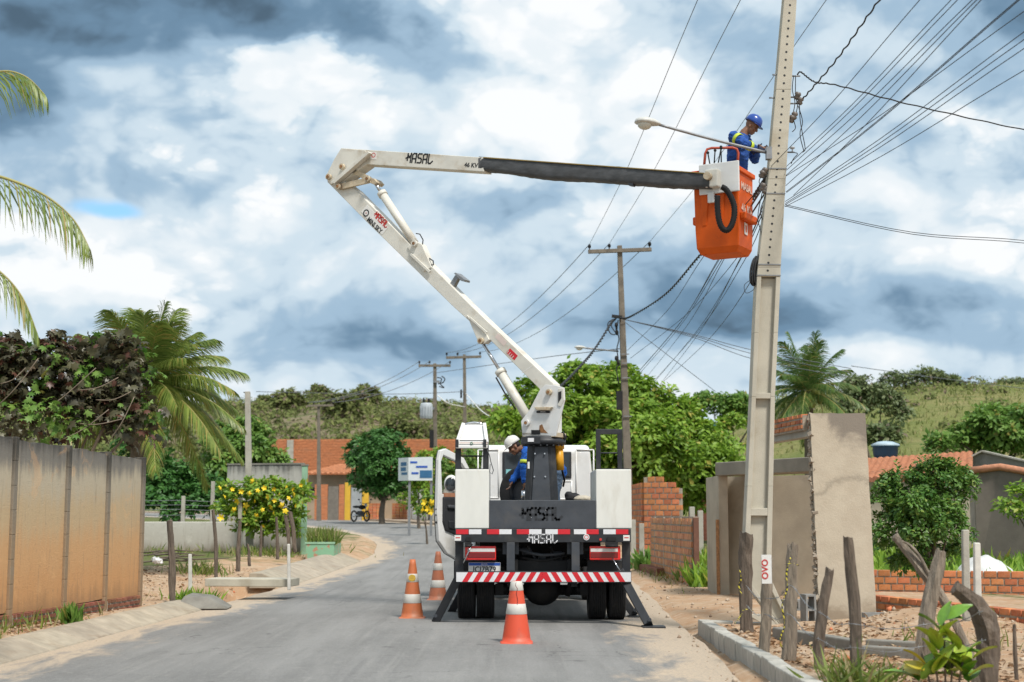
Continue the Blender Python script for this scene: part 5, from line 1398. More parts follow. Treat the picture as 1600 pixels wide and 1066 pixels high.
# the boom works in one upright plane through the pedestal
BKT = at(1118, 284, 19.7)
E1 = (V(BKT.x, BKT.y, 0) - V(PXC, PY, 0)).normalized(); NB = V(E1.y, -E1.x, 0)          # NB faces the viewpoint
if NB.y > 0: NB = -NB
PO = V(PXC, PY, 0)
def bp(px, py, off=0.0):
    d = ray(px, py); o = V(0, 0, EYE)
    t = (PO + NB * off - o).dot(NB) / d.dot(NB)
    return o + d * t
def plate(name, pts, off0, off1, m, parent, bevel=.006):
    """flat plate standing in the boom plane between two offsets towards the viewpoint"""
    b_ = MB(); b_.prism([bp(x, y, off1) for x, y in pts], NB * (off0 - off1)); return b_.build(name, m, parent, bevel=bevel)
def boom_pin(px, py, off, r, m, parent, name='pivot_pin', ln=.05):
    q = bp(px, py, off); o_ = MB().cyl(q, q + NB * ln, r, n=14).build(name, m, parent)
    MB().cyl(q + NB * ln, q + NB * (ln + .012), r * .5, n=8).build('pin_bolt', M_RUST, o_); return o_
tur_pts = [(816, 682), (814, 658), (827, 641), (844, 608), (852, 601), (868, 602), (881, 606), (882, 625), (868, 682)]
tur = plate('turret', tur_pts, .13, .16, M_WHITE, truck)
plate('turret_cheek', tur_pts, -.16, -.13, M_WHITE, tur)
plate('turret_base', [(816, 683), (816, 676), (868, 676), (868, 683)], -.16, .16, M_RUSTY, tur)
plate('turret_web', [(820, 676), (819, 660), (833, 640), (866, 640), (866, 676)], -.13, .10, M_WHITE, tur)
plate('turret_rib', [(872, 607), (880, 607), (881, 625), (876, 636), (871, 634)], .16, .172, M_BOOMW, tur)
plate('turret_slot', [(872, 613), (877, 611), (877, 622), (872, 630)], .172, .178, M_INK, tur)
plate('turret_ledge', [(834, 636), (862, 636), (858, 641), (838, 641)], .16, .22, M_RUSTY, tur)
plate('maker_plate', [(838, 642), (859, 642), (859, 645.5), (838, 645.5)], .16, .17, M_INK, tur)
text('MASAL', bp(848.5, 643.7, .173), E1, NB, .03, M_STICK, tur)
plate('access_port', [(830, 672), (844, 672), (844, 679), (830, 679)], .16, .165, M_CHASSIS, tur)
plate('rust_stain', [(842, 676), (843, 665), (847, 663), (850, 671), (856, 677)], .16, .163, M_RUST, tur, 0)
boom_pin(859, 613, .16, .045, M_RUSTY, tur); boom_pin(824, 661, .16, .05, M_WHITE, tur)

def strap(p, q, w, off0, off1): # rectangle round a line in pixel space
    dx, dy = q[0] - p[0], q[1] - p[1]; l = math.hypot(dx, dy); nx, ny = -dy / l * w / 2, dx / l * w / 2
    return [(p[0] + nx, p[1] + ny), (q[0] + nx, q[1] + ny), (q[0] - nx, q[1] - ny), (p[0] - nx, p[1] - ny)]
lb_pts = [(511, 284), (523, 272), (556, 297), (640, 381.5), (737, 478.6), (776, 516), (864.6, 599.6), (868, 618), (853, 622), (842, 607), (766, 531.5), (709, 480), (575, 349)]
lb = plate('lower_boom', lb_pts, -.09, .11, M_BOOMW, truck, .008)
plate('lift_gusset', [(729, 492), (760, 523), (764, 531), (757, 537), (751, 537), (745, 530)], .02, .135, M_BOOMW, lb)
plate('gusset_rib', strap((733, 496), (760, 520), 3.0, 0, 0), .135, .16, M_BOOMW, lb, .003)
plate('cylinder_gusset', [(636, 386), (650, 377), (659, 382), (672, 413), (674, 418), (660, 425), (648, 402)], .0, .13, M_BOOMW, lb)
plate('gusset_rib', strap((641, 397), (671, 425), 4.0, 0, 0), .13, .155, M_BOOMW, lb, .003)
boom_pin(752.5, 533, .135, .05, M_RUSTY, lb); boom_pin(649, 381, .13, .05, M_BOOMW, lb)
MB().tube([bp(650, 365, .1), bp(656, 366, .1), bp(661, 375, .1), bp(660, 384, .1)], .009, 6).build('hydraulic_hose', M_CHASSIS, lb)
MB().tube([bp(671, 404, .1), bp(677, 408, .1), bp(677, 414, .1), bp(672, 414, .1)], .012, 6).build('hose_clamp', M_DGREY, lb)
rs = plate('boom_rest', [(701, 446), (711, 430), (716, 434), (707, 451)], -.02, .06, M_IRON, lb, .003)
plate('rest_pad', [(709, 427), (712, 426), (726, 437), (725, 440), (720, 439)], -.06, .10, M_IRON, rs, .003)
plate('maker_sticker', [(564, 331), (574, 320), (606, 356), (597, 367)], .11, .114, M_STICK, lb, 0)
ld = (bp(737, 478.6) - bp(556, 297)).normalized(); lu = NB.cross(ld)
q = bp(572, 333, .115); MB().lathe([(.04, 0), (.062, 0)], (0, 0, 0), 20).build('round_logo', M_INK, lb)
o = [c_ for c_ in lb.children if c_.name.startswith('round_logo')][0]; o.data.transform(Matrix.Translation(world_loc(lb))); o.data.transform(frame_from(ld, NB).to_4x4()); o.location = q - world_loc(lb)
MB().prism([q + ld * .015 * math.cos(t_) + lu * .015 * math.sin(t_) for t_ in (.5, 2.6, 4.7)], NB * .002).build('logo_mark', M_REDINK, lb)
maker_text(bp(595.5, 343, .115), ld, NB, .095, M_REDINK, lb, .19)
text('MINI SKY', bp(585, 352.5, .116), ld, NB, .115, M_INK, lb, .003, sx=.8)
plate('pale_notice', [(773, 527), (778, 521), (792, 535), (787, 541)], .11, .113, M_PALE, lb, 0)
rd = plate('red_notice', [(791, 551), (797, 544.5), (809, 556), (803.5, 563)], .11, .113, M_REDREF, lb, 0)
for k in range(4): 
    a0 = bp(795 + k * 2.6, 551.5 + k * 2.6 - 3.2, .1145); MB().beam(a0, bp(795 + k * 2.6 - 3.0, 551.5 + k * 2.6 + .2, .1145), .012, .002, up=NB).build('notice_print', M_PALE, rd)
plate('scuff', strap((815, 583), (831, 572), 1.0, 0, 0), .11, .112, M_STICK, lb, 0)
# lift cylinder
def cylinder(name, a, c_, e, rod, bar, off, parent):
    o_ = MB().cyl(bp(*c_, off), bp(*e, off), bar, n=18).cyl(bp(*c_, off), bp(*c_, off) + (bp(*e, off) - bp(*c_, off)).normalized() * .07, bar * 1.2, n=18).build(name, M_BOOMW, parent)
    MB().cyl(bp(*a, off), bp(*c_, off), rod, n=12).build('cylinder_rod', M_STEEL, o_); return o_
cylinder('lift_cylinder', (754, 536), (781, 579), (830, 662), .026, .072, .03, truck)
MB().tube([bp(775, 590, .1), bp(792, 620, .11), bp(806, 640, .1)], .012, 6).build('hydraulic_hose', M_CHASSIS, truck)
cylinder('knuckle_cylinder', (584, 283), (596, 301), (648, 380), .028, .066, .05, truck)
# knuckle links
for a_, c_, w, o0, o1 in (((530, 292), (577, 281), 9, .12, .16), ((545, 264), (577, 280), 8, .11, .12)):
    plate('knuckle_link', strap(a_, c_, w, 0, 0), o0, o1, M_RUSTY, truck)
    plate('knuckle_link', strap(a_, c_, w, 0, 0), -.16, -.12, M_RUSTY, truck)
plate('link_block', [(573, 276), (584, 279), (589, 285), (585, 289), (576, 285)], -.10, .11, M_RUSTY, truck)
for px, py in ((515, 277), (530, 292), (576, 280), (536, 261)): boom_pin(px, py, .165, .05, M_RUSTY, truck)
# upper boom
ub_pts = [(508, 277), (522, 249), (533, 231.5), (755, 246), (756, 268.5), (573, 257), (552, 272), (527, 291), (515, 288)]
ub = plate('upper_boom', ub_pts, -.11, .12, M_BOOMW, truck, .008)
plate('knuckle_plate', [(508, 278), (522, 249), (533, 231.5), (570, 235), (575, 242), (530, 283), (517, 288)], .12, .14, M_BOOMW, ub)
plate('knuckle_plate', [(508, 278), (522, 249), (533, 231.5), (570, 235), (575, 242), (530, 283), (517, 288)], -.14, -.12, M_BOOMW, ub)
plate('stiffener', [(517, 284), (574, 236), (577, 239), (522, 287)], .14, .24, M_BOOMW, ub, .004)
ud = (bp(755, 257) - bp(580, 246)).normalized()
maker_text(bp(655, 247.5, .121), ud, NB, .145, M_INK, ub, .17)
text('46 KV', bp(736, 258.5, .121), ud, NB, .10, M_INK, ub, .003)
plate('round_sticker', [(578.5, 237.5), (588.5, 238), (588, 249.5), (578, 249)], .12, .123, M_STICK, ub, 0)
q = bp(583.5, 242.5, .1235); o = MB().lathe([(.028, 0), (.042, 0)], (0, 0, 0), 18).build('round_logo', M_REDINK, ub); o.data.transform(Matrix.Translation(world_loc(ub))); o.data.transform(frame_from(ud, NB).to_4x4()); o.location = q - world_loc(ub)
# sleeve of black sheeting round the upper boom, creased
def sleeve():
    n, k = 90, 20; vs = []; fs = []
    for i in range(n):
        s = i / (n - 1); cx = 754 + s * (1113 - 754)
        top = 247.2 + s * (273 - 247.2); bot = 268.5 + (282 - 268.5) * smst(s, 0, .35) + (295.5 - 282) * smst(s, .3, 1)
        p, q = bp(cx, top - .6), bp(cx, bot + .4); c_ = (p + q) / 2; h = (p - q).length / 2
        for j in range(k):
            t_ = 2 * PI * j / k; ex = abs(math.cos(t_)) ** .35 * math.copysign(1, math.cos(t_)); ez = abs(math.sin(t_)) ** .45 * math.copysign(1, math.sin(t_))
            w = 1 + .03 * mnoise.noise(V(s * 14, ez * 1.2, ex)) + .10 * abs(mnoise.noise(V(s * 30 + ez * 2.2, ez * .8, ex * .5)))- .03
            vs.append(c_ + NB * (ex * .125 * w) + V(0, 0, ez * h * w))
    for i in range(n - 1):
        for j in range(k):
            q_ = (j + 1) % k; fs.append((i * k + j, i * k + q_, (i + 1) * k + q_, (i + 1) * k + j))
    fs += [tuple(range(k)), tuple((n - 1) * k + j for j in reversed(range(k)))]
    b_ = MB(); b_.add(vs, fs, 0, True); return b_.build('boom_sleeve', M_COVER, truck)
sl = sleeve()
plate('sleeve_piping', [(755, 245.2), (1100, 270), (1100, 271.2), (755, 246.6)], .10, .135, mat('ochre_piping', (.30, .22, .08), .7), sl, 0)
plate('sleeve_clip', [(981, 283), (989, 284), (989, 291), (982, 290)], .02, .10, M_DGREY, sl, .004)

# --- bucket
BKT_ROT = R(-29)
bucket_c = at(1131, 335, 20.05)
bk = bpy.data.objects.new('bucket', None)
def rot_b(x, y): return V(x * math.cos(BKT_ROT) - y * math.sin(BKT_ROT), x * math.sin(BKT_ROT) + y * math.cos(BKT_ROT), 0)
BZ0, BZ1 = at(1128, 400, 20.03).z, at(1165, 272, 20.03).z
def bq(x, y, z): return V(bucket_c.x, bucket_c.y, 0) + rot_b(x, y) + V(0, 0, z)
BW, BD = .34, .30
def bucket_mesh():
    bm = bmesh.new()
    lv = [(.80, BZ0), (.93, BZ0 + .09), (.965, BZ0 + .35), (1.0, BZ1 - .06), (1.0, BZ1)]
    rings = []
    for k, z in lv: rings.append([bm.verts.new(bq(a * BW * k, c_ * BD * k, z)) for a, c_ in ((-1, -1), (1, -1), (1, 1), (-1, 1))])
    inner = [[bm.verts.new(bq(a * (BW * k - .03), c_ * (BD * k - .03), z)) for a, c_ in ((-1, -1), (1, -1), (1, 1), (-1, 1))] for k, z in ((1.0, BZ1), (.93, BZ0 + .10))]
    bm.faces.new(list(reversed(rings[0])))
    seq = rings + inner
    for r0_, r1_ in zip(seq, seq[1:]):
        for i in range(4): bm.faces.new((r0_[i], r0_[(i + 1) % 4], r1_[(i + 1) % 4], r1_[i]))
    bm.faces.new(inner[1])
    bmesh.ops.recalc_face_normals(bm, faces=bm.faces)
    me = bpy.data.meshes.new('bucket'); bm.to_mesh(me); bm.free(); me.materials.append(M_ORANGE); me.transform(Matrix.Translation((-TX, -YB, 0))); return me
bk = link('bucket', bucket_mesh(), truck); bv = bk.modifiers.new('bevel', 'BEVEL'); bv.width = .035; bv.segments = 4; bv.limit_method = 'ANGLE'; bv.angle_limit = R(40)
BR = Euler((0, 0, BKT_ROT)).to_matrix()
b = MB()
for x0, y0, x1, y1 in ((-BW - .03, -BD - .03, BW + .03, -BD + .02), (-BW - .03, BD - .02, BW + .03, BD + .03), (-BW - .03, -BD + .02, -BW + .02, BD - .02), (BW - .02, -BD + .02, BW + .03, BD - .02)):
    b.box(bq((x0 + x1) / 2, (y0 + y1) / 2, BZ1 - .02), (x1 - x0, y1 - y0, .07), BR)
b.build('bucket_rim', M_ORANGE, bk, bevel=.012)
b = MB()
zz = at(1165, 345, 20.03).z
b.box(bq(BW + .035, 0, zz), (.09, .50, .11), BR); b.build('bucket_band', M_ORANGE, bk, bevel=.02)
MB().box(bq(-BW - .02, -.1, zz + .0), (.09, .2, .12), BR).build('bucket_lug', M_ORANGE, bk, bevel=.02)
for x in (-.22, .02): MB().hexa([bq(x, -BD * .965 - .012, BZ0 + .40), bq(x + .07, -BD * .965 - .012, BZ0 + .40), bq(x + .07, -BD * .9, BZ0 + .40), bq(x, -BD * .9, BZ0 + .40), bq(x - .01, -BD - .028, BZ1 - .30), bq(x + .12, -BD - .028, BZ1 - .30), bq(x + .12, -BD * .9, BZ1 - .30), bq(x - .01, -BD * .9, BZ1 - .30)]).build('bucket_rib', M_ORANGE, bk, bevel=.015)
rt, rn = rot_b(0, 1), rot_b(1, 0)
M_BKT = mat('worn_white_print', (.68, .46, .36), .6, .3, 30)
text('MASAL', bq(BW + .004, .02, BZ1 - .24), rt, rn, .15, M_BKT, bk, .004, sx=1.0)
text('46 Kv', bq(BW - .002, .02, BZ1 - .56), rt, rn, .18, M_BKT, bk, .006, sx=1.0)
MB().box(bq(BW * .975 + .003, -.02, BZ0 + .36), (.006, .12, .17), BR).build('bucket_label', M_STICK, bk)
MB().box(bq(BW * .975 + .007, -.02, BZ0 + .36), (.003, .05, .10), BR).build('label_print', M_ORANGE, bk)
# mounting plate, control box, levers, rail, hose
zt, zb2 = at(1120, 262, 19.83).z, at(1120, 305, 19.83).z
mp_ = MB(); mp_.box(bq(.07, -BD - .05, (zt + zb2) / 2 + .02), (.60, .035, zt - zb2 + .04), BR); mp_.box(bq(-.05, -BD - .06, zb2 - .05), (.10, .05, .16), BR)
mpo = mp_.build('mounting_plate', M_WHITE, truck, bevel=.012)
MB().box(bq(.0, -BD - .12, (zt + zb2) / 2), (.20, .14, .26), BR).build('pivot_block', M_BOOMW, mpo, bevel=.02)
q = bq(-.03, -BD - .18, (zt + zb2) / 2 + .02); MB().cyl(q, q + rot_b(0, -.09), .055, n=16).build('pivot_pin', M_RUSTY, mpo)
MB().box(bq(-.02, -BD + .02, BZ1 + .03), (.26, .13, .10), BR).build('control_box', M_BLACK, mpo, bevel=.01)
for k, (x, tilt) in enumerate(((-.09, -.03), (-.03, .02), (.03, .05), (.08, .0))):
    p0 = bq(x, -BD + .02, BZ1 + .08); p1 = bq(x + tilt, -BD + .02, BZ1 + .27 + .02 * k)
    lv_ = MB().tube([p0, p1], .010, 6).build('control_lever', M_CHASSIS, mpo); MB().ell(p1, (.022, .022, .022), nu=8, nv=6).build('lever_knob', M_CHASSIS, lv_)
rl = [at(1100, 262, 19.88), at(1102, 240, 19.88), at(1105, 233.5, 19.88), at(1112, 231.5, 19.88), at(1145, 231, 19.83), at(1151, 233, 19.83), at(1153.5, 239, 19.83), at(1152, 263, 19.83)]
MB().tube(rl, .019, 8).build('guard_rail', mat('rail_red', (.42, .07, .035), .5, .2, 12), mpo)
hs = [(1127, 292), (1134, 296), (1142, 308), (1147, 322), (1147, 338), (1143, 352), (1136, 360), (1128, 356), (1123, 342), (1121, 322), (1121, 306)]
hp = [bq(0, 0, 0)] * 0
hps = [at(x, y, 19.5) for x, y in hs]
hp = smooth_path(hps, 8)
MB().tube(hp, [.040 + (.005 if i % 2 else -.003) for i in range(len(hp))], 10).build('corrugated_hose', M_CHASSIS, mpo)

# ------------------------------------------------------------------ vegetation
L_BRIGHT = leaf_mat('bright_leaf', (0.11, 0.225, 0.02), (0.32, 0.48, 0.06), (0.44, 0.40, 0.08), .06, transl=.4)
L_DARK = leaf_mat('dark_leaf', (0.030, 0.105, 0.018), (0.085, 0.215, 0.042), None, transl=.25)
L_MID = leaf_mat('mid_leaf', (0.08, 0.19, 0.03), (0.23, 0.37, 0.075), (0.27, 0.25, 0.06), .05, transl=.38)
L_BUSH = leaf_mat('glossy_leaf', (0.035, 0.115, 0.018), (0.15, 0.28, 0.05), (0.22, 0.30, 0.06), .08, rough=.4, transl=.3)
L_CASTOR = leaf_mat('castor_leaf', (0.048, 0.042, 0.028), (0.14, 0.135, 0.07), (0.13, 0.06, 0.042), .14, rough=.4, transl=.25)
L_OLIVE = leaf_mat('olive_leaf', (0.10, 0.15, 0.06), (0.22, 0.265, 0.11), (0.20, 0.16, 0.11), .08, transl=.35)
L_SCRUB = leaf_mat('scrub_leaf', (0.11, 0.145, 0.05), (0.26, 0.285, 0.10), (0.23, 0.18, 0.13), .16, rough=.85, transl=.35, spec=.1)
L_PALM = leaf_mat('palm_leaflet', (0.10, 0.165, 0.03), (0.28, 0.35, 0.08), (0.40, 0.31, 0.09), .08, rough=.4, transl=.4)
L_PALMG = leaf_mat('coconut_leaflet', (0.055, 0.125, 0.03), (0.17, 0.26, 0.065), (0.36, 0.29, 0.10), .06, rough=.42, transl=.4)
L_GRASS = leaf_mat('grass_blade', (0.09, 0.145, 0.025), (0.25, 0.31, 0.065), (0.40, 0.34, 0.17), .18, transl=.4)
L_DRY = leaf_mat('dead_leaf', (0.13, 0.07, 0.035), (0.33, 0.19, 0.10), (0.42, 0.31, 0.20), .25, rough=.8, transl=.05, spec=.1)
M_BARK = mat('bark', (0.13, 0.105, 0.08), 0.95, 0.3, 6, (0.06, 0.05, 0.04), .6, 4, .7, 20)
M_BARKL = mat('pale_twig', (0.19, 0.15, 0.11), 0.9, 0.25, 8)
M_RACHIS = mat('frond_rib', (0.30, 0.27, 0.09), 0.6, 0.2, 5)

def crown_points(lobes, clumps, per, spread, shell=.62, lumps=9):
    """leaf rosettes over rounded lobes, each lobe broken into smaller lumps: positions, directions, face normals"""
    L2 = []
    for c, r in lobes:
        c = np.array(tuple(c)); r = np.array(r); L2.append((c, r * .72))
        for d in rand_dirs(lumps):
            if d[2] < -.6: d[2] *= -1
            k = RNG.uniform(.26, .46); L2.append((c + d * r * (1 - k * .75), r * k))
    lo = np.array([l[0] for l in L2]); lr = np.array([l[1] for l in L2])
    vol = (lr[:, 0] * lr[:, 1] * lr[:, 2]) ** (2 / 3); pick = RNG.choice(len(L2), size=clumps, p=vol / vol.sum())
    d = rand_dirs(clumps); d[:, 2] = np.where(d[:, 2] < -.45, -d[:, 2], d[:, 2])
    cc = lo[pick] + d * lr[pick] * (shell + (1.05 - shell) * RNG.random(clumps) ** .5)[:, None]
    cd = d / lr[pick]; cd /= np.linalg.norm(cd, axis=1, keepdims=True); cd = cd * .75 + np.array([0, 0, .45]) + RNG.normal(0, .18, cd.shape); cd /= np.linalg.norm(cd, axis=1, keepdims=True)
    Nn = np.repeat(cd, per, 0); rd = rand_dirs(len(Nn)); T = rd - Nn * np.sum(rd * Nn, 1, keepdims=True); T /= np.linalg.norm(T, axis=1, keepdims=True) + 1e-9
    P = np.repeat(cc, per, 0) + T * spread * .55 * RNG.random(len(Nn))[:, None] + Nn * RNG.normal(0, .16, (len(Nn), 1)) * spread
    D = T + Nn * RNG.uniform(-.35, .45, (len(Nn), 1))
    return P, D, Nn
def px_lobe(px, py, rx, ry, Y, depth=1.0, dy=0.0):
    c = at(px, py, Y + dy); s = (Y + dy) / F; return (c, (rx * s, rx * s * depth, ry * s))
def limbs(name, base, targets, r0, m, parent, fork=None):
    """tapered trunk with limbs reaching into the crown"""
    top = fork or (base + (sum(targets, V(0, 0, 0)) / len(targets) - base) * .45)
    b = MB(); mid = base.lerp(top, .5) + V(random.uniform(-.1, .1) * r0 * 6, 0, 0)
    b.tube(smooth_path([base + V(0, 0, -.2), base, mid, top], 4), [r0 * 1.35] + [r0 * (1.25 - .45 * i / 12) for i in range(12)], 9)
    o = b.build('trunk', m, parent)
    for t_ in targets:
        b = MB(); k = top.lerp(t_, .5) + V(random.uniform(-.2, .2), random.uniform(-.2, .2), random.uniform(0, .3)) * (t_ - top).length * .3
        p = smooth_path([top + (base - top) * .04, k, t_], 4); b.tube(p, [r0 * .6 * (1 - .8 * i / (len(p) - 1)) for i in range(len(p))], 6)
        b.build('limb', m, parent)
def tree(name, label, base, lobes, clumps, per, leaf, m, r0=.18, cat='tree', tmpl=LEAF4, spread=None, shell=.62, group=None, nl=5, spin=.5, bark=None, fork=None, trunk=True):
    o = thing(name, label, cat, base, group)
    sp = spread or leaf * 1.6
    P, D, Nn = crown_points(lobes, clumps, per, sp, shell)
    Rm = frames_n(D, Nn, spin * .7); sz = leaf * RNG.uniform(.65, 1.25, len(P))
    # leaves of one clump share a tone
    rnd = np.clip(np.repeat(RNG.random(clumps), per) * .6 + RNG.random(len(P)) * .4, 0, 1)
    scatter('crown', tmpl, P - np.array(tuple(base)), Rm, sz, m, o, rnd)
    if trunk:
        ls = sorted(lobes, key=lambda l: -l[1][0])[:nl]
        limbs('trunk', Vector(base), [Vector(l[0]) for l in ls], r0, bark or M_BARK, o, fork)
    return o

def G(px, Y, x=None):
    """ground point below a pixel column at distance Y"""
    X = (px - 800) / F * Y * CP; return V(X, Y, ground_z(X, Y) if Y < 60 else rise(Y))

# big bright tree behind the truck
Y = 55
tree('broad_tree', 'big bright green broad-leaved tree behind the truck and brick walls', G(960, Y),
     [px_lobe(*a) for a in ((792, 672, 34, 32, Y), (842, 628, 44, 40, Y, 1, 1), (905, 607, 50, 36, Y), (962, 612, 44, 40, Y, 1, 1), (1010, 640, 48, 46, Y), (1062, 668, 46, 44, Y), (1112, 705, 46, 46, Y), (960, 690, 110, 70, Y, .9), (850, 715, 68, 62, Y), (1070, 745, 90, 58, Y, .8, -1), (930, 760, 110, 55, Y), (1000, 720, 90, 60, Y, .8, -2), (1140, 742, 24, 36, Y), (1098, 780, 40, 40, Y), (880, 650, 60, 45, Y, .8, -1.5), (1030, 690, 60, 45, Y, .8, -2))],
     3900, 12, .26, L_BRIGHT, .25, spread=.5)
Y = 78
tree('round_tree', 'round dense dark green street tree clipped like a ball, at the bend', G(597, Y),
     [px_lobe(597, 728, 62, 52, Y), px_lobe(572, 742, 42, 40, Y), px_lobe(626, 745, 42, 40, Y), px_lobe(600, 700, 40, 28, Y), px_lobe(588, 765, 34, 25, Y), px_lobe(612, 770, 36, 22, Y)], 1300, 12, .22, L_DARK, .16, spread=.26, shell=.72)
Y = 52
tree('garden_tree', 'leafy green garden tree between the palm and the slim grey pole', G(385, Y), [px_lobe(375, 715, 62, 62, Y), px_lobe(415, 735, 38, 45, Y), px_lobe(335, 740, 50, 55, Y), px_lobe(380, 780, 60, 40, Y), px_lobe(395, 680, 30, 28, Y)], 700, 12, .24, L_MID, .15, spread=.36)
Y = 49
tree('garden_tree', 'dark shady tree low behind the barbed wire, left of the grey wall', G(280, Y), [px_lobe(255, 760, 55, 45, Y), px_lobe(310, 775, 40, 35, Y), px_lobe(230, 700, 45, 60, Y)], 420, 12, .24, L_DARK, .14, spread=.36)
Y = 84
tree('garden_tree', 'bright low tree right of the dark round tree, before the brick building', G(672, Y), [px_lobe(662, 728, 24, 20, Y), px_lobe(690, 724, 24, 22, Y), px_lobe(640, 740, 14, 16, Y), px_lobe(700, 750, 26, 22, Y)], 260, 11, .28, L_BRIGHT, .12, spread=.4)
Y = 47
tree('hedge', 'low dark hedge behind the barbed wire at the back of the left yard', G(285, Y), [px_lobe(235, 792, 28, 22, Y), px_lobe(275, 798, 28, 20, Y), px_lobe(315, 794, 28, 22, Y), px_lobe(345, 785, 22, 28, Y)], 260, 11, .2, L_DARK, .08, 'hedge', spread=.3, trunk=False)
Y = 82
tree('garden_tree', 'loose tree left of the round dark tree, behind the truck cradle', G(700, Y), [px_lobe(690, 738, 26, 18, Y), px_lobe(740, 725, 36, 24, Y), px_lobe(780, 720, 36, 34, Y), px_lobe(715, 750, 30, 20, Y)], 300, 11, .28, L_MID, .14, spread=.4)
Y = 70
tree('flowering_shrub', 'light green shrub with yellow flowers in front of the hoarding', G(655, Y), [px_lobe(655, 745, 22, 20, Y), px_lobe(660, 775, 24, 28, Y), px_lobe(640, 785, 14, 16, Y)], 150, 10, .24, L_BRIGHT, .08, 'shrub', spread=.3)
# trees at right
Y = 92
tree('hill_tree', 'dark green tree at the foot of the hill, left of the concrete pole', G(1125, Y), [px_lobe(1115, 635, 34, 22, Y), px_lobe(1150, 640, 28, 24, Y), px_lobe(1090, 645, 16, 14, Y), px_lobe(1180, 655, 30, 30, Y)], 330, 12, .34, L_MID, .2, spread=.5)
Y = 64
tree('hill_shrub', 'yellowish shrub in front of the dark hill tree by the pole', G(1145, Y), [px_lobe(1145, 662, 22, 14, Y), px_lobe(1125, 672, 16, 10, Y)], 110, 10, .26, L_BRIGHT, .1, 'shrub', spread=.3)
Y = 76
tree('hill_tree', 'feathery olive tree just right of the coconut palm', G(1372, Y), [px_lobe(1340, 622, 34, 32, Y), px_lobe(1375, 635, 36, 32, Y), px_lobe(1402, 645, 26, 26, Y), px_lobe(1320, 650, 20, 22, Y)], 520, 13, .22, L_OLIVE, .14, spread=.45, bark=M_BARK)
Y = 118
for k, (px, py, rx, ry, l) in enumerate(((1398, 594, 22, 10, 'thin skyline tree, leftmost of the open crowned row on the hill'), (1440, 588, 24, 12, 'tallest open crowned tree on the hill skyline'), (1468, 592, 18, 11, 'open crowned skyline tree right of the tallest one'), (1491, 597, 10, 8, 'small sparse tree ending the skyline row'))):
    b = HILL_NEAR(ray(px, 600).x / ray(px, 600).y, .72); bs = V(b[0], b[1], b[2] - .3)
    Yt = bs.y; lb_ = [px_lobe(px, py, rx, ry, Yt), px_lobe(px - rx * .6, py + 4, rx * .5, ry * .6, Yt), px_lobe(px + rx * .6, py + 3, rx * .5, ry * .6, Yt)]
    tree('skyline_tree', l, bs, lb_, 60, 11, .36, L_OLIVE, .12, spread=.8, nl=3, group='trees along the hill skyline', bark=M_BARK)
for px, py, rx, ry, tt, l in ((1580, 604, 28, 11, .8, 'dark bush on the hill skyline at the right edge'), (1385, 682, 26, 14, .06, 'rounded bush on the grass slope behind the water tank')):
    b = HILL_NEAR(ray(px, 600).x / ray(px, 600).y, tt); bs = V(b[0], b[1], b[2] - .3)
    tree('hill_shrub', l, bs, [px_lobe(px, py, rx, ry, bs.y), px_lobe(px - rx * .5, py + 3, rx * .5, ry * .7, bs.y)], 130, 12, .36, L_OLIVE, .1, 'shrub', spread=.6)
Y = 52
tree('broad_tree', 'dense green tree mass above the houses at the right edge', G(1560, Y), [px_lobe(1555, 672, 55, 36, Y), px_lobe(1600, 668, 50, 38, Y), px_lobe(1500, 690, 48, 24, Y), px_lobe(1540, 655, 30, 20, Y), px_lobe(1590, 700, 60, 24, Y), px_lobe(1470, 700, 25, 14, Y)], 800, 12, .24, L_MID, .2, spread=.36)
Y = 33
tree('young_tree', 'thin yellowish tree reaching in at the right edge before the brown wall', G(1625, Y), [px_lobe(1598, 772, 32, 12, Y), px_lobe(1580, 790, 24, 9, Y), px_lobe(1600, 805, 20, 10, Y)], 70, 9, .15, L_BRIGHT, .05, spread=.3, nl=3)
# the round bush beside the pillar wall
Y = 22.5
bush = tree('round_bush', 'dense dark green round bush beside the grey pillar wall', G(1448, Y), [px_lobe(*a) for a in ((1445, 790, 62, 60, Y), (1405, 835, 48, 62, Y), (1492, 770, 34, 48, Y), (1455, 742, 42, 26, Y), (1392, 790, 32, 48, Y), (1478, 845, 42, 55, Y), (1425, 885, 40, 30, Y), (1440, 830, 60, 60, Y, .8, -.4))], 1250, 13, .080, L_BUSH, .07, 'bush', spread=.13, nl=6, shell=.5, fork=G(1450, Y) + V(0, 0, .35))
P, D = [], []
for k in range(34):          # upright shoots breaking the outline
    px = random.uniform(1385, 1528); c = at(px, 735 + abs(px - 1455) * .45 + random.uniform(0, 30), Y + random.uniform(-.3, .3)); h = random.uniform(.22, .48); lean = random.uniform(-.25, .25)
    for j in range(16):
        t_ = j / 15; P.append((c.x + lean * t_ * h, c.y, c.z + h * t_)); a = j * 2.4; D.append((math.cos(a), math.sin(a), .75))
scatter('shoots', LEAF4, np.array(P) - np.array(tuple(bush.location)), frames(np.array(D), .3), np.full(len(P), .08), L_BUSH, bush)['kind'] = 'stuff'

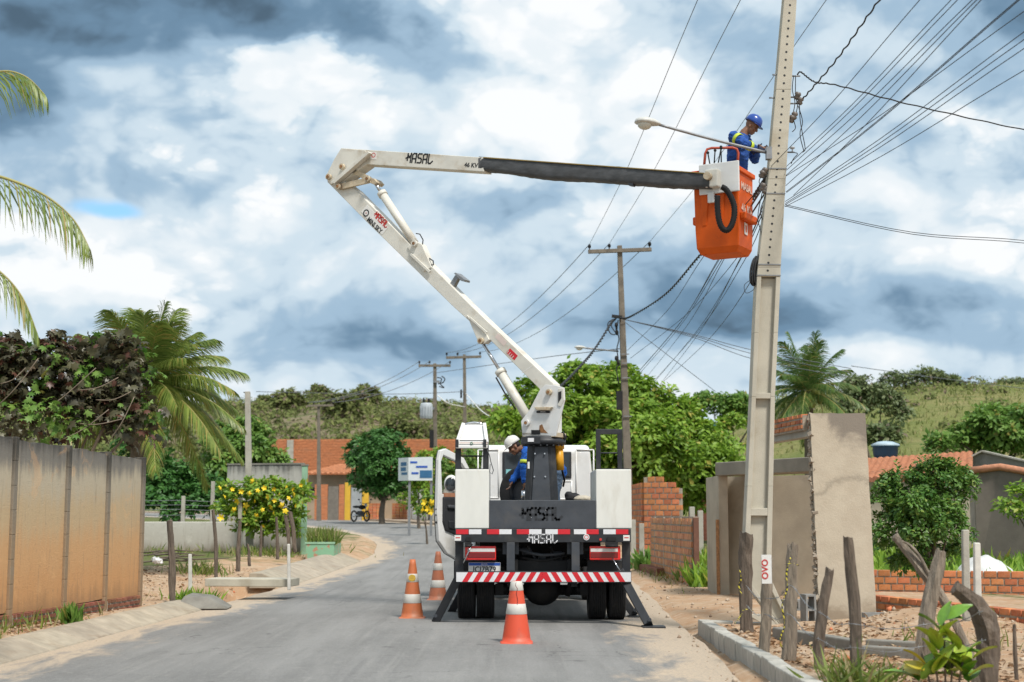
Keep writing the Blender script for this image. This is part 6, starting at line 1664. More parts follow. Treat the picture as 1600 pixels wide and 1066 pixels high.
# castor plant over the boundary wall
Y = 22.6
lob = [px_lobe(*a) for a in ((30, 600, 60, 60, Y), (95, 580, 55, 55, Y), (160, 570, 50, 45, Y, 1, .5), (205, 600, 42, 60, Y), (70, 660, 80, 60, Y), (150, 650, 70, 60, Y), (215, 665, 35, 50, Y), (10, 560, 35, 30, Y), (-60, 620, 80, 90, Y), (190, 545, 30, 25, Y))]
castor = tree('castor_plant', 'dark reddish castor plant with star shaped leaves spilling over the boundary wall', G(110, Y), lob, 560, 7, .165, L_CASTOR, .07, 'shrub', STAR, .24, .5, spin=.7, bark=M_BARKL, nl=8)
P, D, Nn = crown_points(lob, 190, 7, .26, .5); scatter('green_leaves', STAR, P - np.array(tuple(castor.location)), frames_n(D, Nn, .5), .15 * RNG.uniform(.6, 1.2, len(P)), L_MID, castor)
for (x0, y0, x1, y1) in ((-10, 640, 60, 560), (40, 660, 150, 575), (110, 660, 190, 655), (120, 610, 185, 590), (150, 625, 205, 612), (0, 600, 40, 575), (90, 690, 170, 640), (170, 690, 210, 620)):
    MB().tube(smooth_path([at(x0, y0, Y - .55), at((x0 + x1) / 2, (y0 + y1) / 2 + 6, Y - .62), at(x1, y1, Y - .55)], 4), .008, 5).build('twig', M_BARKL, castor)

# palms
def frond(path, lw, n, droop, wid, m, parent, side_up=.15, name='frond', fold=None):
    Pp = smooth_path(path, 10); N_ = len(Pp); vs = []; fs = []; rn = []
    L_ = sum((Pp[i + 1] - Pp[i]).length for i in range(N_ - 1))
    for k in range(n):
        t_ = .08 + .92 * k / (n - 1); f = t_ * (N_ - 1); i = min(N_ - 2, int(f)); p = Pp[i].lerp(Pp[i + 1], f - i); T = (Pp[i + 1] - Pp[i]).normalized()
        S = T.cross(V(0, 0, 1)); S = S.normalized() if S.length > .1 else V(1, 0, 0); U = S.cross(T)
        ll = lw * (math.sin(PI * min(1, .12 + t_ * .86)) ** .6 * .85 + .15) * random.uniform(.85, 1.1)
        for s in (-1, 1):
            d = (S * s * (1.0 - .35 * t_) + T * (.55 + .7 * t_) + U * side_up).normalized(); d = (d + V(random.uniform(-.09, .09), random.uniform(-.09, .09), random.uniform(-.09, .09))).normalized()
            q = p; dd = d; b0 = len(vs); w = wid * random.uniform(.8, 1.15)
            side = T * .9 + U * .2
            for j, (fr, ww) in enumerate(((0, .55), (.3, 1.0), (.65, .8), (1.0, .12))):
                if j: 
                    dd = (dd + V(0, 0, -droop * (.5 + j * .5))).normalized(); q = q + dd * ll * (fr - prevf)
                prevf = fr; sd = (side - dd * side.dot(dd)).normalized()
                vs += [q + sd * w * ww / 2, q - sd * w * ww / 2]
            for j in range(3): a = b0 + 2 * j; fs += [(a, a + 1, a + 3, a + 2)]
            rn += [random.random()] * 8
    # rachis
    nv = len(vs); a = None
    for i, p in enumerate(Pp):
        T = (Pp[min(i + 1, N_ - 1)] - Pp[max(0, i - 1)]).normalized()
        a, c = perp(T); r = .022 * (1 - .85 * i / (N_ - 1)) * (L_ / 2.4)
        for j in range(4): vs.append(p + (a * math.cos(j * PI / 2) + c * math.sin(j * PI / 2)) * r); rn.append(1.0)
    nm = len(fs)
    for i in range(N_ - 1):
        for j in range(4): q = (j + 1) % 4; fs.append((nv + i * 4 + j, nv + i * 4 + q, nv + (i + 1) * 4 + q, nv + (i + 1) * 4 + j))
    org = world_loc(parent); va = np.array([tuple(v) for v in vs]) - np.array(tuple(org))
    me = np_mesh(name, va, np.array(fs), [m, M_RACHIS], np.array(rn))
    mi = np.zeros(len(fs), dtype=np.int32); mi[nm:] = 1; me.polygons.foreach_set('material_index', mi)
    return put(name, me, parent)
def arc(c, az, el, L_, drop):
    d = V(math.cos(el) * math.cos(az), math.cos(el) * math.sin(az), math.sin(el))
    return [c + d * (L_ * t_) + V(0, 0, -drop * L_ * t_ * t_) for t_ in (0, .25, .5, .75, 1.0)]
def palm(name, label, base, crown, specs, lw, n, wid, m, r=.16, droop=.22):
    o = thing(name, label, 'palm', base)
    b = MB(); P = smooth_path([base + V(0, 0, -.2), base.lerp(crown, .35) + V(.08, 0, 0), base.lerp(crown, .7) + V(.05, 0, 0), crown], 10)
    b.tube(P, [r * (1.3 - .5 * i / len(P)) * (1 + .06 * (i % 2)) for i in range(len(P))], 10); b.build('trunk', M_BARK, o)
    for az, el, L_, dr in specs: frond(arc(crown, az, el, L_, dr), lw, n, droop, wid, m, o)
    return o
Y = 30
cr = at(228, 606, Y); sp_ = []
for i in range(46):
    az = i * 2.39996; el = 1.42 - 1.6 * (i / 45) ** .9; sp_.append((az, el, random.uniform(2.0, 2.5), .24 + .42 * (i / 45)))
palm('palm_tree', 'yellow green palm with drooping fronds behind the end of the boundary wall', G(185, Y), cr, sp_, .70, 120, .020, L_PALM, .16, .26)
Y = 48
cr = at(1262, 612, Y); sp_ = []
for i in range(28):
    az = i * 2.39996 + .4; el = 1.42 - 1.75 * (i / 27) ** .95; sp_.append((az, el, random.uniform(2.0, 2.5) * (1.05 if i < 10 else .95), .18 + .50 * (i / 27)))
cp_ = palm('coconut_palm', 'coconut palm with a bunch of green coconuts behind the gateway', G(1262, Y), cr, sp_, .66, 74, .026, L_PALMG, .17, .24)
M_NUT = mat('green_coconut', (.20, .22, .05), .5, .2, 4)
for px, py in ((1258, 618), (1266, 622), (1272, 612), (1279, 616), (1286, 618), (1262, 630), (1270, 632), (1281, 626)):
    MB().ell(at(px, py, Y - .42), (.10, .10, .13), nu=10, nv=8).build('coconut', M_NUT, cp_)
for px in (1243, 1280, 1292): MB().tube(smooth_path([cr, at(px, 622, Y - .5), at(px + (px - 1266) * .5, 655, Y - .6)], 4), .02, 5).build('flower_stalk', M_RACHIS, cp_)
# near palm standing outside the frame at left, its fronds reaching in
Y = 13.0
base = G(-240, Y); cr = at(-200, 330, Y)
o = palm('palm_tree', 'near palm at the left edge, only its hanging frond tips showing against the sky', base, cr, [(2.2, .9, 2.2, .4), (2.9, .5, 2.3, .5), (3.5, .2, 2.2, .5), (4.1, .6, 2.3, .6)], .5, 60, .028, L_PALM, .15, .3)
frond([cr, at(-110, 272, Y), at(-20, 272, Y - .1), at(60, 300, Y - .2), at(112, 340, Y - .25), at(138, 384, Y - .3)],   .60, 52, .50, .015, L_PALM, o, side_up=-.1)
frond([cr, at(-140, 200, Y), at(-60, 135, Y + .2), at(0, 112, Y + .3), at(40, 120, Y + .3), at(70, 148, Y + .3)], .54, 42, .46, .014, L_PALM, o, side_up=-.1)
frond([cr, at(-120, 370, Y), at(-50, 395, Y - .1), at(0, 425, Y - .2), at(35, 465, Y - .2), at(58, 520, Y - .2)], .46, 44, .46, .014, L_PALM, o, side_up=-.1)

# yellow flowering bush
Y = 40.3
yb = tree('flowering_bush', 'bush covered with yellow flowers climbing the whitewashed walls', G(410, Y), [px_lobe(*a) for a in ((365, 778, 20, 18, Y), (395, 775, 30, 26, Y), (425, 772, 30, 24, Y), (455, 778, 26, 20, Y), (385, 800, 26, 18, Y), (420, 800, 28, 16, Y), (352, 765, 10, 12, Y), (475, 772, 14, 18, Y), (440, 815, 24, 16, Y), (400, 818, 26, 16, Y), (425, 830, 18, 12, Y), (365, 806, 16, 14, Y), (350, 792, 12, 14, Y), (462, 808, 16, 16, Y), (380, 828, 20, 10, Y), (455, 830, 16, 12, Y))], 560, 10, .16, L_BRIGHT, .03, 'bush', spread=.24, nl=3)
fl = MB()
for k in range(5):
    a_ = 2 * PI * k / 5; ca, sa = math.cos(a_), math.sin(a_)
    def fp(r, w, z): return V(ca * r - sa * w, sa * r + ca * w, z)
    fl.add([fp(0, 0, -.03), fp(.05, .035, .01), fp(.10, .028, .035), fp(.115, 0, .03), fp(.10, -.028, .04), fp(.05, -.035, .01)], [(0, 1, 2, 3, 4, 5)], 0, True)
FM = fl.mesh('flower', mat('yellow_petal', (.72, .52, .02), .6, .1))
for px, py in ((345, 762), (352, 776), (363, 765), (371, 783), (377, 768), (384, 790), (389, 771), (395, 752), (399, 783), (403, 766), (410, 796), (413, 763), (419, 776), (424, 792), (428, 764), (429, 782), (436, 772), (441, 790), (448, 762), (452, 778), (457, 764), (461, 790), (345, 809), (383, 801), (400, 806), (427, 802), (470, 758), (446, 798), (412, 822), (460, 772), (366, 797)):
    f = link('flower', FM, yb, at(px, py, Y - .55 + random.uniform(-.15, .15)), (random.uniform(.8, 2.2), random.uniform(-.6, .6), random.uniform(0, 6)))
    s_ = random.uniform(.5, .95); f.scale = (s_, s_, s_)

Y = 52
o = tree('flowering_shrub', 'small shrub with yellow flowers just left of the open truck door', G(668, Y), [px_lobe(668, 790, 12, 16, Y), px_lobe(660, 800, 9, 10, Y)], 60, 9, .17, L_MID, .04, 'shrub', spread=.2)
for px, py in ((664, 785), (669, 795), (674, 786), (675, 800), (661, 797)): link('flower', FM, o, at(px, py, Y - .5), (1.3, 0, random.random() * 6), (1.35, 1.35, 1.35))

# grasses, weeds, scrub (nobody could count these)
def grass(name, label_pts, h, m=L_GRASS, lean=.5, wid=1.0):
    """label_pts: arrays of root points"""
    P = np.array(label_pts); n = len(P); D = np.stack([RNG.normal(0, lean, n), RNG.normal(0, lean, n), np.ones(n)], 1)
    t = (BLADE[0] * np.array([1, wid, 1]), BLADE[1])
    o = scatter(name, t, P, frames(D, 2.0), h * RNG.uniform(.4, 1.2, n), m); o['kind'] = 'stuff'; return o
pts = []
def patch(cx, cy, sx, sy, n):
    for _ in range(n):
        x, y = random.gauss(cx, sx), random.gauss(cy, sy)
        if y < 42 and left_edge(y) - .45 < x < right_edge(y) + .15: continue
        pts.append((x, y, ground_z(x, y)))
for px, py, sx, sy, n in ((260, 862, 1.2, .7, 500), (330, 858, 1.2, .8, 700), (400, 862, .9, 1.0, 800), (410, 880, .5, .6, 420), (310, 910, .28, .4, 260), (240, 880, .5, .6, 120), (455, 862, .4, .8, 180), (360, 870, 1.5, 1.2, 350)):
    g = on_ground(px, py); patch(g.x, g.y, sx, sy, n)
grass('weeds', pts, .30, lean=.6, wid=1.6)
pts = []
for _ in range(900): y = random.uniform(39.1, 40.5); pts.append((random.uniform(at(481, 850, 39).x, at(520, 850, 39).x), y, rise(y) + .42))
grass('planter_grass', pts, .55, lean=.35, wid=1.2)
pts = []
for (cx, cy, sx, sy, n) in ((-6.0, 19.5, .22, 1.6, 200), (-5.85, 16, .2, 1.2, 160), (4.6, 31, .3, 2.0, 500), (3.35, 33, .15, 2.2, 120), (3.0, 37, .4, 1.4, 160), (6.8, 14.5, .8, 1.5, 90), (4.6, 15.2, .5, .8, 60)): patch(cx, cy, sx, sy, n)
g = on_ground(1040, 880)
grass('verge_grass', pts, .22, lean=.6, wid=1.3)
pts = []
for _ in range(2600):
    y = random.uniform(28, 44); x = random.uniform(.245, .40) * y; pts.append((x, y, ground_z(x, y)))
grass('garden_plants', pts, .55, L_BRIGHT, lean=.7, wid=3.0)
pts = []
for _ in range(1500): y = random.uniform(28.5, 36); x = random.uniform(.124, .152) * y; pts.append((x, y, ground_z(x, y)))
grass('tall_grass', pts, .6, L_BRIGHT, lean=.6, wid=2.2)
# small plants of their own
def tuft(px, py, Y, n, h, label, m=L_GRASS, spread=.12, lean=.55, name='grass_tuft', cat='grass tuft', wid=1.4):
    c = G(px, Y); o = thing(name, label, cat, c)
    P = np.stack([RNG.normal(0, spread, n), RNG.normal(0, spread, n), np.zeros(n)], 1); D = np.stack([RNG.normal(0, lean, n), RNG.normal(0, lean, n), np.ones(n)], 1)
    t = (BLADE[0] * np.array([1, wid, 1]), BLADE[1]); scatter('blades', t, P, frames(D, 2.0), h * RNG.uniform(.5, 1.2, n), m, o); return o
tuft(1322, 1072, 11.6, 120, .36, 'bushy grass tuft at the foot of the tall bent post', spread=.11, lean=.75, wid=1.0)
tuft(1376, 1068, 11.9, 50, .26, 'smaller grass tuft right of the tall bent post', spread=.10, lean=.8)
tuft(117, 962, 18.4, 120, .26, 'little green weed growing at the foot of the boundary wall', L_MID, .05, .35, 'weed', 'weed', 3.0)
tuft(310, 912, 23.6, 200, .30, 'round green weed clump beside the thin pale post', L_BRIGHT, .16, .5, 'weed', 'weed', 2.5)
tuft(1070, 880, 31.0, 70, .30, 'weed at the foot of the long brick wall', L_MID, .08, .6, 'weed', 'weed', 2.5)
tuft(1010, 850, 36.0, 120, .5, 'leafy weed growing against the brick hut', L_MID, .15, .6, 'weed', 'weed', 4)
# young plant with large leaves at the bottom edge
c = G(1468, 11.2); yp = thing('leafy_plant', 'young plant with broad yellow green leaves at the bottom right', 'plant', c)
lv = MB(); n_ = 6
for i in range(n_ + 1):
    t_ = i / n_; w = .28 * math.sin(PI * min(.98, .04 + t_ ** .85)) ** .8; z = .12 * math.sin(t_ * 2.2) - .10 * t_ * t_
    lv.v += [(t_, -w, z + .07), (t_, 0, z), (t_, w, z + .07)]
for i in range(n_):
    for j in (0, 1): a = 3 * i + j; lv.f.append((a, a + 1, a + 4, a + 3)); lv.m.append(0); lv.s.append(True)
LM1 = lv.mesh('leaf', mat('lime_leaf', (.26, .37, .03), .4, .25, 4, (.28, .24, .03), .5, 3)); LM2 = lv.mesh('leaf', mat('young_leaf', (.12, .24, .025), .4, .25, 4)); LM3 = lv.mesh('leaf', mat('yellow_leaf', (.40, .33, .03), .45, .2, 4))
for k in range(40):
    s = k % 5; x = c.x + (-.12, .0, .09, .2, -.22)[s] * .8 + random.uniform(-.03, .03); h = random.uniform(.08, .50) * (1, 1.15, .9, .7, .6)[s]; az = k * 2.4; el = random.uniform(.1, 1.0)
    q = V(x, c.y + random.uniform(-.12, .12), c.z + h); l_ = random.uniform(.17, .29)
    link('leaf', (LM1, LM2, LM1, LM1, LM3)[k % 5] if h > .12 else LM2, yp, q, (random.uniform(-.5, .5), -el, az), (l_, l_, l_))
for s in range(5): x = c.x + (-.12, .0, .09, .2, -.22)[s] * .8; MB().tube([V(x * .5 + c.x * .5, c.y, c.z - .05), V(x, c.y, c.z + .5 * (1, 1.15, .9, .7, .6)[s])], .009, 5).build('stem', M_BARK, yp)
pts = []
for _ in range(15000):
    u = random.uniform(.15, .52); b_ = HILL_NEAR(u, random.uniform(.03, 1.0))
    if mnoise.noise(V(b_[0] * .09, b_[1] * .09, 9)) > random.uniform(-.5, .25): pts.append(tuple(b_ + np.array([random.uniform(-.3, .3), random.uniform(-.3, .3), -.05])))
grass('hill_grass', pts, .40, leaf_mat('dry_grass', (0.14, 0.175, 0.05), (0.29, 0.31, 0.11), (0.38, 0.33, 0.17), .2, rough=.9, transl=.35, spec=.05), lean=.5, wid=4.0)
# scrub on the hills
def scrub(name, sampler, n, u0, u1, t0, t1, rad, leaf, m, per, thr=-.18):
    us, ts = RNG.uniform(u0, u1, n), RNG.uniform(t0, t1, n)
    C = np.array([sampler(u, t_) for u, t_ in zip(us, ts)]); keep = np.array([mnoise.noise(V(c[0] * .035, c[1] * .035, 3)) > thr + random.uniform(-.25, .15) for c in C]); C = C[keep]; n = len(C)
    r = rad * RNG.uniform(.45, 1.3, n) ** 1.2; d = rand_dirs(n * per); d[:, 2] = np.abs(d[:, 2]); rr = np.repeat(r, per)[:, None]
    P = np.repeat(C, per, 0) + d * rr * np.array([1.15, 1.15, .95]) * RNG.uniform(.6, 1.0, (n * per, 1)); 
    rnd = np.clip(np.repeat(RNG.random(n), per) * .75 + RNG.random(n * per) * .25, 0, .999)
    rt_ = rand_dirs(n * per); nn_ = d * .7 + np.array([0, 0, .5]); scatter(name, LEAF4, P, frames_n(rt_ - d * np.sum(rt_ * d, 1, keepdims=True), nn_, .3), leaf * RNG.uniform(.6, 1.3, n * per), m, None, rnd)['kind'] = 'stuff'
scrub('scrub', HILL_FAR, 2600, -.46, .16, .05, 1.0, 1.9, .85, L_SCRUB, 40, -.42)
scrub('scrub', HILL_NEAR, 210, .16, .50, .12, .95, .8, .40, L_SCRUB, 40)
# trees among the scrub on the far hill that can be told apart
for px, tt, s, l in ((505, .90, 3.0, 'largest round tree on the far skyline, left of the street'), (455, .55, 2.6, 'dark tree half way up the far hill, above the garden tree'), (535, .42, 2.8, 'pale round tree low on the far hill above the orange building'), (640, .30, 2.6, 'green tree low on the far hill behind the two wooden poles'), (575, .62, 2.4, 'yellowish tree in the middle of the far hill'), (700, .95, 1.7, 'small tree on the far skyline by the wooden poles'), (760, .95, 1.8, 'tree on the far skyline, left of the truck boom'), (420, .93, 1.7, 'small tree on the far skyline above the slim grey pole')):
    u = ray(px, 640).x / ray(px, 640).y; b = HILL_FAR(u, tt); bs = V(b[0], b[1], b[2] - .5)
    tree('hillside_tree', l, bs, [(bs + V(0, 0, s), (s, s, s * .75)), (bs + V(s * .6, 0, s * .8), (s * .6, s * .6, s * .5)), (bs + V(-s * .6, 0, s * .75), (s * .6, s * .6, s * .55))], 110, 9, .95, L_SCRUB, .3, spread=1.2, nl=3)
# stones, rubble and fallen leaves on the dirt
STONE = (np.array([(0, 0, .55), (.5, 0, 0), (0, .42, .05), (-.45, .05, 0), (.05, -.5, 0), (0, 0, -.4)]), np.array([(0, 1, 2), (0, 2, 3), (0, 3, 4), (0, 4, 1), (5, 2, 1), (5, 3, 2), (5, 4, 3), (5, 1, 4)]))
def stones(name, regions, smin, smax, m):
    P = []; S = []
    for (x0, x1, y0, y1, n) in regions:
        for _ in range(n):
            x, y = random.uniform(x0, x1), random.uniform(y0, y1)
            if mnoise.noise(V(x * 1.7, y * 1.1, 6)) < random.uniform(-.35, .45): continue
            if name != 'grit' and left_edge(min(y, 42)) + .35 < x < right_edge(min(y, 42)) - .25: continue
            s = smin + (smax - smin) * random.random() ** 3; P.append((x, y, max(ground_z(x, y), rise(y) if left_edge(y) < x < right_edge(y) else -9) + s * .15)); S.append(s)
    n = len(P); D = rand_dirs(n); D[:, 2] *= .3
    scatter(name, STONE, np.array(P), frames(D, .3), np.array(S), m)['kind'] = 'stuff'
M_STONE, tt_ = new_mat('rubble_stone'); tt_.out(tt_.mix(tt_.attr('rnd'), (.24, .16, .105), (.50, .41, .31)), .95)
stones('rubble', [(2.6, 6.5, 11, 18, 1300), (2.2, 4.2, 18, 30, 700), (-6.6, -5.5, 13, 22, 500), (-9, -5.4, 22, 34, 800), (4.5, 7.5, 17, 20, 400), (2.0, 2.5, 10, 20, 200)], .008, .075, M_STONE)
stones('grit', [(1.1, 2.5, 10, 24, 1500), (-5.3, -4.3, 11, 26, 700), (-4.5, 1.5, 11, 22, 260)], .006, .028, M_STONE)
stones('broken_brick', [(3.0, 6.2, 11.5, 17, 150), (3.2, 3.6, 29, 36, 40), (4.6, 7, 17, 20, 50), (-8, -5.7, 24, 33, 30)], .02, .11, M_BRICK)
P = []
for (x0, x1, y0, y1, n) in ((2.6, 4.6, 11.3, 17.8, 1700), (-6.3, -5.6, 13, 22, 700), (-9, -5.6, 23, 34, 900), (4.6, 7, 12, 19, 500)):
    for _ in range(n): x, y = random.uniform(x0, x1), random.uniform(y0, y1); P.append((x, y, ground_z(x, y) + .012))
P = np.array(P); D = rand_dirs(len(P)); D[:, 2] *= .25
scatter('fallen_leaves', LEAF4, P, frames(D, .35), .07 * RNG.uniform(.6, 1.4, len(P)), L_DRY)['kind'] = 'stuff'

# ------------------------------------------------------------------ poles, lamps and wires
def zY(py, Y): return at(800, py, Y).z
def main_pole():
    Y = 18.0; D = .19
    lv = [(1000, 1157, 1203), (905, 1161, 1205), (620, 1174.5, 1211), (441, 1182, 1219.5), (418, 1184, 1220), (280, 1200, 1228), (0, 1225, 1245), (-160, 1238, 1253)]
    def edge(py):
        for (y0, a0, b0), (y1, a1, b1) in zip(lv, lv[1:]):
            if y1 <= py <= y0: t_ = (y0 - py) / (y0 - y1); return a0 + (a1 - a0) * t_, b0 + (b1 - b0) * t_
        return lv[-1][1:]
    base = at(1180, 985, Y); base.z = .05
    o = thing('utility_pole', 'tall pale concrete pole with bolt holes, leaning over the kerb at right', 'utility pole', base)
    def ring(py, f0, f1, y0, y1):
        a, b_ = edge(py); p, q = at(a + (b_ - a) * f0, py, Y), at(a + (b_ - a) * f1, py, Y)
        return [V(p.x, Y + y0, p.z), V(q.x, Y + y0, q.z), V(q.x, Y + y1, q.z), V(p.x, Y + y1, p.z)]
    def body(b, pys, f0, f1, y0, y1):
        for u, v_ in zip(pys, pys[1:]): b.hexa(ring(u, f0, f1, y0, y1) + ring(v_, f0, f1, y0, y1))
    b = MB(); body(b, [432, 418, 280, 140, 0, -160], 0, 1, 0, D); b.build('upper_shaft', M_POLE, o, bevel=.008)
    for f0, f1 in ((0, .19), (.81, 1)):
        b = MB(); body(b, [1010, 905, 760, 620, 520, 432], f0, f1, 0, D + .05); b.build('flange', M_POLE, o, bevel=.006)
    b = MB(); body(b, [1005, 905, 760, 620, 520, 434], .185, .815, .075, D - .02); b.build('web', M_POLE, o)
    for y0, y1 in ((806, 794), (623, 614), (1005, 960)): b = MB(); body(b, [y0, y1], .185, .815, .004, .08); b.build('rib', M_POLE, o, bevel=.006)
    hm = MB().cyl((0, .03, 0), (0, -.0015, 0), .0155, n=10); hm = hm.mesh('bolt_hole', M_INK); py = -4.0
    while py < 432:
        a, b_ = edge(py); q = at(a + (b_ - a) * (.5 - .06 * py / 430), py, Y); link('bolt_hole', hm, o, q); py += 12.2
    for py in (263, 302, 413, 430):
        b = MB(); a, c = edge(py); p, q = at(a - .4, py, Y - .004), at(c + .4, py + .5, Y - .004); b.beam(p, q, .010, .012); b.build('strap', M_IRON, o)
    # right side hardware
    for py, l in ((119, 14), (152, 16), (162, 12), (238, 12)):
        q = at(edge(py)[1] - 1, py, Y + .06); MB().tube([q, q + V(l / F * Y, 0, 0)], .011, 6).build('bolt_rod', M_IRON, o)
    for py, l in ((117, 9), (153, 11)):
        q = at(edge(py)[0] + 1, py, Y + .06); MB().tube([q, q - V(l / F * Y, 0, 0)], .011, 6).build('bolt_rod', M_IRON, o)
    ins = MB(); ins.lathe([(0, -.05), (.03, -.05), (.045, -.02), (.03, 0), (.045, .02), (.03, .05), (0, .05)], (0, 0, 0), 12); im = ins.mesh('insulator', mat('insulator_brown', (.13, .11, .095), .4, .2, 6))
    for px, py in ((1246, 150), (1250, 158), (1241, 181), (1237, 186), (1195, 268), (1191, 272), (1192, 292), (1196, 297)): link('insulator', im, o, at(px, py, Y + .05), (random.uniform(0, .6), .3, 0))
    for pix in (((1240, 118), (1238, 140), (1242, 160), (1239, 178)), ((1243, 118), (1243, 150), (1246, 166), (1240, 190)), ((1240, 188), (1243, 200), (1238, 206)), ((1249, 160), (1250, 185), (1253, 205), (1258, 232), (1254, 238)), ((1247, 165), (1254, 190), (1250, 210), (1256, 236)), ((1193, 270), (1186, 285), (1197, 300), (1188, 330), (1196, 352)), ((1196, 296), (1200, 330), (1192, 360), (1188, 405)), ((1191, 300), (1184, 340), (1190, 370), (1184, 406)), ((1232, 238), (1246, 240), (1240, 248), (1236, 256))):
        MB().tube(smooth_path([at(x, y, Y + .02 + .04 * (i % 2)) for i, (x, y) in enumerate(pix)], 5), .006, 5).build('jumper_wire', M_WIRE, o)
    MB().ell(at(1238, 231, Y + .05), (.035, .035, .02), nu=10, nv=6).tube([at(1238, 231, Y + .05), at(1238, 238, Y + .05)], .008, 6).build('photo_cell', mat('photocell_grey', (.4, .42, .44), .4), o)
    return o, edge
POLE, pole_edge = main_pole()
# coil of spare cable strapped to the pole
c = at(1180, 425, 18.03); o = thing('cable_coil', 'coil of spare black cable hung on the left side of the pole', 'cable coil', c)
for k in range(9):
    rx, rz = .055 + .008 * (k % 3), .155 + .012 * (k % 4); off = V(-.03 + .009 * k, .01 * (k % 3), .004 * k)
    MB().tube([c + off + V(rx * math.cos(t_) * .7 + .02 * math.sin(t_), rx * math.cos(t_) * .6, rz * math.sin(t_)) for t_ in [2 * PI * i / 22 for i in range(23)]], .011, 6).build('loop', M_WIRE, o)
MB().tube(smooth_path([at(x, y, 18.0) for x, y in ((1172, 438), (1163, 446), (1166, 458), (1178, 452), (1181, 440))], 5), .004, 5).build('loose_end', M_WIRE, o)
# street lamp on the pole
def lamp(name, label, root, tip, head_len, head_w, rr, base, elbow=None, m=M_IRON):
    o = thing(name, label, 'street lamp', base)
    MB().tube(smooth_path([root] + ([elbow] if elbow else []) + [tip], 4), rr, 8).build('lamp_arm', m, o)
    d = (tip - root); d.z *= .35; d.normalize(); s = V(d.y, -d.x, 0).normalized(); u = s.cross(d)
    if u.z < 0: u = -u
    Mr = Matrix((d, s, u)).transposed(); c = tip + d * head_len * .45
    b = MB(); k = 14; vs = []; fs = []
    sec = [(-.5, .25, .3), (-.42, .45, .5), (-.2, .8, .85), (.1, 1.0, 1.0), (.35, .85, .8), (.47, .5, .5), (.5, .05, .1)]
    for t_, w, h in sec:
        for j in range(k):
            a = 2 * PI * j / k; y_ = math.cos(a) * w * head_w / 2; z_ = math.sin(a); z_ = z_ * h * head_w * (.30 if z_ > 0 else .10)
            vs.append(c + Mr @ V(t_ * head_len, y_, z_))
    for i in range(len(sec) - 1):
        for j in range(k): q = (j + 1) % k; fs.append((i * k + j, i * k + q, (i + 1) * k + q, (i + 1) * k + j))
    b.add(vs, fs, 0, True); b.build('lamp_head', mat('lamp_housing', (.50, .50, .47), .45, .1, 5) if 'lamp_housing' not in bpy.data.materials else bpy.data.materials['lamp_housing'], o)
    MB().ell(c + Mr @ V(.12 * head_len, 0, -.10 * head_w), (head_len * .27, head_w * .36, head_w * .26), Mr, 14, 8).build('lamp_glass', mat('lamp_glass', (.55, .54, .47), .15, .05, 5) if 'lamp_glass' not in bpy.data.materials else bpy.data.materials['lamp_glass'], o)
    return o
root = at(1204, 240, 18.04); tip = at(1030, 195, 17.7)
lp = lamp('street_lamp', 'street lamp on a long arm from the concrete pole, above the bucket rail', root, tip, .34, .25, .019, root, at(1110, 217, 17.85))
MB().box(at(1201, 240, 18.03), (.07, .1, .16)).build('arm_clamp', M_IRON, lp)

# wooden-arm pole behind the truck and the two farther ones
def xpole(name, label, top, bot, w0, w1, arm, arm_w, pins, Y, m=M_OLDPOLE, extra=None):
    t_, b_ = at(*top, Y), at(*bot, Y); gb = V(b_.x + (b_.x - t_.x) * .2, Y, rise(Y) - .3); s = Y / F
    o = thing(name, label, 'utility pole', V(gb.x, Y, rise(Y)))
    MB().beam(gb, t_, w0 * s, w0 * s, w1=w1 * s, h1=w1 * s).build('pole_shaft', m, o, bevel=.02)
    if arm:
        a, c = at(arm[0], arm[1], Y - .12), at(arm[2], arm[3], Y - .12); MB().beam(a, c, .11, arm_w * s).build('cross_arm', m, o, bevel=.01)
        for px, py, h in pins:
            q = at(px, py, Y - .12); r = h * s
            MB().lathe([(.02, 0), (.02, r * .4), (r * .30, r * .42), (r * .22, r * .6), (r * .34, r * .66), (r * .22, r * .85), (r * .2, r), (0, r)], q, 10).build('insulator', M_CHASSIS, o)
    return o
p4 = xpole('utility_pole', 'weathered cross-arm pole rising behind the truck and the bright tree', (968, 384), (982, 742), 14, 7.5, (919, 393.5, 1018, 390), 6, ((921, 391, 9), (952, 390, 9), (1015, 388, 10)), 48)
Y = 48
MB().beam(at(956, 494, Y - .2), at(972, 496, Y - .2), .10, .10).build('bracket', M_CHASSIS, p4)
for pix in (((963, 498), (955, 508), (962, 520)), ((962, 498), (950, 505), (953, 520), (962, 522), (962, 505)), ((966, 500), (964, 515), (967, 530), (964, 545), (966, 560)), ((964, 556), (968, 570), (963, 575), (967, 600))): MB().tube(smooth_path([at(x, y, Y - .2) for x, y in pix], 4), .02, 5).build('jumper_wire', M_WIRE, p4)
for px, py in ((963, 508), (964, 520), (963, 560), (966, 566)): MB().ell(at(px, py, Y - .2), (.06, .06, .09), nu=8, nv=6).build('insulator', M_CHASSIS, p4)
MB().lohi(at(964, 640, Y - .3), at(972, 612, Y - .05)).build('meter_box', M_CHASSIS, p4)
for py in (553, 567, 590, 650): MB().lohi(at(966 + (py - 384) * .042 - 2, py + 1.2, Y - .19), at(976 + (py - 384) * .042, py, Y - .15)).build('strap', M_IRON, p4)
lamp('street_lamp', 'smaller street lamp on the weathered pole behind the truck', at(966, 549, Y), at(915, 544, Y - .5), .42, .26, .03, at(966, 549, Y))
p3 = xpole('utility_pole', 'farther cross-arm pole right of the transformer pole', (725.5, 554), (728, 690), 7, 4.5, (697, 559, 752, 557.5), 4, ((698, 557, 6), (715, 557, 6), (750, 556, 6)), 90)
MB().lohi(at(719, 622, 89.8), at(722, 609, 89.9)).build('bracket', M_CHASSIS, p3)
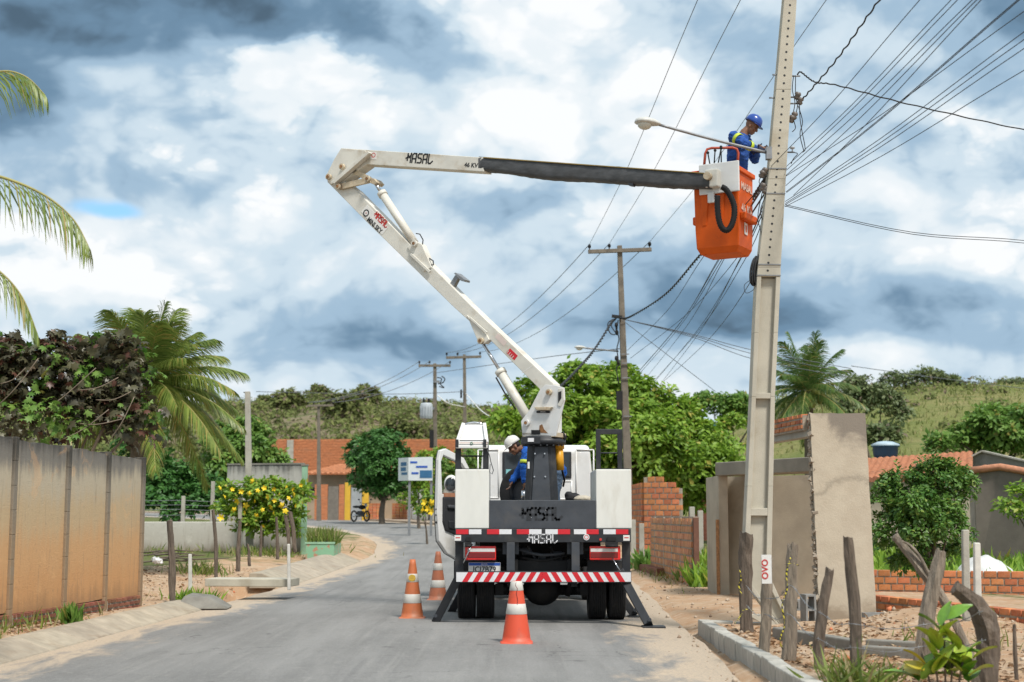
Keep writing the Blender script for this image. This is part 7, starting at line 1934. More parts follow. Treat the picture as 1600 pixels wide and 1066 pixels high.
p2 = xpole('utility_pole', 'far pole carrying the grey transformer, left of the truck', (679.5, 568), (680, 790), 8, 5, (654, 571.5, 704, 571.5), 4, ((655, 570, 6), (671, 570, 6), (703, 570, 6)), 88)
Y = 88
a, c = at(656.5, 655, Y - .6), at(676, 630, Y - .6)
tr = MB(); r = (c.x - a.x) / 2; tr.lathe([(0, 0), (r * .9, 0), (r, .06), (r, c.z - a.z - .1), (r * .85, c.z - a.z), (0, c.z - a.z + .03)], ((a.x + c.x) / 2, Y - .6, a.z), 18); to = tr.build('transformer', mat('transformer_grey', (.40, .43, .46), .5, .1, 3), p2)
for k in range(7): t_ = PI + .2 + k * .45; MB().lohi(((a.x + c.x) / 2 + r * math.cos(t_) - .02, Y - .6 + r * math.sin(t_) - .06, a.z + .15), ((a.x + c.x) / 2 + r * math.cos(t_) + .02, Y - .6 + r * math.sin(t_) + .02, c.z - .2)).build('cooling_fin', bpy.data.materials['transformer_grey'], to)
for px in (662, 670): q = at(px, 630, Y - .6); MB().lathe([(.05, 0), (.09, .06), (.05, .12), (.09, .18), (.04, .3), (0, .3)], q, 8).build('bushing', M_RUSTY if False else M_CHASSIS, to)
MB().lohi(at(674, 640, Y - .5), at(679, 637, Y - .1)).build('bracket', M_IRON, p2)
for pix in (((683, 590), (690, 592), (688, 600), (694, 606), (686, 604)), ((684, 600), (692, 598), (695, 592), (690, 588))): MB().tube(smooth_path([at(x, y, Y - .2) for x, y in pix], 4), .035, 5).build('fuse_gear', M_CHASSIS, p2)
MB().lohi(at(678, 598, Y - .3), at(687, 595, Y - .1)).build('bracket', M_IRON, p2)
MB().lohi(at(671, 700, Y - .3), at(678, 672, Y - .05)).build('meter_box', M_CHASSIS, p2)
xpole('utility_pole', 'distant pole in front of the beige house and orange building', (498, 632), (498, 803), 7, 4, (480, 634.5, 521, 633.5), 3, ((481, 633, 4), (490, 633, 4), (520, 633, 4)), 84)

def wire(pts, r, m, label, group=None, sag=0.0, name='power_cable', cat='cable', n=14, twist=0.0):
    P = [Vector(p) for p in pts]
    if len(P) == 2:
        a, c = P; P = [a.lerp(c, i / n) + V(0, 0, -sag * 4 * (i / n) * (1 - i / n)) for i in range(n + 1)]
    else: P = smooth_path(P, 6)
    if twist:
        Q = []; L_ = 0
        N2 = int(sum((P[i + 1] - P[i]).length for i in range(len(P) - 1)) / .06)
        for i in range(N2 + 1):
            f = i / N2 * (len(P) - 1); k = min(len(P) - 2, int(f)); p = P[k].lerp(P[k + 1], f - k); Q.append(p + V(math.cos(i * 1.1), 0, math.sin(i * 1.1)) * twist)
        P = Q
    b = MB(); b.tube(P, r, 5, True); o = b.build(name, m, None, tuple(P[0])); return tag(o, label, cat, group)
YP = 18.1
def fan(x0, y0, x1, y1, r, label, group=None, dz=0.0, sag=.05, m=M_WIRE, tw=0.0, Y0=YP):
    a = at(x0, y0, Y0); d = ray(x1, y1); Yb = max(5.0, (a.z + dz - EYE) / (d.z / d.y)); c = at(x1, y1, Yb)
    e = c + (c - a) * .55
    return wire([a, a.lerp(c, .5) + V(0, 0, -sag), c, e], r, m, label, group, twist=tw)
FL, FG = 'thin black service wire fanning from the concrete pole to the upper right', 'service wires fanning out from the pole'
fan(1254, 155, 1374, 0, .010, 'thick twisted cable climbing steeply from the insulators right of the pole', tw=.008)
OR = ('first', 'second', 'third', 'fourth', 'fifth', 'sixth', 'seventh', 'eighth', 'ninth', 'last')
for k, a in enumerate(((1203, 262, 1437, 0), (1227, 262, 1486, 0), (1229, 266, 1496, 0), (1226, 276, 1519, 0), (1228, 290, 1526, 0), (1240, 305, 1533, 0), (1228, 300, 1590, 0), (1229, 301, 1593, 0))):
    fan(*a, .0042, OR[k] + ' thin black service wire from the left in the fan cut by the top edge', FG)
for k, a in enumerate(((1227, 276, 1600, 18), (1227, 315, 1600, 50), (1227, 318, 1600, 62), (1227, 320, 1600, 76), (1227, 323, 1600, 110))):
    fan(*a, .0042, OR[k] + ' thin black service wire from the top in the fan cut by the right edge', FG)
M0 = [at(1245, 119, YP), at(1250, 112, YP), at(1262, 121, YP + .05), at(1276, 129, YP + .1), at(1310, 134, YP + .3), at(1420, 163, YP + 1.0), at(1600, 203, YP + 2.6), at(1800, 240, YP + 4.5)]
wire(M0, .010, M_WIRE, 'thick sagging cable running from the pole top to the right edge', twist=.005)
fan(1227, 320, 1600, 376, .005, 'upper one of the two level wires leaving the pole to the right', sag=.12); fan(1226, 322, 1600, 380, .005, 'lower one of the two level wires leaving the pole to the right', sag=.12)
wire([at(1199, 276, YP), at(1150, 345, 24), at(1095, 398, 31), at(1040, 460, 39), at(985, 495, 46), at(968, 497, 47.8)], .022, M_WIRE, 'thick twisted cable sagging from the concrete pole to the weathered pole', twist=.015)
CL, CG = 'thin wire dropping from the concrete pole past the bucket to the tree tops', 'wires dropping behind the bucket'
for k, (x0, y0, xm, ym, x1, y1, YE) in enumerate(sorted(((1190, 290, 1100, 400, 980, 548, 47.8), (1195, 285, 1126, 402, 990, 590, 56), (1196, 288, 1123, 404, 1000, 578, 60), (1196, 300, 1129, 404, 985, 600, 52), (1197, 300, 1132, 404, 1010, 590, 60), (1197, 310, 1150, 405, 985, 560, 48), (1197, 320, 1158, 404, 1020, 600, 58), (1190, 330, 1157, 403, 1032, 600, 58), (1192, 370, 1170, 445, 1035, 598, 58), (1196, 330, 1165, 404, 1025, 592, 60)), key=lambda w_: w_[2])):
    wire([at(x0, y0, YP), at(xm, ym, 27), at((xm + x1) / 2 + 4, (ym + y1) / 2 + 10, 42), at(x1, y1, YE)], .0075, M_WIRE, OR[k] + ' thin wire from the left among those dropping below the bucket to the tree tops', CG)
wire([at(1186, 345, YP), at(1200, 325, YP + .2), at(1212, 300, YP + .3)], .005, M_WIRE, 'short loose wire end across the face of the pole')
BL, BG = 'thin wire running from the weathered pole down to the right behind the concrete pole', 'wires from the weathered pole to the right'
for y1 in (548, 554, 562): wire([at(970, 498, 47.8), at(1080, 522 + (y1 - 548) * .3, 46), at(1180, y1, 45), at(1330, y1 + 28, 44)], .011, M_WIREG, {548: 'uppermost', 554: 'middle', 562: 'lowest'}[y1] + ' of three thin wires from the weathered pole to the right behind the concrete pole', BG)
wire([at(972, 500, 47.8), at(1050, 560, 49), at(1118, 612, 51)], .011, M_WIREG, 'thin wire slanting from the weathered pole to the dark hill tree')
wire([at(958, 500, 47.5), at(930, 545, 44), at(900, 580, 40), at(868, 612, 36)], .030, M_WIRE, 'thick twisted cable hanging left from the weathered pole towards the truck', twist=.02)
HG = 'high voltage lines over the road'; HL = 'thin grey high line crossing the sky over the boom sleeve'
for (ax, ay), (bx, by), l in (((921, 382), (1090, 0), 'leftmost thin grey high line climbing over the boom sleeve'), ((952, 381), (1157, 0), 'middle thin grey high line climbing left of the bucket worker'), ((1015, 378), (1291, 0), 'rightmost thin grey high line, passing behind the concrete pole')):
    a = at(ax, ay, 47.9); d = ray(bx, by); Yb = (a.z - .1 - EYE) / (d.z / d.y); c = at(bx, by, Yb); wire([a, a.lerp(c, .5) + V(0, 0, -.25), c, c + (c - a) * .6], .0072, M_WIREG, l, HG)
for (ax, ay), (bx, by), l in (((921, 382), (698, 551), 'high line from the left insulator of the weathered pole to the farther pole'), ((952, 381), (715, 551), 'high line from the middle insulator of the weathered pole to the farther pole'), ((1015, 378), (750, 550), 'high line from the right insulator of the weathered pole to the farther pole')):
    wire([at(ax, ay, 47.9), at(bx, by, 89.8)], .013, M_WIREG, l, HG, sag=.9)
for (ax, ay), (bx, by), l in (((655, 565), (481, 629), 'lowest thin line from the transformer pole to the distant pole'), ((671, 565), (490, 629), 'middle thin line from the transformer pole to the distant pole'), ((703, 565), (520, 629), 'uppermost thin line from the transformer pole to the distant pole')):
    wire([at(ax, ay, 87.8), at(bx, by, 83.9)], .018, M_WIREG, l, 'far power lines', sag=.5)
wire([at(727, 612, 89.8), at(600, 616, 90), at(400, 612, 92)], .02, M_WIREG, 'level wire from the farther pole to the left above the hill')
wire([at(728, 615, 89.8), at(750, 640, 80), at(775, 655, 70), at(810, 655, 56)], .03, M_STICK, 'pale sagging cable from the farther pole towards the bright tree')
wire([at(684, 618, 87.8), at(700, 630, 88), at(726, 636, 89.6)], .03, M_STICK, 'short pale cable between the two far poles')
wire([at(968, 545, 47.8), at(840, 560, 66), at(680, 583, 87.8)], .016, M_WIREG, 'low thin wire from the weathered pole to the transformer pole')
wire([at(1330, 572, 60), at(1460, 590, 70), at(1640, 612, 80)], .016, M_WIREG, 'thin wire above the grass hill at right')

# barbed wire, tape and sign on the right fence
posts = {'a': (1166, 17.0), 'b': (1198, 14.4), 'c': (1237, 13.8), 'd': (1284, 13.0), 'e': (1334, 11.9), 'f': (1448, 12.6), 'g': (1535, 11.5)}
lines = {0: ((1166, 915), (1198, 935), (1236, 915), (1286, 960), (1333, 975), (1452, 975), (1535, 955)), 1: ((1166, 945), (1196, 960), (1234, 960), (1283, 1000), (1335, 1012), (1444, 1010), (1540, 1000))}
Ys = [16.8, 14.25, 13.65, 12.85, 11.75, 12.4, 11.3]
for k, ln in lines.items():
    P = []
    for i, ((x, y), yy) in enumerate(zip(ln, Ys)):
        P.append(at(x, y, yy))
        if i < 6: q = at((x + ln[i + 1][0]) / 2, (y + ln[i + 1][1]) / 2 + 8, (yy + Ys[i + 1]) / 2); P.append(q)
    o = wire(P, .0035, M_IRON, ('upper' if k == 0 else 'lower') + ' slack barbed wire strung along the right-hand fence posts', name='barbed_wire', cat='wire')
    Q = smooth_path(P, 6)
    for i in range(2, len(Q), 3):
        for a in (0, 1.6): MB().beam(Q[i] - V(.018 * math.cos(a), 0, .018 * math.sin(a)), Q[i] + V(.018 * math.cos(a), .01, .018 * math.sin(a)), .0035, .0035).build('barb', M_IRON, o)
m, t = new_mat('hazard_tape'); wv = t.n('ShaderNodeTexWave', wave_type='BANDS', bands_direction='DIAGONAL'); wv.inputs['Scale'].default_value = 13; t.l(t.coords(), wv.inputs['Vector'])
t.out(t.mix(t.step(wv.outputs['Fac'], .45, .55), (.02, .02, .02), (.62, .52, .04)), .5)
def tape(pix, Y, w, label):
    P = smooth_path([at(x, y, Y + dy) for x, y, dy in pix], 5); b = MB(); vs = []; fs = []
    for i, p in enumerate(P): a = i * .55; vs += [p + V(math.cos(a) * w, math.sin(a) * w, w * .3), p - V(math.cos(a) * w, math.sin(a) * w, w * .3)]
    for i in range(len(P) - 1): fs.append((2 * i, 2 * i + 1, 2 * i + 3, 2 * i + 2))
    b.add(vs, fs, 0, True); o = b.build('hazard_tape', m, None, tuple(P[0])); sm = o.modifiers.new('thickness', 'SOLIDIFY'); sm.thickness = .0015; tag(o, label, 'tape')
tape([(1236, 870, -.12), (1229, 895, -.13), (1230, 920, -.13), (1222, 945, -.13), (1226, 975, -.13), (1219, 1000, -.13), (1223, 1015, -.13)], 13.7, .008, 'yellow and black tape dangling down the split fence post')
tape([(1227, 882, -.13), (1238, 880, -.15), (1248, 884, -.1)], 13.7, .009, 'yellow and black tape wrapped round the top of the split fence post')
tape([(1156, 890, -.15), (1158, 905, -.16), (1154, 915, -.15), (1160, 930, -.16)], 16.95, .008, 'loop of tape on the left of the thick dark post')
tape([(1157, 955, -.16), (1167, 952, -.18), (1177, 955, -.16)], 16.95, .009, 'tape tied low round the thick dark post')
tape([(1148, 975, -.3), (1155, 965, -.25), (1160, 958, -.18)], 16.95, .007, 'tape tail trailing to the ground by the pole')
# little sign on the second post
p, q = at(1190.5, 912, 14.26), at(1205, 867, 14.26)
sg = thing('small_sign', 'small white board with red letters nailed to the squared fence post', 'sign', (p.x, 14.26, p.z))
MB().lohi((p.x, 14.25, p.z), (q.x, 14.265, q.z)).build('board', M_STICK, sg)
text('OVO', ((p.x + q.x) / 2 - .015, 14.247, (p.z + q.z) / 2), (0, 0, 1), (0, -1, 0), .088, M_REDINK, sg, .002)

# ------------------------------------------------------------------ cones, motorcycle, workers
def cone_mat(name, col, amt):
    m, t = new_mat(name); v = t.coords()
    n = t.noise(v, 6, 6, .65, .5); n2 = t.noise(v, 2.2, 5, .6)
    c = t.mix(t.math('MULTIPLY', t.step(n, .5, .72), amt), col, tuple(x * .35 + .05 for x in col)); c = t.mix(t.math('MULTIPLY', t.step(n2, .52, .7), amt * .6), c, (.40, .30, .22))
    t.out(c, .55, 0, n, .15, .01); return m
C_RED, C_ORG, C_WHT = cone_mat('cone_red', (.62, .075, .03), .45), cone_mat('cone_orange', (.50, .14, .05), .6), cone_mat('cone_white', (.60, .58, .53), .45)
def cone(c, h, tip, mcol, label, top_r=.04, R0=.16):
    o = thing('traffic_cone', label, 'traffic cone', c, 'traffic cones round the truck')
    def r(z): return R0 + (top_r - R0) * (z - .03) / (h - .03)
    bands = [(.035, .40 * h / .75 if tip else .315, mcol, 'cone_body')]
    if tip: cuts = [(.03, .27 * h, 0), (.27 * h, .42 * h, 1), (.42 * h, .62 * h, 0), (.62 * h, .76 * h, 1), (.76 * h, h, 0)]
    else: cuts = [(.03, .475 * h, 0), (.475 * h, .64 * h, 1), (.64 * h, .85 * h, 0), (.85 * h, h, 1)]
    cols = [MB(), MB()]
    b = MB(); b.lathe([(r(.02) - .01, .0), (r(.03), .03)] + [(r(.03 + (h - .03) * k / 12), .03 + (h - .03) * k / 12) for k in range(13)] + [(r(h) - .012, h), (r(h) - .02, h - .2), (0, h - .2)], c, 32); b.build('cone_body', mcol, o)
    for z0, z1, w in cuts:
        if w: MB().lathe([(r(z0) + .001, z0), (r(z0) + .0035, z0 + .003), (r(z1) + .0035, z1 - .003), (r(z1) + .001, z1)], c, 32).build('white_band', C_WHT, o)
    k = 32; b = MB(); pr = []
    def sq(hw, z):
        out = []
        for j in range(k):
            a = 2 * PI * j / k; cx, sx = math.cos(a), math.sin(a); f = (abs(cx) ** 8 + abs(sx) ** 8) ** (-1 / 8); out.append(Vector(c) + V(cx * f * hw, sx * f * hw, z))
        return out
    rings = [sq(.185, .0), sq(.19, .012), sq(.185, .026), sq(.155, .034)]; vs = sum(rings, [])
    fs = [tuple(reversed(range(k)))] + [(i * k + j, i * k + (j + 1) % k, (i + 1) * k + (j + 1) % k, (i + 1) * k + j) for i in range(3) for j in range(k)] + [tuple(3 * k + j for j in range(k))]
    b.add(vs, fs, 0, False); bo = b.build('cone_base', mcol, o); bo.rotation_euler = (0, 0, 0)
    return o
c1 = cone((on_ground(807, 1008).x, on_ground(807, 1008).y, .012), .715, False, C_RED, 'bright red cone nearest the viewer, in front of the striped bar', .062, .168)
MB().tube(smooth_path([V(c1.location.x + a, c1.location.y - b_, z) for a, b_, z in ((.0, .062, .722), (-.012, .070, .68), (.01, .078, .64), (.0, .085, .59), (.012, .096, .52), (.008, .104, .46))], 4), .004, 5).build('paint_streak', mat('dark_streak', (.16, .02, .015), .7), c1)
cone((on_ground(644, 969).x, on_ground(644, 969).y, .012), .84, True, C_ORG, 'faded orange cone farthest to the left, with a round yellow sticker')
cc = [o for o in COL.objects if o.name.startswith('traffic_cone') and o.get('label', '').startswith('faded')][0]
q = Vector(cc.location) + V(.0, -.082, .58); MB().cyl(q, q + V(0, -.008, 0), .05, n=16).build('sticker', mat('yellow_sticker', (.55, .36, .05), .6, .3, 20), cc)
cone((on_ground(684, 940).x, on_ground(684, 940).y, .012), .84, True, cone_mat('cone_faded', (.42, .14, .07), .75), 'dirty pale orange cone beside the open truck door')

def motorbike():
    Y = 78.0; c = at(563, 818, Y); c.z = rise(Y) + .15; o = thing('motorcycle', 'dark motorcycle parked on the pavement at the bend', 'motorcycle', c)
    ang = R(62); d = V(math.cos(ang), math.sin(ang), 0); s = V(-d.y, d.x, 0)
    for k, u in enumerate((-.62, .62)):
        q = c + d * u + V(0, 0, .30); P = [q + (d * math.cos(t_) + V(0, 0, 1) * math.sin(t_)) * .27 for t_ in [2 * PI * i / 20 for i in range(21)]]
        w_ = MB().tube(P, .045, 8).build('wheel', M_RUBBER, o); MB().cyl(q - s * .05, q + s * .05, .06, n=10).build('hub', M_STEEL, w_)
    MB().tube([c + d * .62 + V(0, 0, .3), c + d * .42 + V(0, 0, .95)], .03, 8).build('fork', M_STEEL, o)
    MB().tube([c + d * .45 + s * .35 + V(0, 0, 1.02), c + d * .42 + V(0, 0, .98), c + d * .45 - s * .35 + V(0, 0, 1.02)], .018, 6).build('handlebar', M_BLACK, o)
    for k in (-1, 1): MB().tube([c + d * .45 + s * .3 * k + V(0, 0, 1.02), c + d * .42 + s * .38 * k + V(0, 0, 1.18)], .01, 5).ell(c + d * .42 + s * .4 * k + V(0, 0, 1.2), (.06, .03, .04)).build('mirror', M_BLACK, o)
    MB().ell(c + d * .15 + V(0, 0, .78), (.30, .15, .13), (0, 0, ang)).build('fuel_tank', M_CHASSIS, o)
    MB().ell(c - d * .35 + V(0, 0, .80), (.38, .13, .07), (0, 0, ang)).build('seat', M_BLACK, o)
    MB().box(c + V(0, 0, .42), (.40, .24, .32), (0, 0, ang)).build('engine', M_DGREY, o, bevel=.04)
    MB().ell(c + d * .52 + V(0, 0, .88), (.09, .10, .10)).build('headlight', M_LAMPW, o)
    MB().tube([c - d * .1 - s * .13 + V(0, 0, .3), c - d * .75 - s * .15 + V(0, 0, .38)], .04, 8).build('exhaust', M_STEEL, o)
motorbike()

SKIN = mat('skin', (.20, .095, .055), .5, .12, 12)
BLUE = mat('blue_uniform', (.018, .075, .30), .85, .15, 8, (.012, .05, .20), .5, 5, .5, 25)
BLUE2 = mat('blue_shirt', (.012, .10, .42), .85, .15, 8, (.01, .06, .27), .5, 5, .5, 25)
JEANS = mat('jeans', (.07, .11, .17), .9, .25, 12, (.13, .17, .22), .6, 5, .5, 40)
HELMET = mat('helmet_blue', (.012, .055, .28), .3, .05, coat=.4)
CAPW = mat('cap_white', (.62, .61, .58), .6, .05)
HIVIS = mat('hi_vis', (.50, .62, .05), .5, .1)
HAIR = mat('dark_hair', (.02, .017, .015), .8, .2)
BOOT = mat('boots', (.03, .025, .02), .7)
GLOVE = mat('dark_gloves', (.022, .028, .06), .8, .2, 12)
def limb(b, pts, rads):
    pts = [Vector(p) for p in pts]
    b.tube(pts, rads, 12)
    for p, r in zip(pts, rads): b.ell(p, (r, r, r), None, 12, 8)
def hand(b, wrist, d, palm_n, s=1.0, curl=1.0, thumb=1):
    """palm with five separate curled fingers; d = pointing direction, palm_n = palm side"""
    d = Vector(d).normalized(); n = Vector(palm_n); n = (n - d * n.dot(d)).normalized(); w = d.cross(n)
    Mr = Matrix((d, w, n)).transposed(); b.ell(wrist + d * .05 * s, (.052 * s, .042 * s, .018 * s), Mr, 12, 8); b.ell(wrist, (.03 * s, .027 * s, .022 * s), Mr, 10, 6)
    for k, l in enumerate((.072, .082, .076, .060)):
        p = wrist + d * .092 * s + w * (.030 - .020 * k) * s; a = .35 * curl; dd = d.copy(); pts = [wrist + d * .06 * s + w * (.028 - .019 * k) * s, p]
        for f in (.45, .32, .23):
            dd = (dd * math.cos(a) + n * math.sin(a)).normalized(); p = p + dd * l * f * s; pts.append(p); a = .55 * curl
        limb(b, pts, [.0095 * s, .0095 * s, .009 * s, .0085 * s, .0075 * s])
    p = wrist + d * .02 * s + w * .03 * s * thumb; t1 = p + (d * .6 + w * .7 * thumb + n * .35).normalized() * .042 * s; t2 = t1 + (d * .8 + w * .15 * thumb + n * .5).normalized() * .034 * s
    limb(b, [wrist + w * .012 * s * thumb, p, t1, t2], [.013 * s, .012 * s, .0105 * s, .0085 * s])
def head(b, c, f, u, s=1.0):
    f = Vector(f).normalized(); u = Vector(u); u = (u - f * u.dot(f)).normalized(); r = f.cross(u); Mr = Matrix((f, r, u)).transposed()
    def q(x, y, z): return c + Mr @ (V(x, y, z) * s)
    b.ell(q(-.012, 0, .035), (.098 * s, .076 * s, .088 * s), Mr, 18, 14)
    b.ell(q(.012, 0, -.035), (.074 * s, .060 * s, .080 * s), Mr, 16, 12)
    b.ell(q(.052, 0, -.088), (.030 * s, .032 * s, .026 * s), Mr, 12, 8)
    b.ell(q(.080, 0, .028), (.016 * s, .055 * s, .013 * s), Mr, 12, 8)                # brow
    limb(b, [q(.083, 0, .016), q(.101, 0, -.012), q(.104, 0, -.026)], [.009 * s, .012 * s, .014 * s]); b.ell(q(.094, 0, -.030), (.012 * s, .019 * s, .009 * s), Mr)
    b.ell(q(.084, 0, -.060), (.010 * s, .024 * s, .007 * s), Mr); b.ell(q(.082, 0, -.071), (.010 * s, .021 * s, .007 * s), Mr)
    for k in (-1, 1):
        b.ell(q(.060, .042 * k, -.022), (.024 * s, .022 * s, .022 * s), Mr); b.ell(q(-.008, .076 * k, -.012), (.020 * s, .010 * s, .032 * s), Mr)
    return q, Mr
def remesh(o, vox, disp=0.0, size=.06):
    m = o.modifiers.new('remesh', 'REMESH'); m.mode = 'VOXEL'; m.voxel_size = vox; m.use_smooth_shade = True
    s_ = o.modifiers.new('smooth', 'SMOOTH'); s_.factor = .5; s_.iterations = 3
    if disp:
        t = bpy.data.textures.get('folds') or bpy.data.textures.new('folds', 'CLOUDS'); t.noise_scale = size; t.noise_depth = 2
        d = o.modifiers.new('folds', 'DISPLACE'); d.texture = t; d.strength = disp; d.mid_level = .5; d.texture_coords = 'LOCAL'
def figure(label, J, headdir, headup, hands, skin, top_m, leg_m, foot_m, long=True, glove=None, facing=None):
    pel, ch, nk, hd = J['pelvis'], J['chest'], J['neck'], J['head']
    base = V(pel.x, pel.y, min(J['ankle_l'].z, J['ankle_r'].z) - .08)
    o = thing('person', label, 'person', base)
    b = MB(); q, Mr = head(b, hd, headdir, headup)
    limb(b, [ch, nk, q(-.03, 0, -.05)], [.09, .062, .055])
    limb(b, [pel, pel.lerp(ch, .5), ch], [.135, .125, .14])
    for s in 'lr':
        limb(b, [ch, J['shoulder_' + s], J['elbow_' + s], J['wrist_' + s]], [.09, .058, .043, .029])
        limb(b, [pel, J['hip_' + s], J['knee_' + s], J['ankle_' + s]], [.12, .088, .060, .042])
        f = V(*facing); b.ell(J['ankle_' + s] + f * .06 + V(0, 0, -.04), (.12, .05, .045), Euler((0, 0, math.atan2(f.y, f.x))))
        w, dv, pn, th = J['wrist_' + s], *hands[s]
        hand(b, w, dv, pn, 1.0, 1.0, th)
    bo = b.build('body', skin, o); remesh(bo, .0068)
    for k in (-1, 1):
        MB().ell(q(.078, .030 * k, .006), (.007, .013, .006), Mr, 8, 6).build('eye', HAIR, o)
    # clothing follows the same joints, a little fuller
    b = MB(); limb(b, [pel + (pel - ch).normalized() * .03, pel, pel.lerp(ch, .5), ch, ch.lerp(nk, .55)], [.150, .158, .152, .165, .10])
    ax = (J['shoulder_r'] - J['shoulder_l']); ax.normalize()
    for t_ in (0, .35, .7, 1.0):
        p = pel.lerp(ch, t_); 
        for s in (-1, 1): b.ell(p + ax * .07 * s, (.12 + .015 * t_,) * 3, None, 14, 10)
    for s in 'lr':
        sh, el, wr = J['shoulder_' + s], J['elbow_' + s], J['wrist_' + s]
        limb(b, [ch + (sh - ch) * .5, sh, sh.lerp(el, .5), el, el.lerp(wr, .55), el.lerp(wr, .93)], [.11, .086, .074, .066, .058, .050])
    so = b.build('shirt', top_m, o); remesh(so, .010, .042, .06)
    b = MB()
    for s in 'lr': limb(b, [pel, J['hip_' + s], J['hip_' + s].lerp(J['knee_' + s], .5), J['knee_' + s], J['ankle_' + s] + V(0, 0, .02)], [.14, .112, .098, .082, .066])
    lo = b.build('trousers', leg_m, o); remesh(lo, .012, .034, .06)
    for s in 'lr':
        f = V(*facing); b = MB(); b.ell(J['ankle_' + s] + f * .06 + V(0, 0, -.035), (.145, .062, .058), Euler((0, 0, math.atan2(f.y, f.x)))); limb(b, [J['ankle_' + s] + V(0, 0, .06), J['ankle_' + s] + V(0, 0, -.03)], [.055, .055]); bb = b.build('boot', foot_m, o); remesh(bb, .012)
        if glove:
            b = MB(); w, dv, pn, th = J['wrist_' + s], *hands[s]; hand(b, w, dv, pn, 1.18, 1.0, th); limb(b, [w - V(*dv).normalized() * .05, w], [.044, .038]); gb = b.build('glove', glove, o); remesh(gb, .006)
    return o, q, Mr
def band(a, c, r, m, parent, name='reflective_band'):
    MB().lathe([(r, 0), (r, .05)], (0, 0, 0), 18)
    d = (c - a).normalized(); b = MB().tube([a, a + d * .055], [r, r], 18, False); o = b.build(name, m, parent); s = o.modifiers.new('thick', 'SOLIDIFY'); s.thickness = .006; s.offset = 1; return o

# worker in the bucket: turned to the pole, head bent over the hands
Yw = 20.22
fl = BZ0 + .11
J = dict(pelvis=at(1150, 283, Yw), chest=at(1154, 231, Yw + .02), neck=at(1163, 207, Yw + .02), head=at(1174.5, 198, Yw + .0),
         shoulder_r=at(1147, 214, Yw - .17), shoulder_l=at(1163, 214, Yw + .17), elbow_r=at(1166, 225.0, Yw - .33), wrist_r=at(1180, 233, Yw - .20),
         elbow_l=at(1180, 250, Yw + .20), wrist_l=at(1183, 236, Yw - .02))
px_ = J['pelvis']; J['hip_r'] = px_ + V(-.03, -.10, -.06); J['hip_l'] = px_ + V(.02, .10, -.06)
J['knee_r'] = V(px_.x - .02, px_.y - .08, fl + .50); J['knee_l'] = V(px_.x + .03, px_.y + .10, fl + .50); J['ankle_r'] = V(px_.x - .06, px_.y - .08, fl + .09); J['ankle_l'] = V(px_.x - .02, px_.y + .10, fl + .09)
w1, q, Mr = figure('lineman in blue uniform and blue helmet standing in the orange bucket', J, (.78, -.28, -.55), (.5, -.1, .85), {'r': ((.9, .1, -.1), (.1, .9, .1), 1), 'l': ((.85, -.45, .1), (-.2, -.9, .2), -1)}, SKIN, BLUE, BLUE, BOOT, glove=GLOVE, facing=(.95, -.2, 0))
def helmet(q, Mr, m, o, s=1.0):
    b = MB(); k = 20; vs = []; fs = []
    prof = [(1.0, 0), (.99, .03), (.93, .065), (.80, .095), (.58, .118), (.3, .13), (.02, .134)]
    for r_, z in prof:
        for j in range(k): a = 2 * PI * j / k; vs.append(q(-.012 + math.cos(a) * .125 * r_, math.sin(a) * .102 * r_, .050 + z))
    for i in range(len(prof) - 1):
        for j in range(k): c_ = (j + 1) % k; fs.append((i * k + j, i * k + c_, (i + 1) * k + c_, (i + 1) * k + j))
    fs.append(tuple((len(prof) - 1) * k + j for j in range(k)))
    b.add(vs, fs, 0, True); ho = b.build('helmet', m, o); t = ho.modifiers.new('thick', 'SOLIDIFY'); t.thickness = .006
    b = MB(); n = 12; vs = []
    for i in range(n + 1):
        a = -1.25 + 2.5 * i / n; f_ = math.cos(a * .72) ; vs += [q(-.012 + math.cos(a) * .124, math.sin(a) * .101, .052), q(-.012 + math.cos(a) * (.124 + .052 * f_), math.sin(a) * (.101 + .028 * f_), .044)]
    b.add(vs, [(2 * i, 2 * i + 1, 2 * i + 3, 2 * i + 2) for i in range(n)], 0, True); v_ = b.build('helmet_peak', m, ho); t = v_.modifiers.new('thick', 'SOLIDIFY'); t.thickness = .006
    MB().tube([q(-.09, 0, .15), q(-.02, 0, .188), q(.06, 0, .165)], .010, 8).build('helmet_ridge', m, ho)
    return ho
helmet(q, Mr, HELMET, w1)
band(J['shoulder_r'].lerp(J['elbow_r'], .22), J['elbow_r'], .089, HIVIS, w1); band(J['elbow_r'].lerp(J['wrist_r'], .22), J['wrist_r'], .073, HIVIS, w1); band(J['shoulder_l'].lerp(J['elbow_l'], .3), J['elbow_l'], .085, HIVIS, w1)
o = MB().tube([at(1183, 234, Yw - .2), at(1192, 236, 19.3), at(1202, 237, 18.4)], .012, 8); tag(o.build('hand_tool', M_DGREY, None, tuple(at(1183, 234, Yw - .2))), 'slim tool the lineman holds against the concrete pole', 'tool')
o = MB().tube([at(1185, 226, Yw - .1), at(1194, 231, 19.1), at(1203, 235, 18.3)], .009, 8); tag(o.build('hand_tool', mat('copper_wire', (.32, .14, .05), .5), None, tuple(at(1185, 226, Yw - .1))), 'copper coloured lead between the lineman and the pole clamp', 'lead')

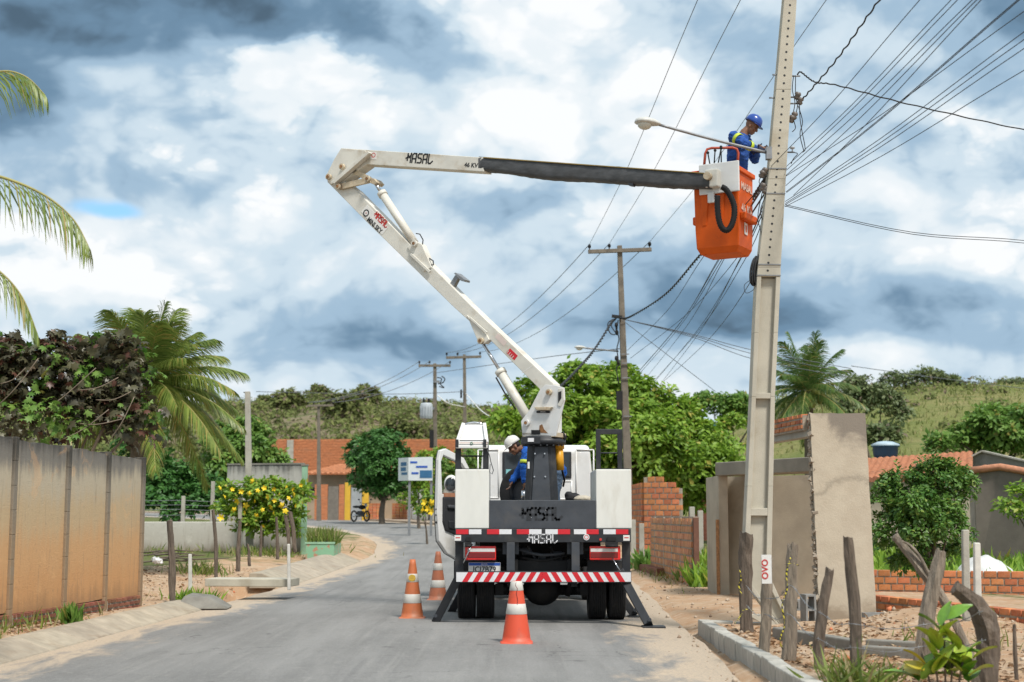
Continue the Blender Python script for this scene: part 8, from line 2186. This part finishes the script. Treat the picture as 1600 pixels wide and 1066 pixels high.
# worker on the truck bed, bending down behind the pedestal
Y2 = 22.35; dz = 1.30
J = dict(pelvis=at(869, 735, Y2 + .05), chest=at(832, 709, Y2 - .02), neck=at(817, 701, Y2 - .02), head=at(803.5, 699, Y2 - .03),
         shoulder_l=at(823, 707, Y2 - .22), shoulder_r=at(826, 709, Y2 + .19), elbow_l=at(819, 731, Y2 - .28), wrist_l=at(819.5, 752, Y2 - .27),
         elbow_r=at(812, 735, Y2 + .22), wrist_r=at(800, 752, Y2 + .12))
p = J['pelvis']
for s, k in (('l', -1), ('r', 1)): J['hip_' + s] = p + V(.01, .10 * k, -.06); J['knee_' + s] = V(p.x - .03, p.y + .11 * k, dz + .48); J['ankle_' + s] = V(p.x + .03, p.y + .12 * k, dz + .09)
w2, q, Mr = figure('worker in blue shirt, jeans and white cap bending behind the boom pedestal', J, (-.80, -.22, -.55), (-.55, 0, .83), {'l': ((-.05, 0, -1), (-.9, .1, 0), 1), 'r': ((-.3, 0, -.9), (-.8, -.2, 0), -1)}, SKIN, BLUE2, JEANS, BOOT, facing=(-1, -.1, 0))
helmet(q, Mr, CAPW, w2)
b = MB(); b.ell(q(-.055, 0, .01), (.055, .078, .06), Mr, 14, 10); b.build('hair', HAIR, w2)
band(J['elbow_l'].lerp(J['shoulder_l'], .45), J['elbow_l'], .082, HIVIS, w2)
q_ = at(818, 772, Y2 - .28); MB().cyl(q_ + V(0, 0, -.07), q_ + V(0, 0, .06), .035, n=14)
o = MB().cyl(q_ + V(0, 0, -.10), q_ + V(0, 0, .05), .036, n=14); tag(o.build('flask', M_STEEL, None, tuple(q_)), 'shiny metal flask in the bending worker\'s hand', 'flask')
# things lying on the truck bed
b = MB(); c = at(896, 779, 21.9); b.ell(c, (.13, .12, .09), None, 14, 8); b.ell(c + V(-.07, 0, .05), (.07, .07, .06)); o = b.build('tool_bag', mat('black_bag', (.02, .02, .022), .8, .2, 8, bump=.6, bscale=12), None, tuple(c)); remesh(o, .012, .02); tag(o, 'black tool bag on the truck bed right of the worker', 'bag')
b = MB(); c = at(911, 780, 21.8); b.ell(c, (.15, .12, .06), None, 14, 8); o = b.build('sack', mat('cream_sack', (.50, .45, .36), .8, .1, 6, bump=.6, bscale=12), None, tuple(c)); remesh(o, .012, .02); tag(o, 'cream sack lying beside the black tool bag', 'sack')
c = at(245, 876, 30); b = MB().ell(c, (.11, .08, .06), None, 12, 8).ell(c + V(.07, 0, -.03), (.07, .06, .04)).ell(c + V(-.05, 0, .04), (.05, .04, .05)); o = b.build('plastic_bag', mat('white_plastic', (.60, .60, .60), .4), None, tuple(c)); remesh(o, .010, .09, .05); tag(o, 'crumpled white plastic bag among the cut branches in the left yard', 'bag')
# cut branches
c = on_ground(250, 897)
for k in range(9):
    a = random.uniform(-.35, .35); l_ = random.uniform(.6, 1.5); p0 = V(c.x + random.uniform(-.7, .3), c.y + random.uniform(-.4, .4), ground_z(c.x, c.y) + .03 + .03 * k); tag(MB().tube(smooth_path([p0, p0 + V(l_ * .5, l_ * .5 * a, .05), p0 + V(l_, l_ * a, random.uniform(0, .08))], 4), [.026 - .0016 * i for i in range(9)], 6).build('cut_branch', M_BARK, None, tuple(p0)), 'cut branch lying in the brush heap behind the dark crooked stake', 'branch', 'cut branches in the brush heap')
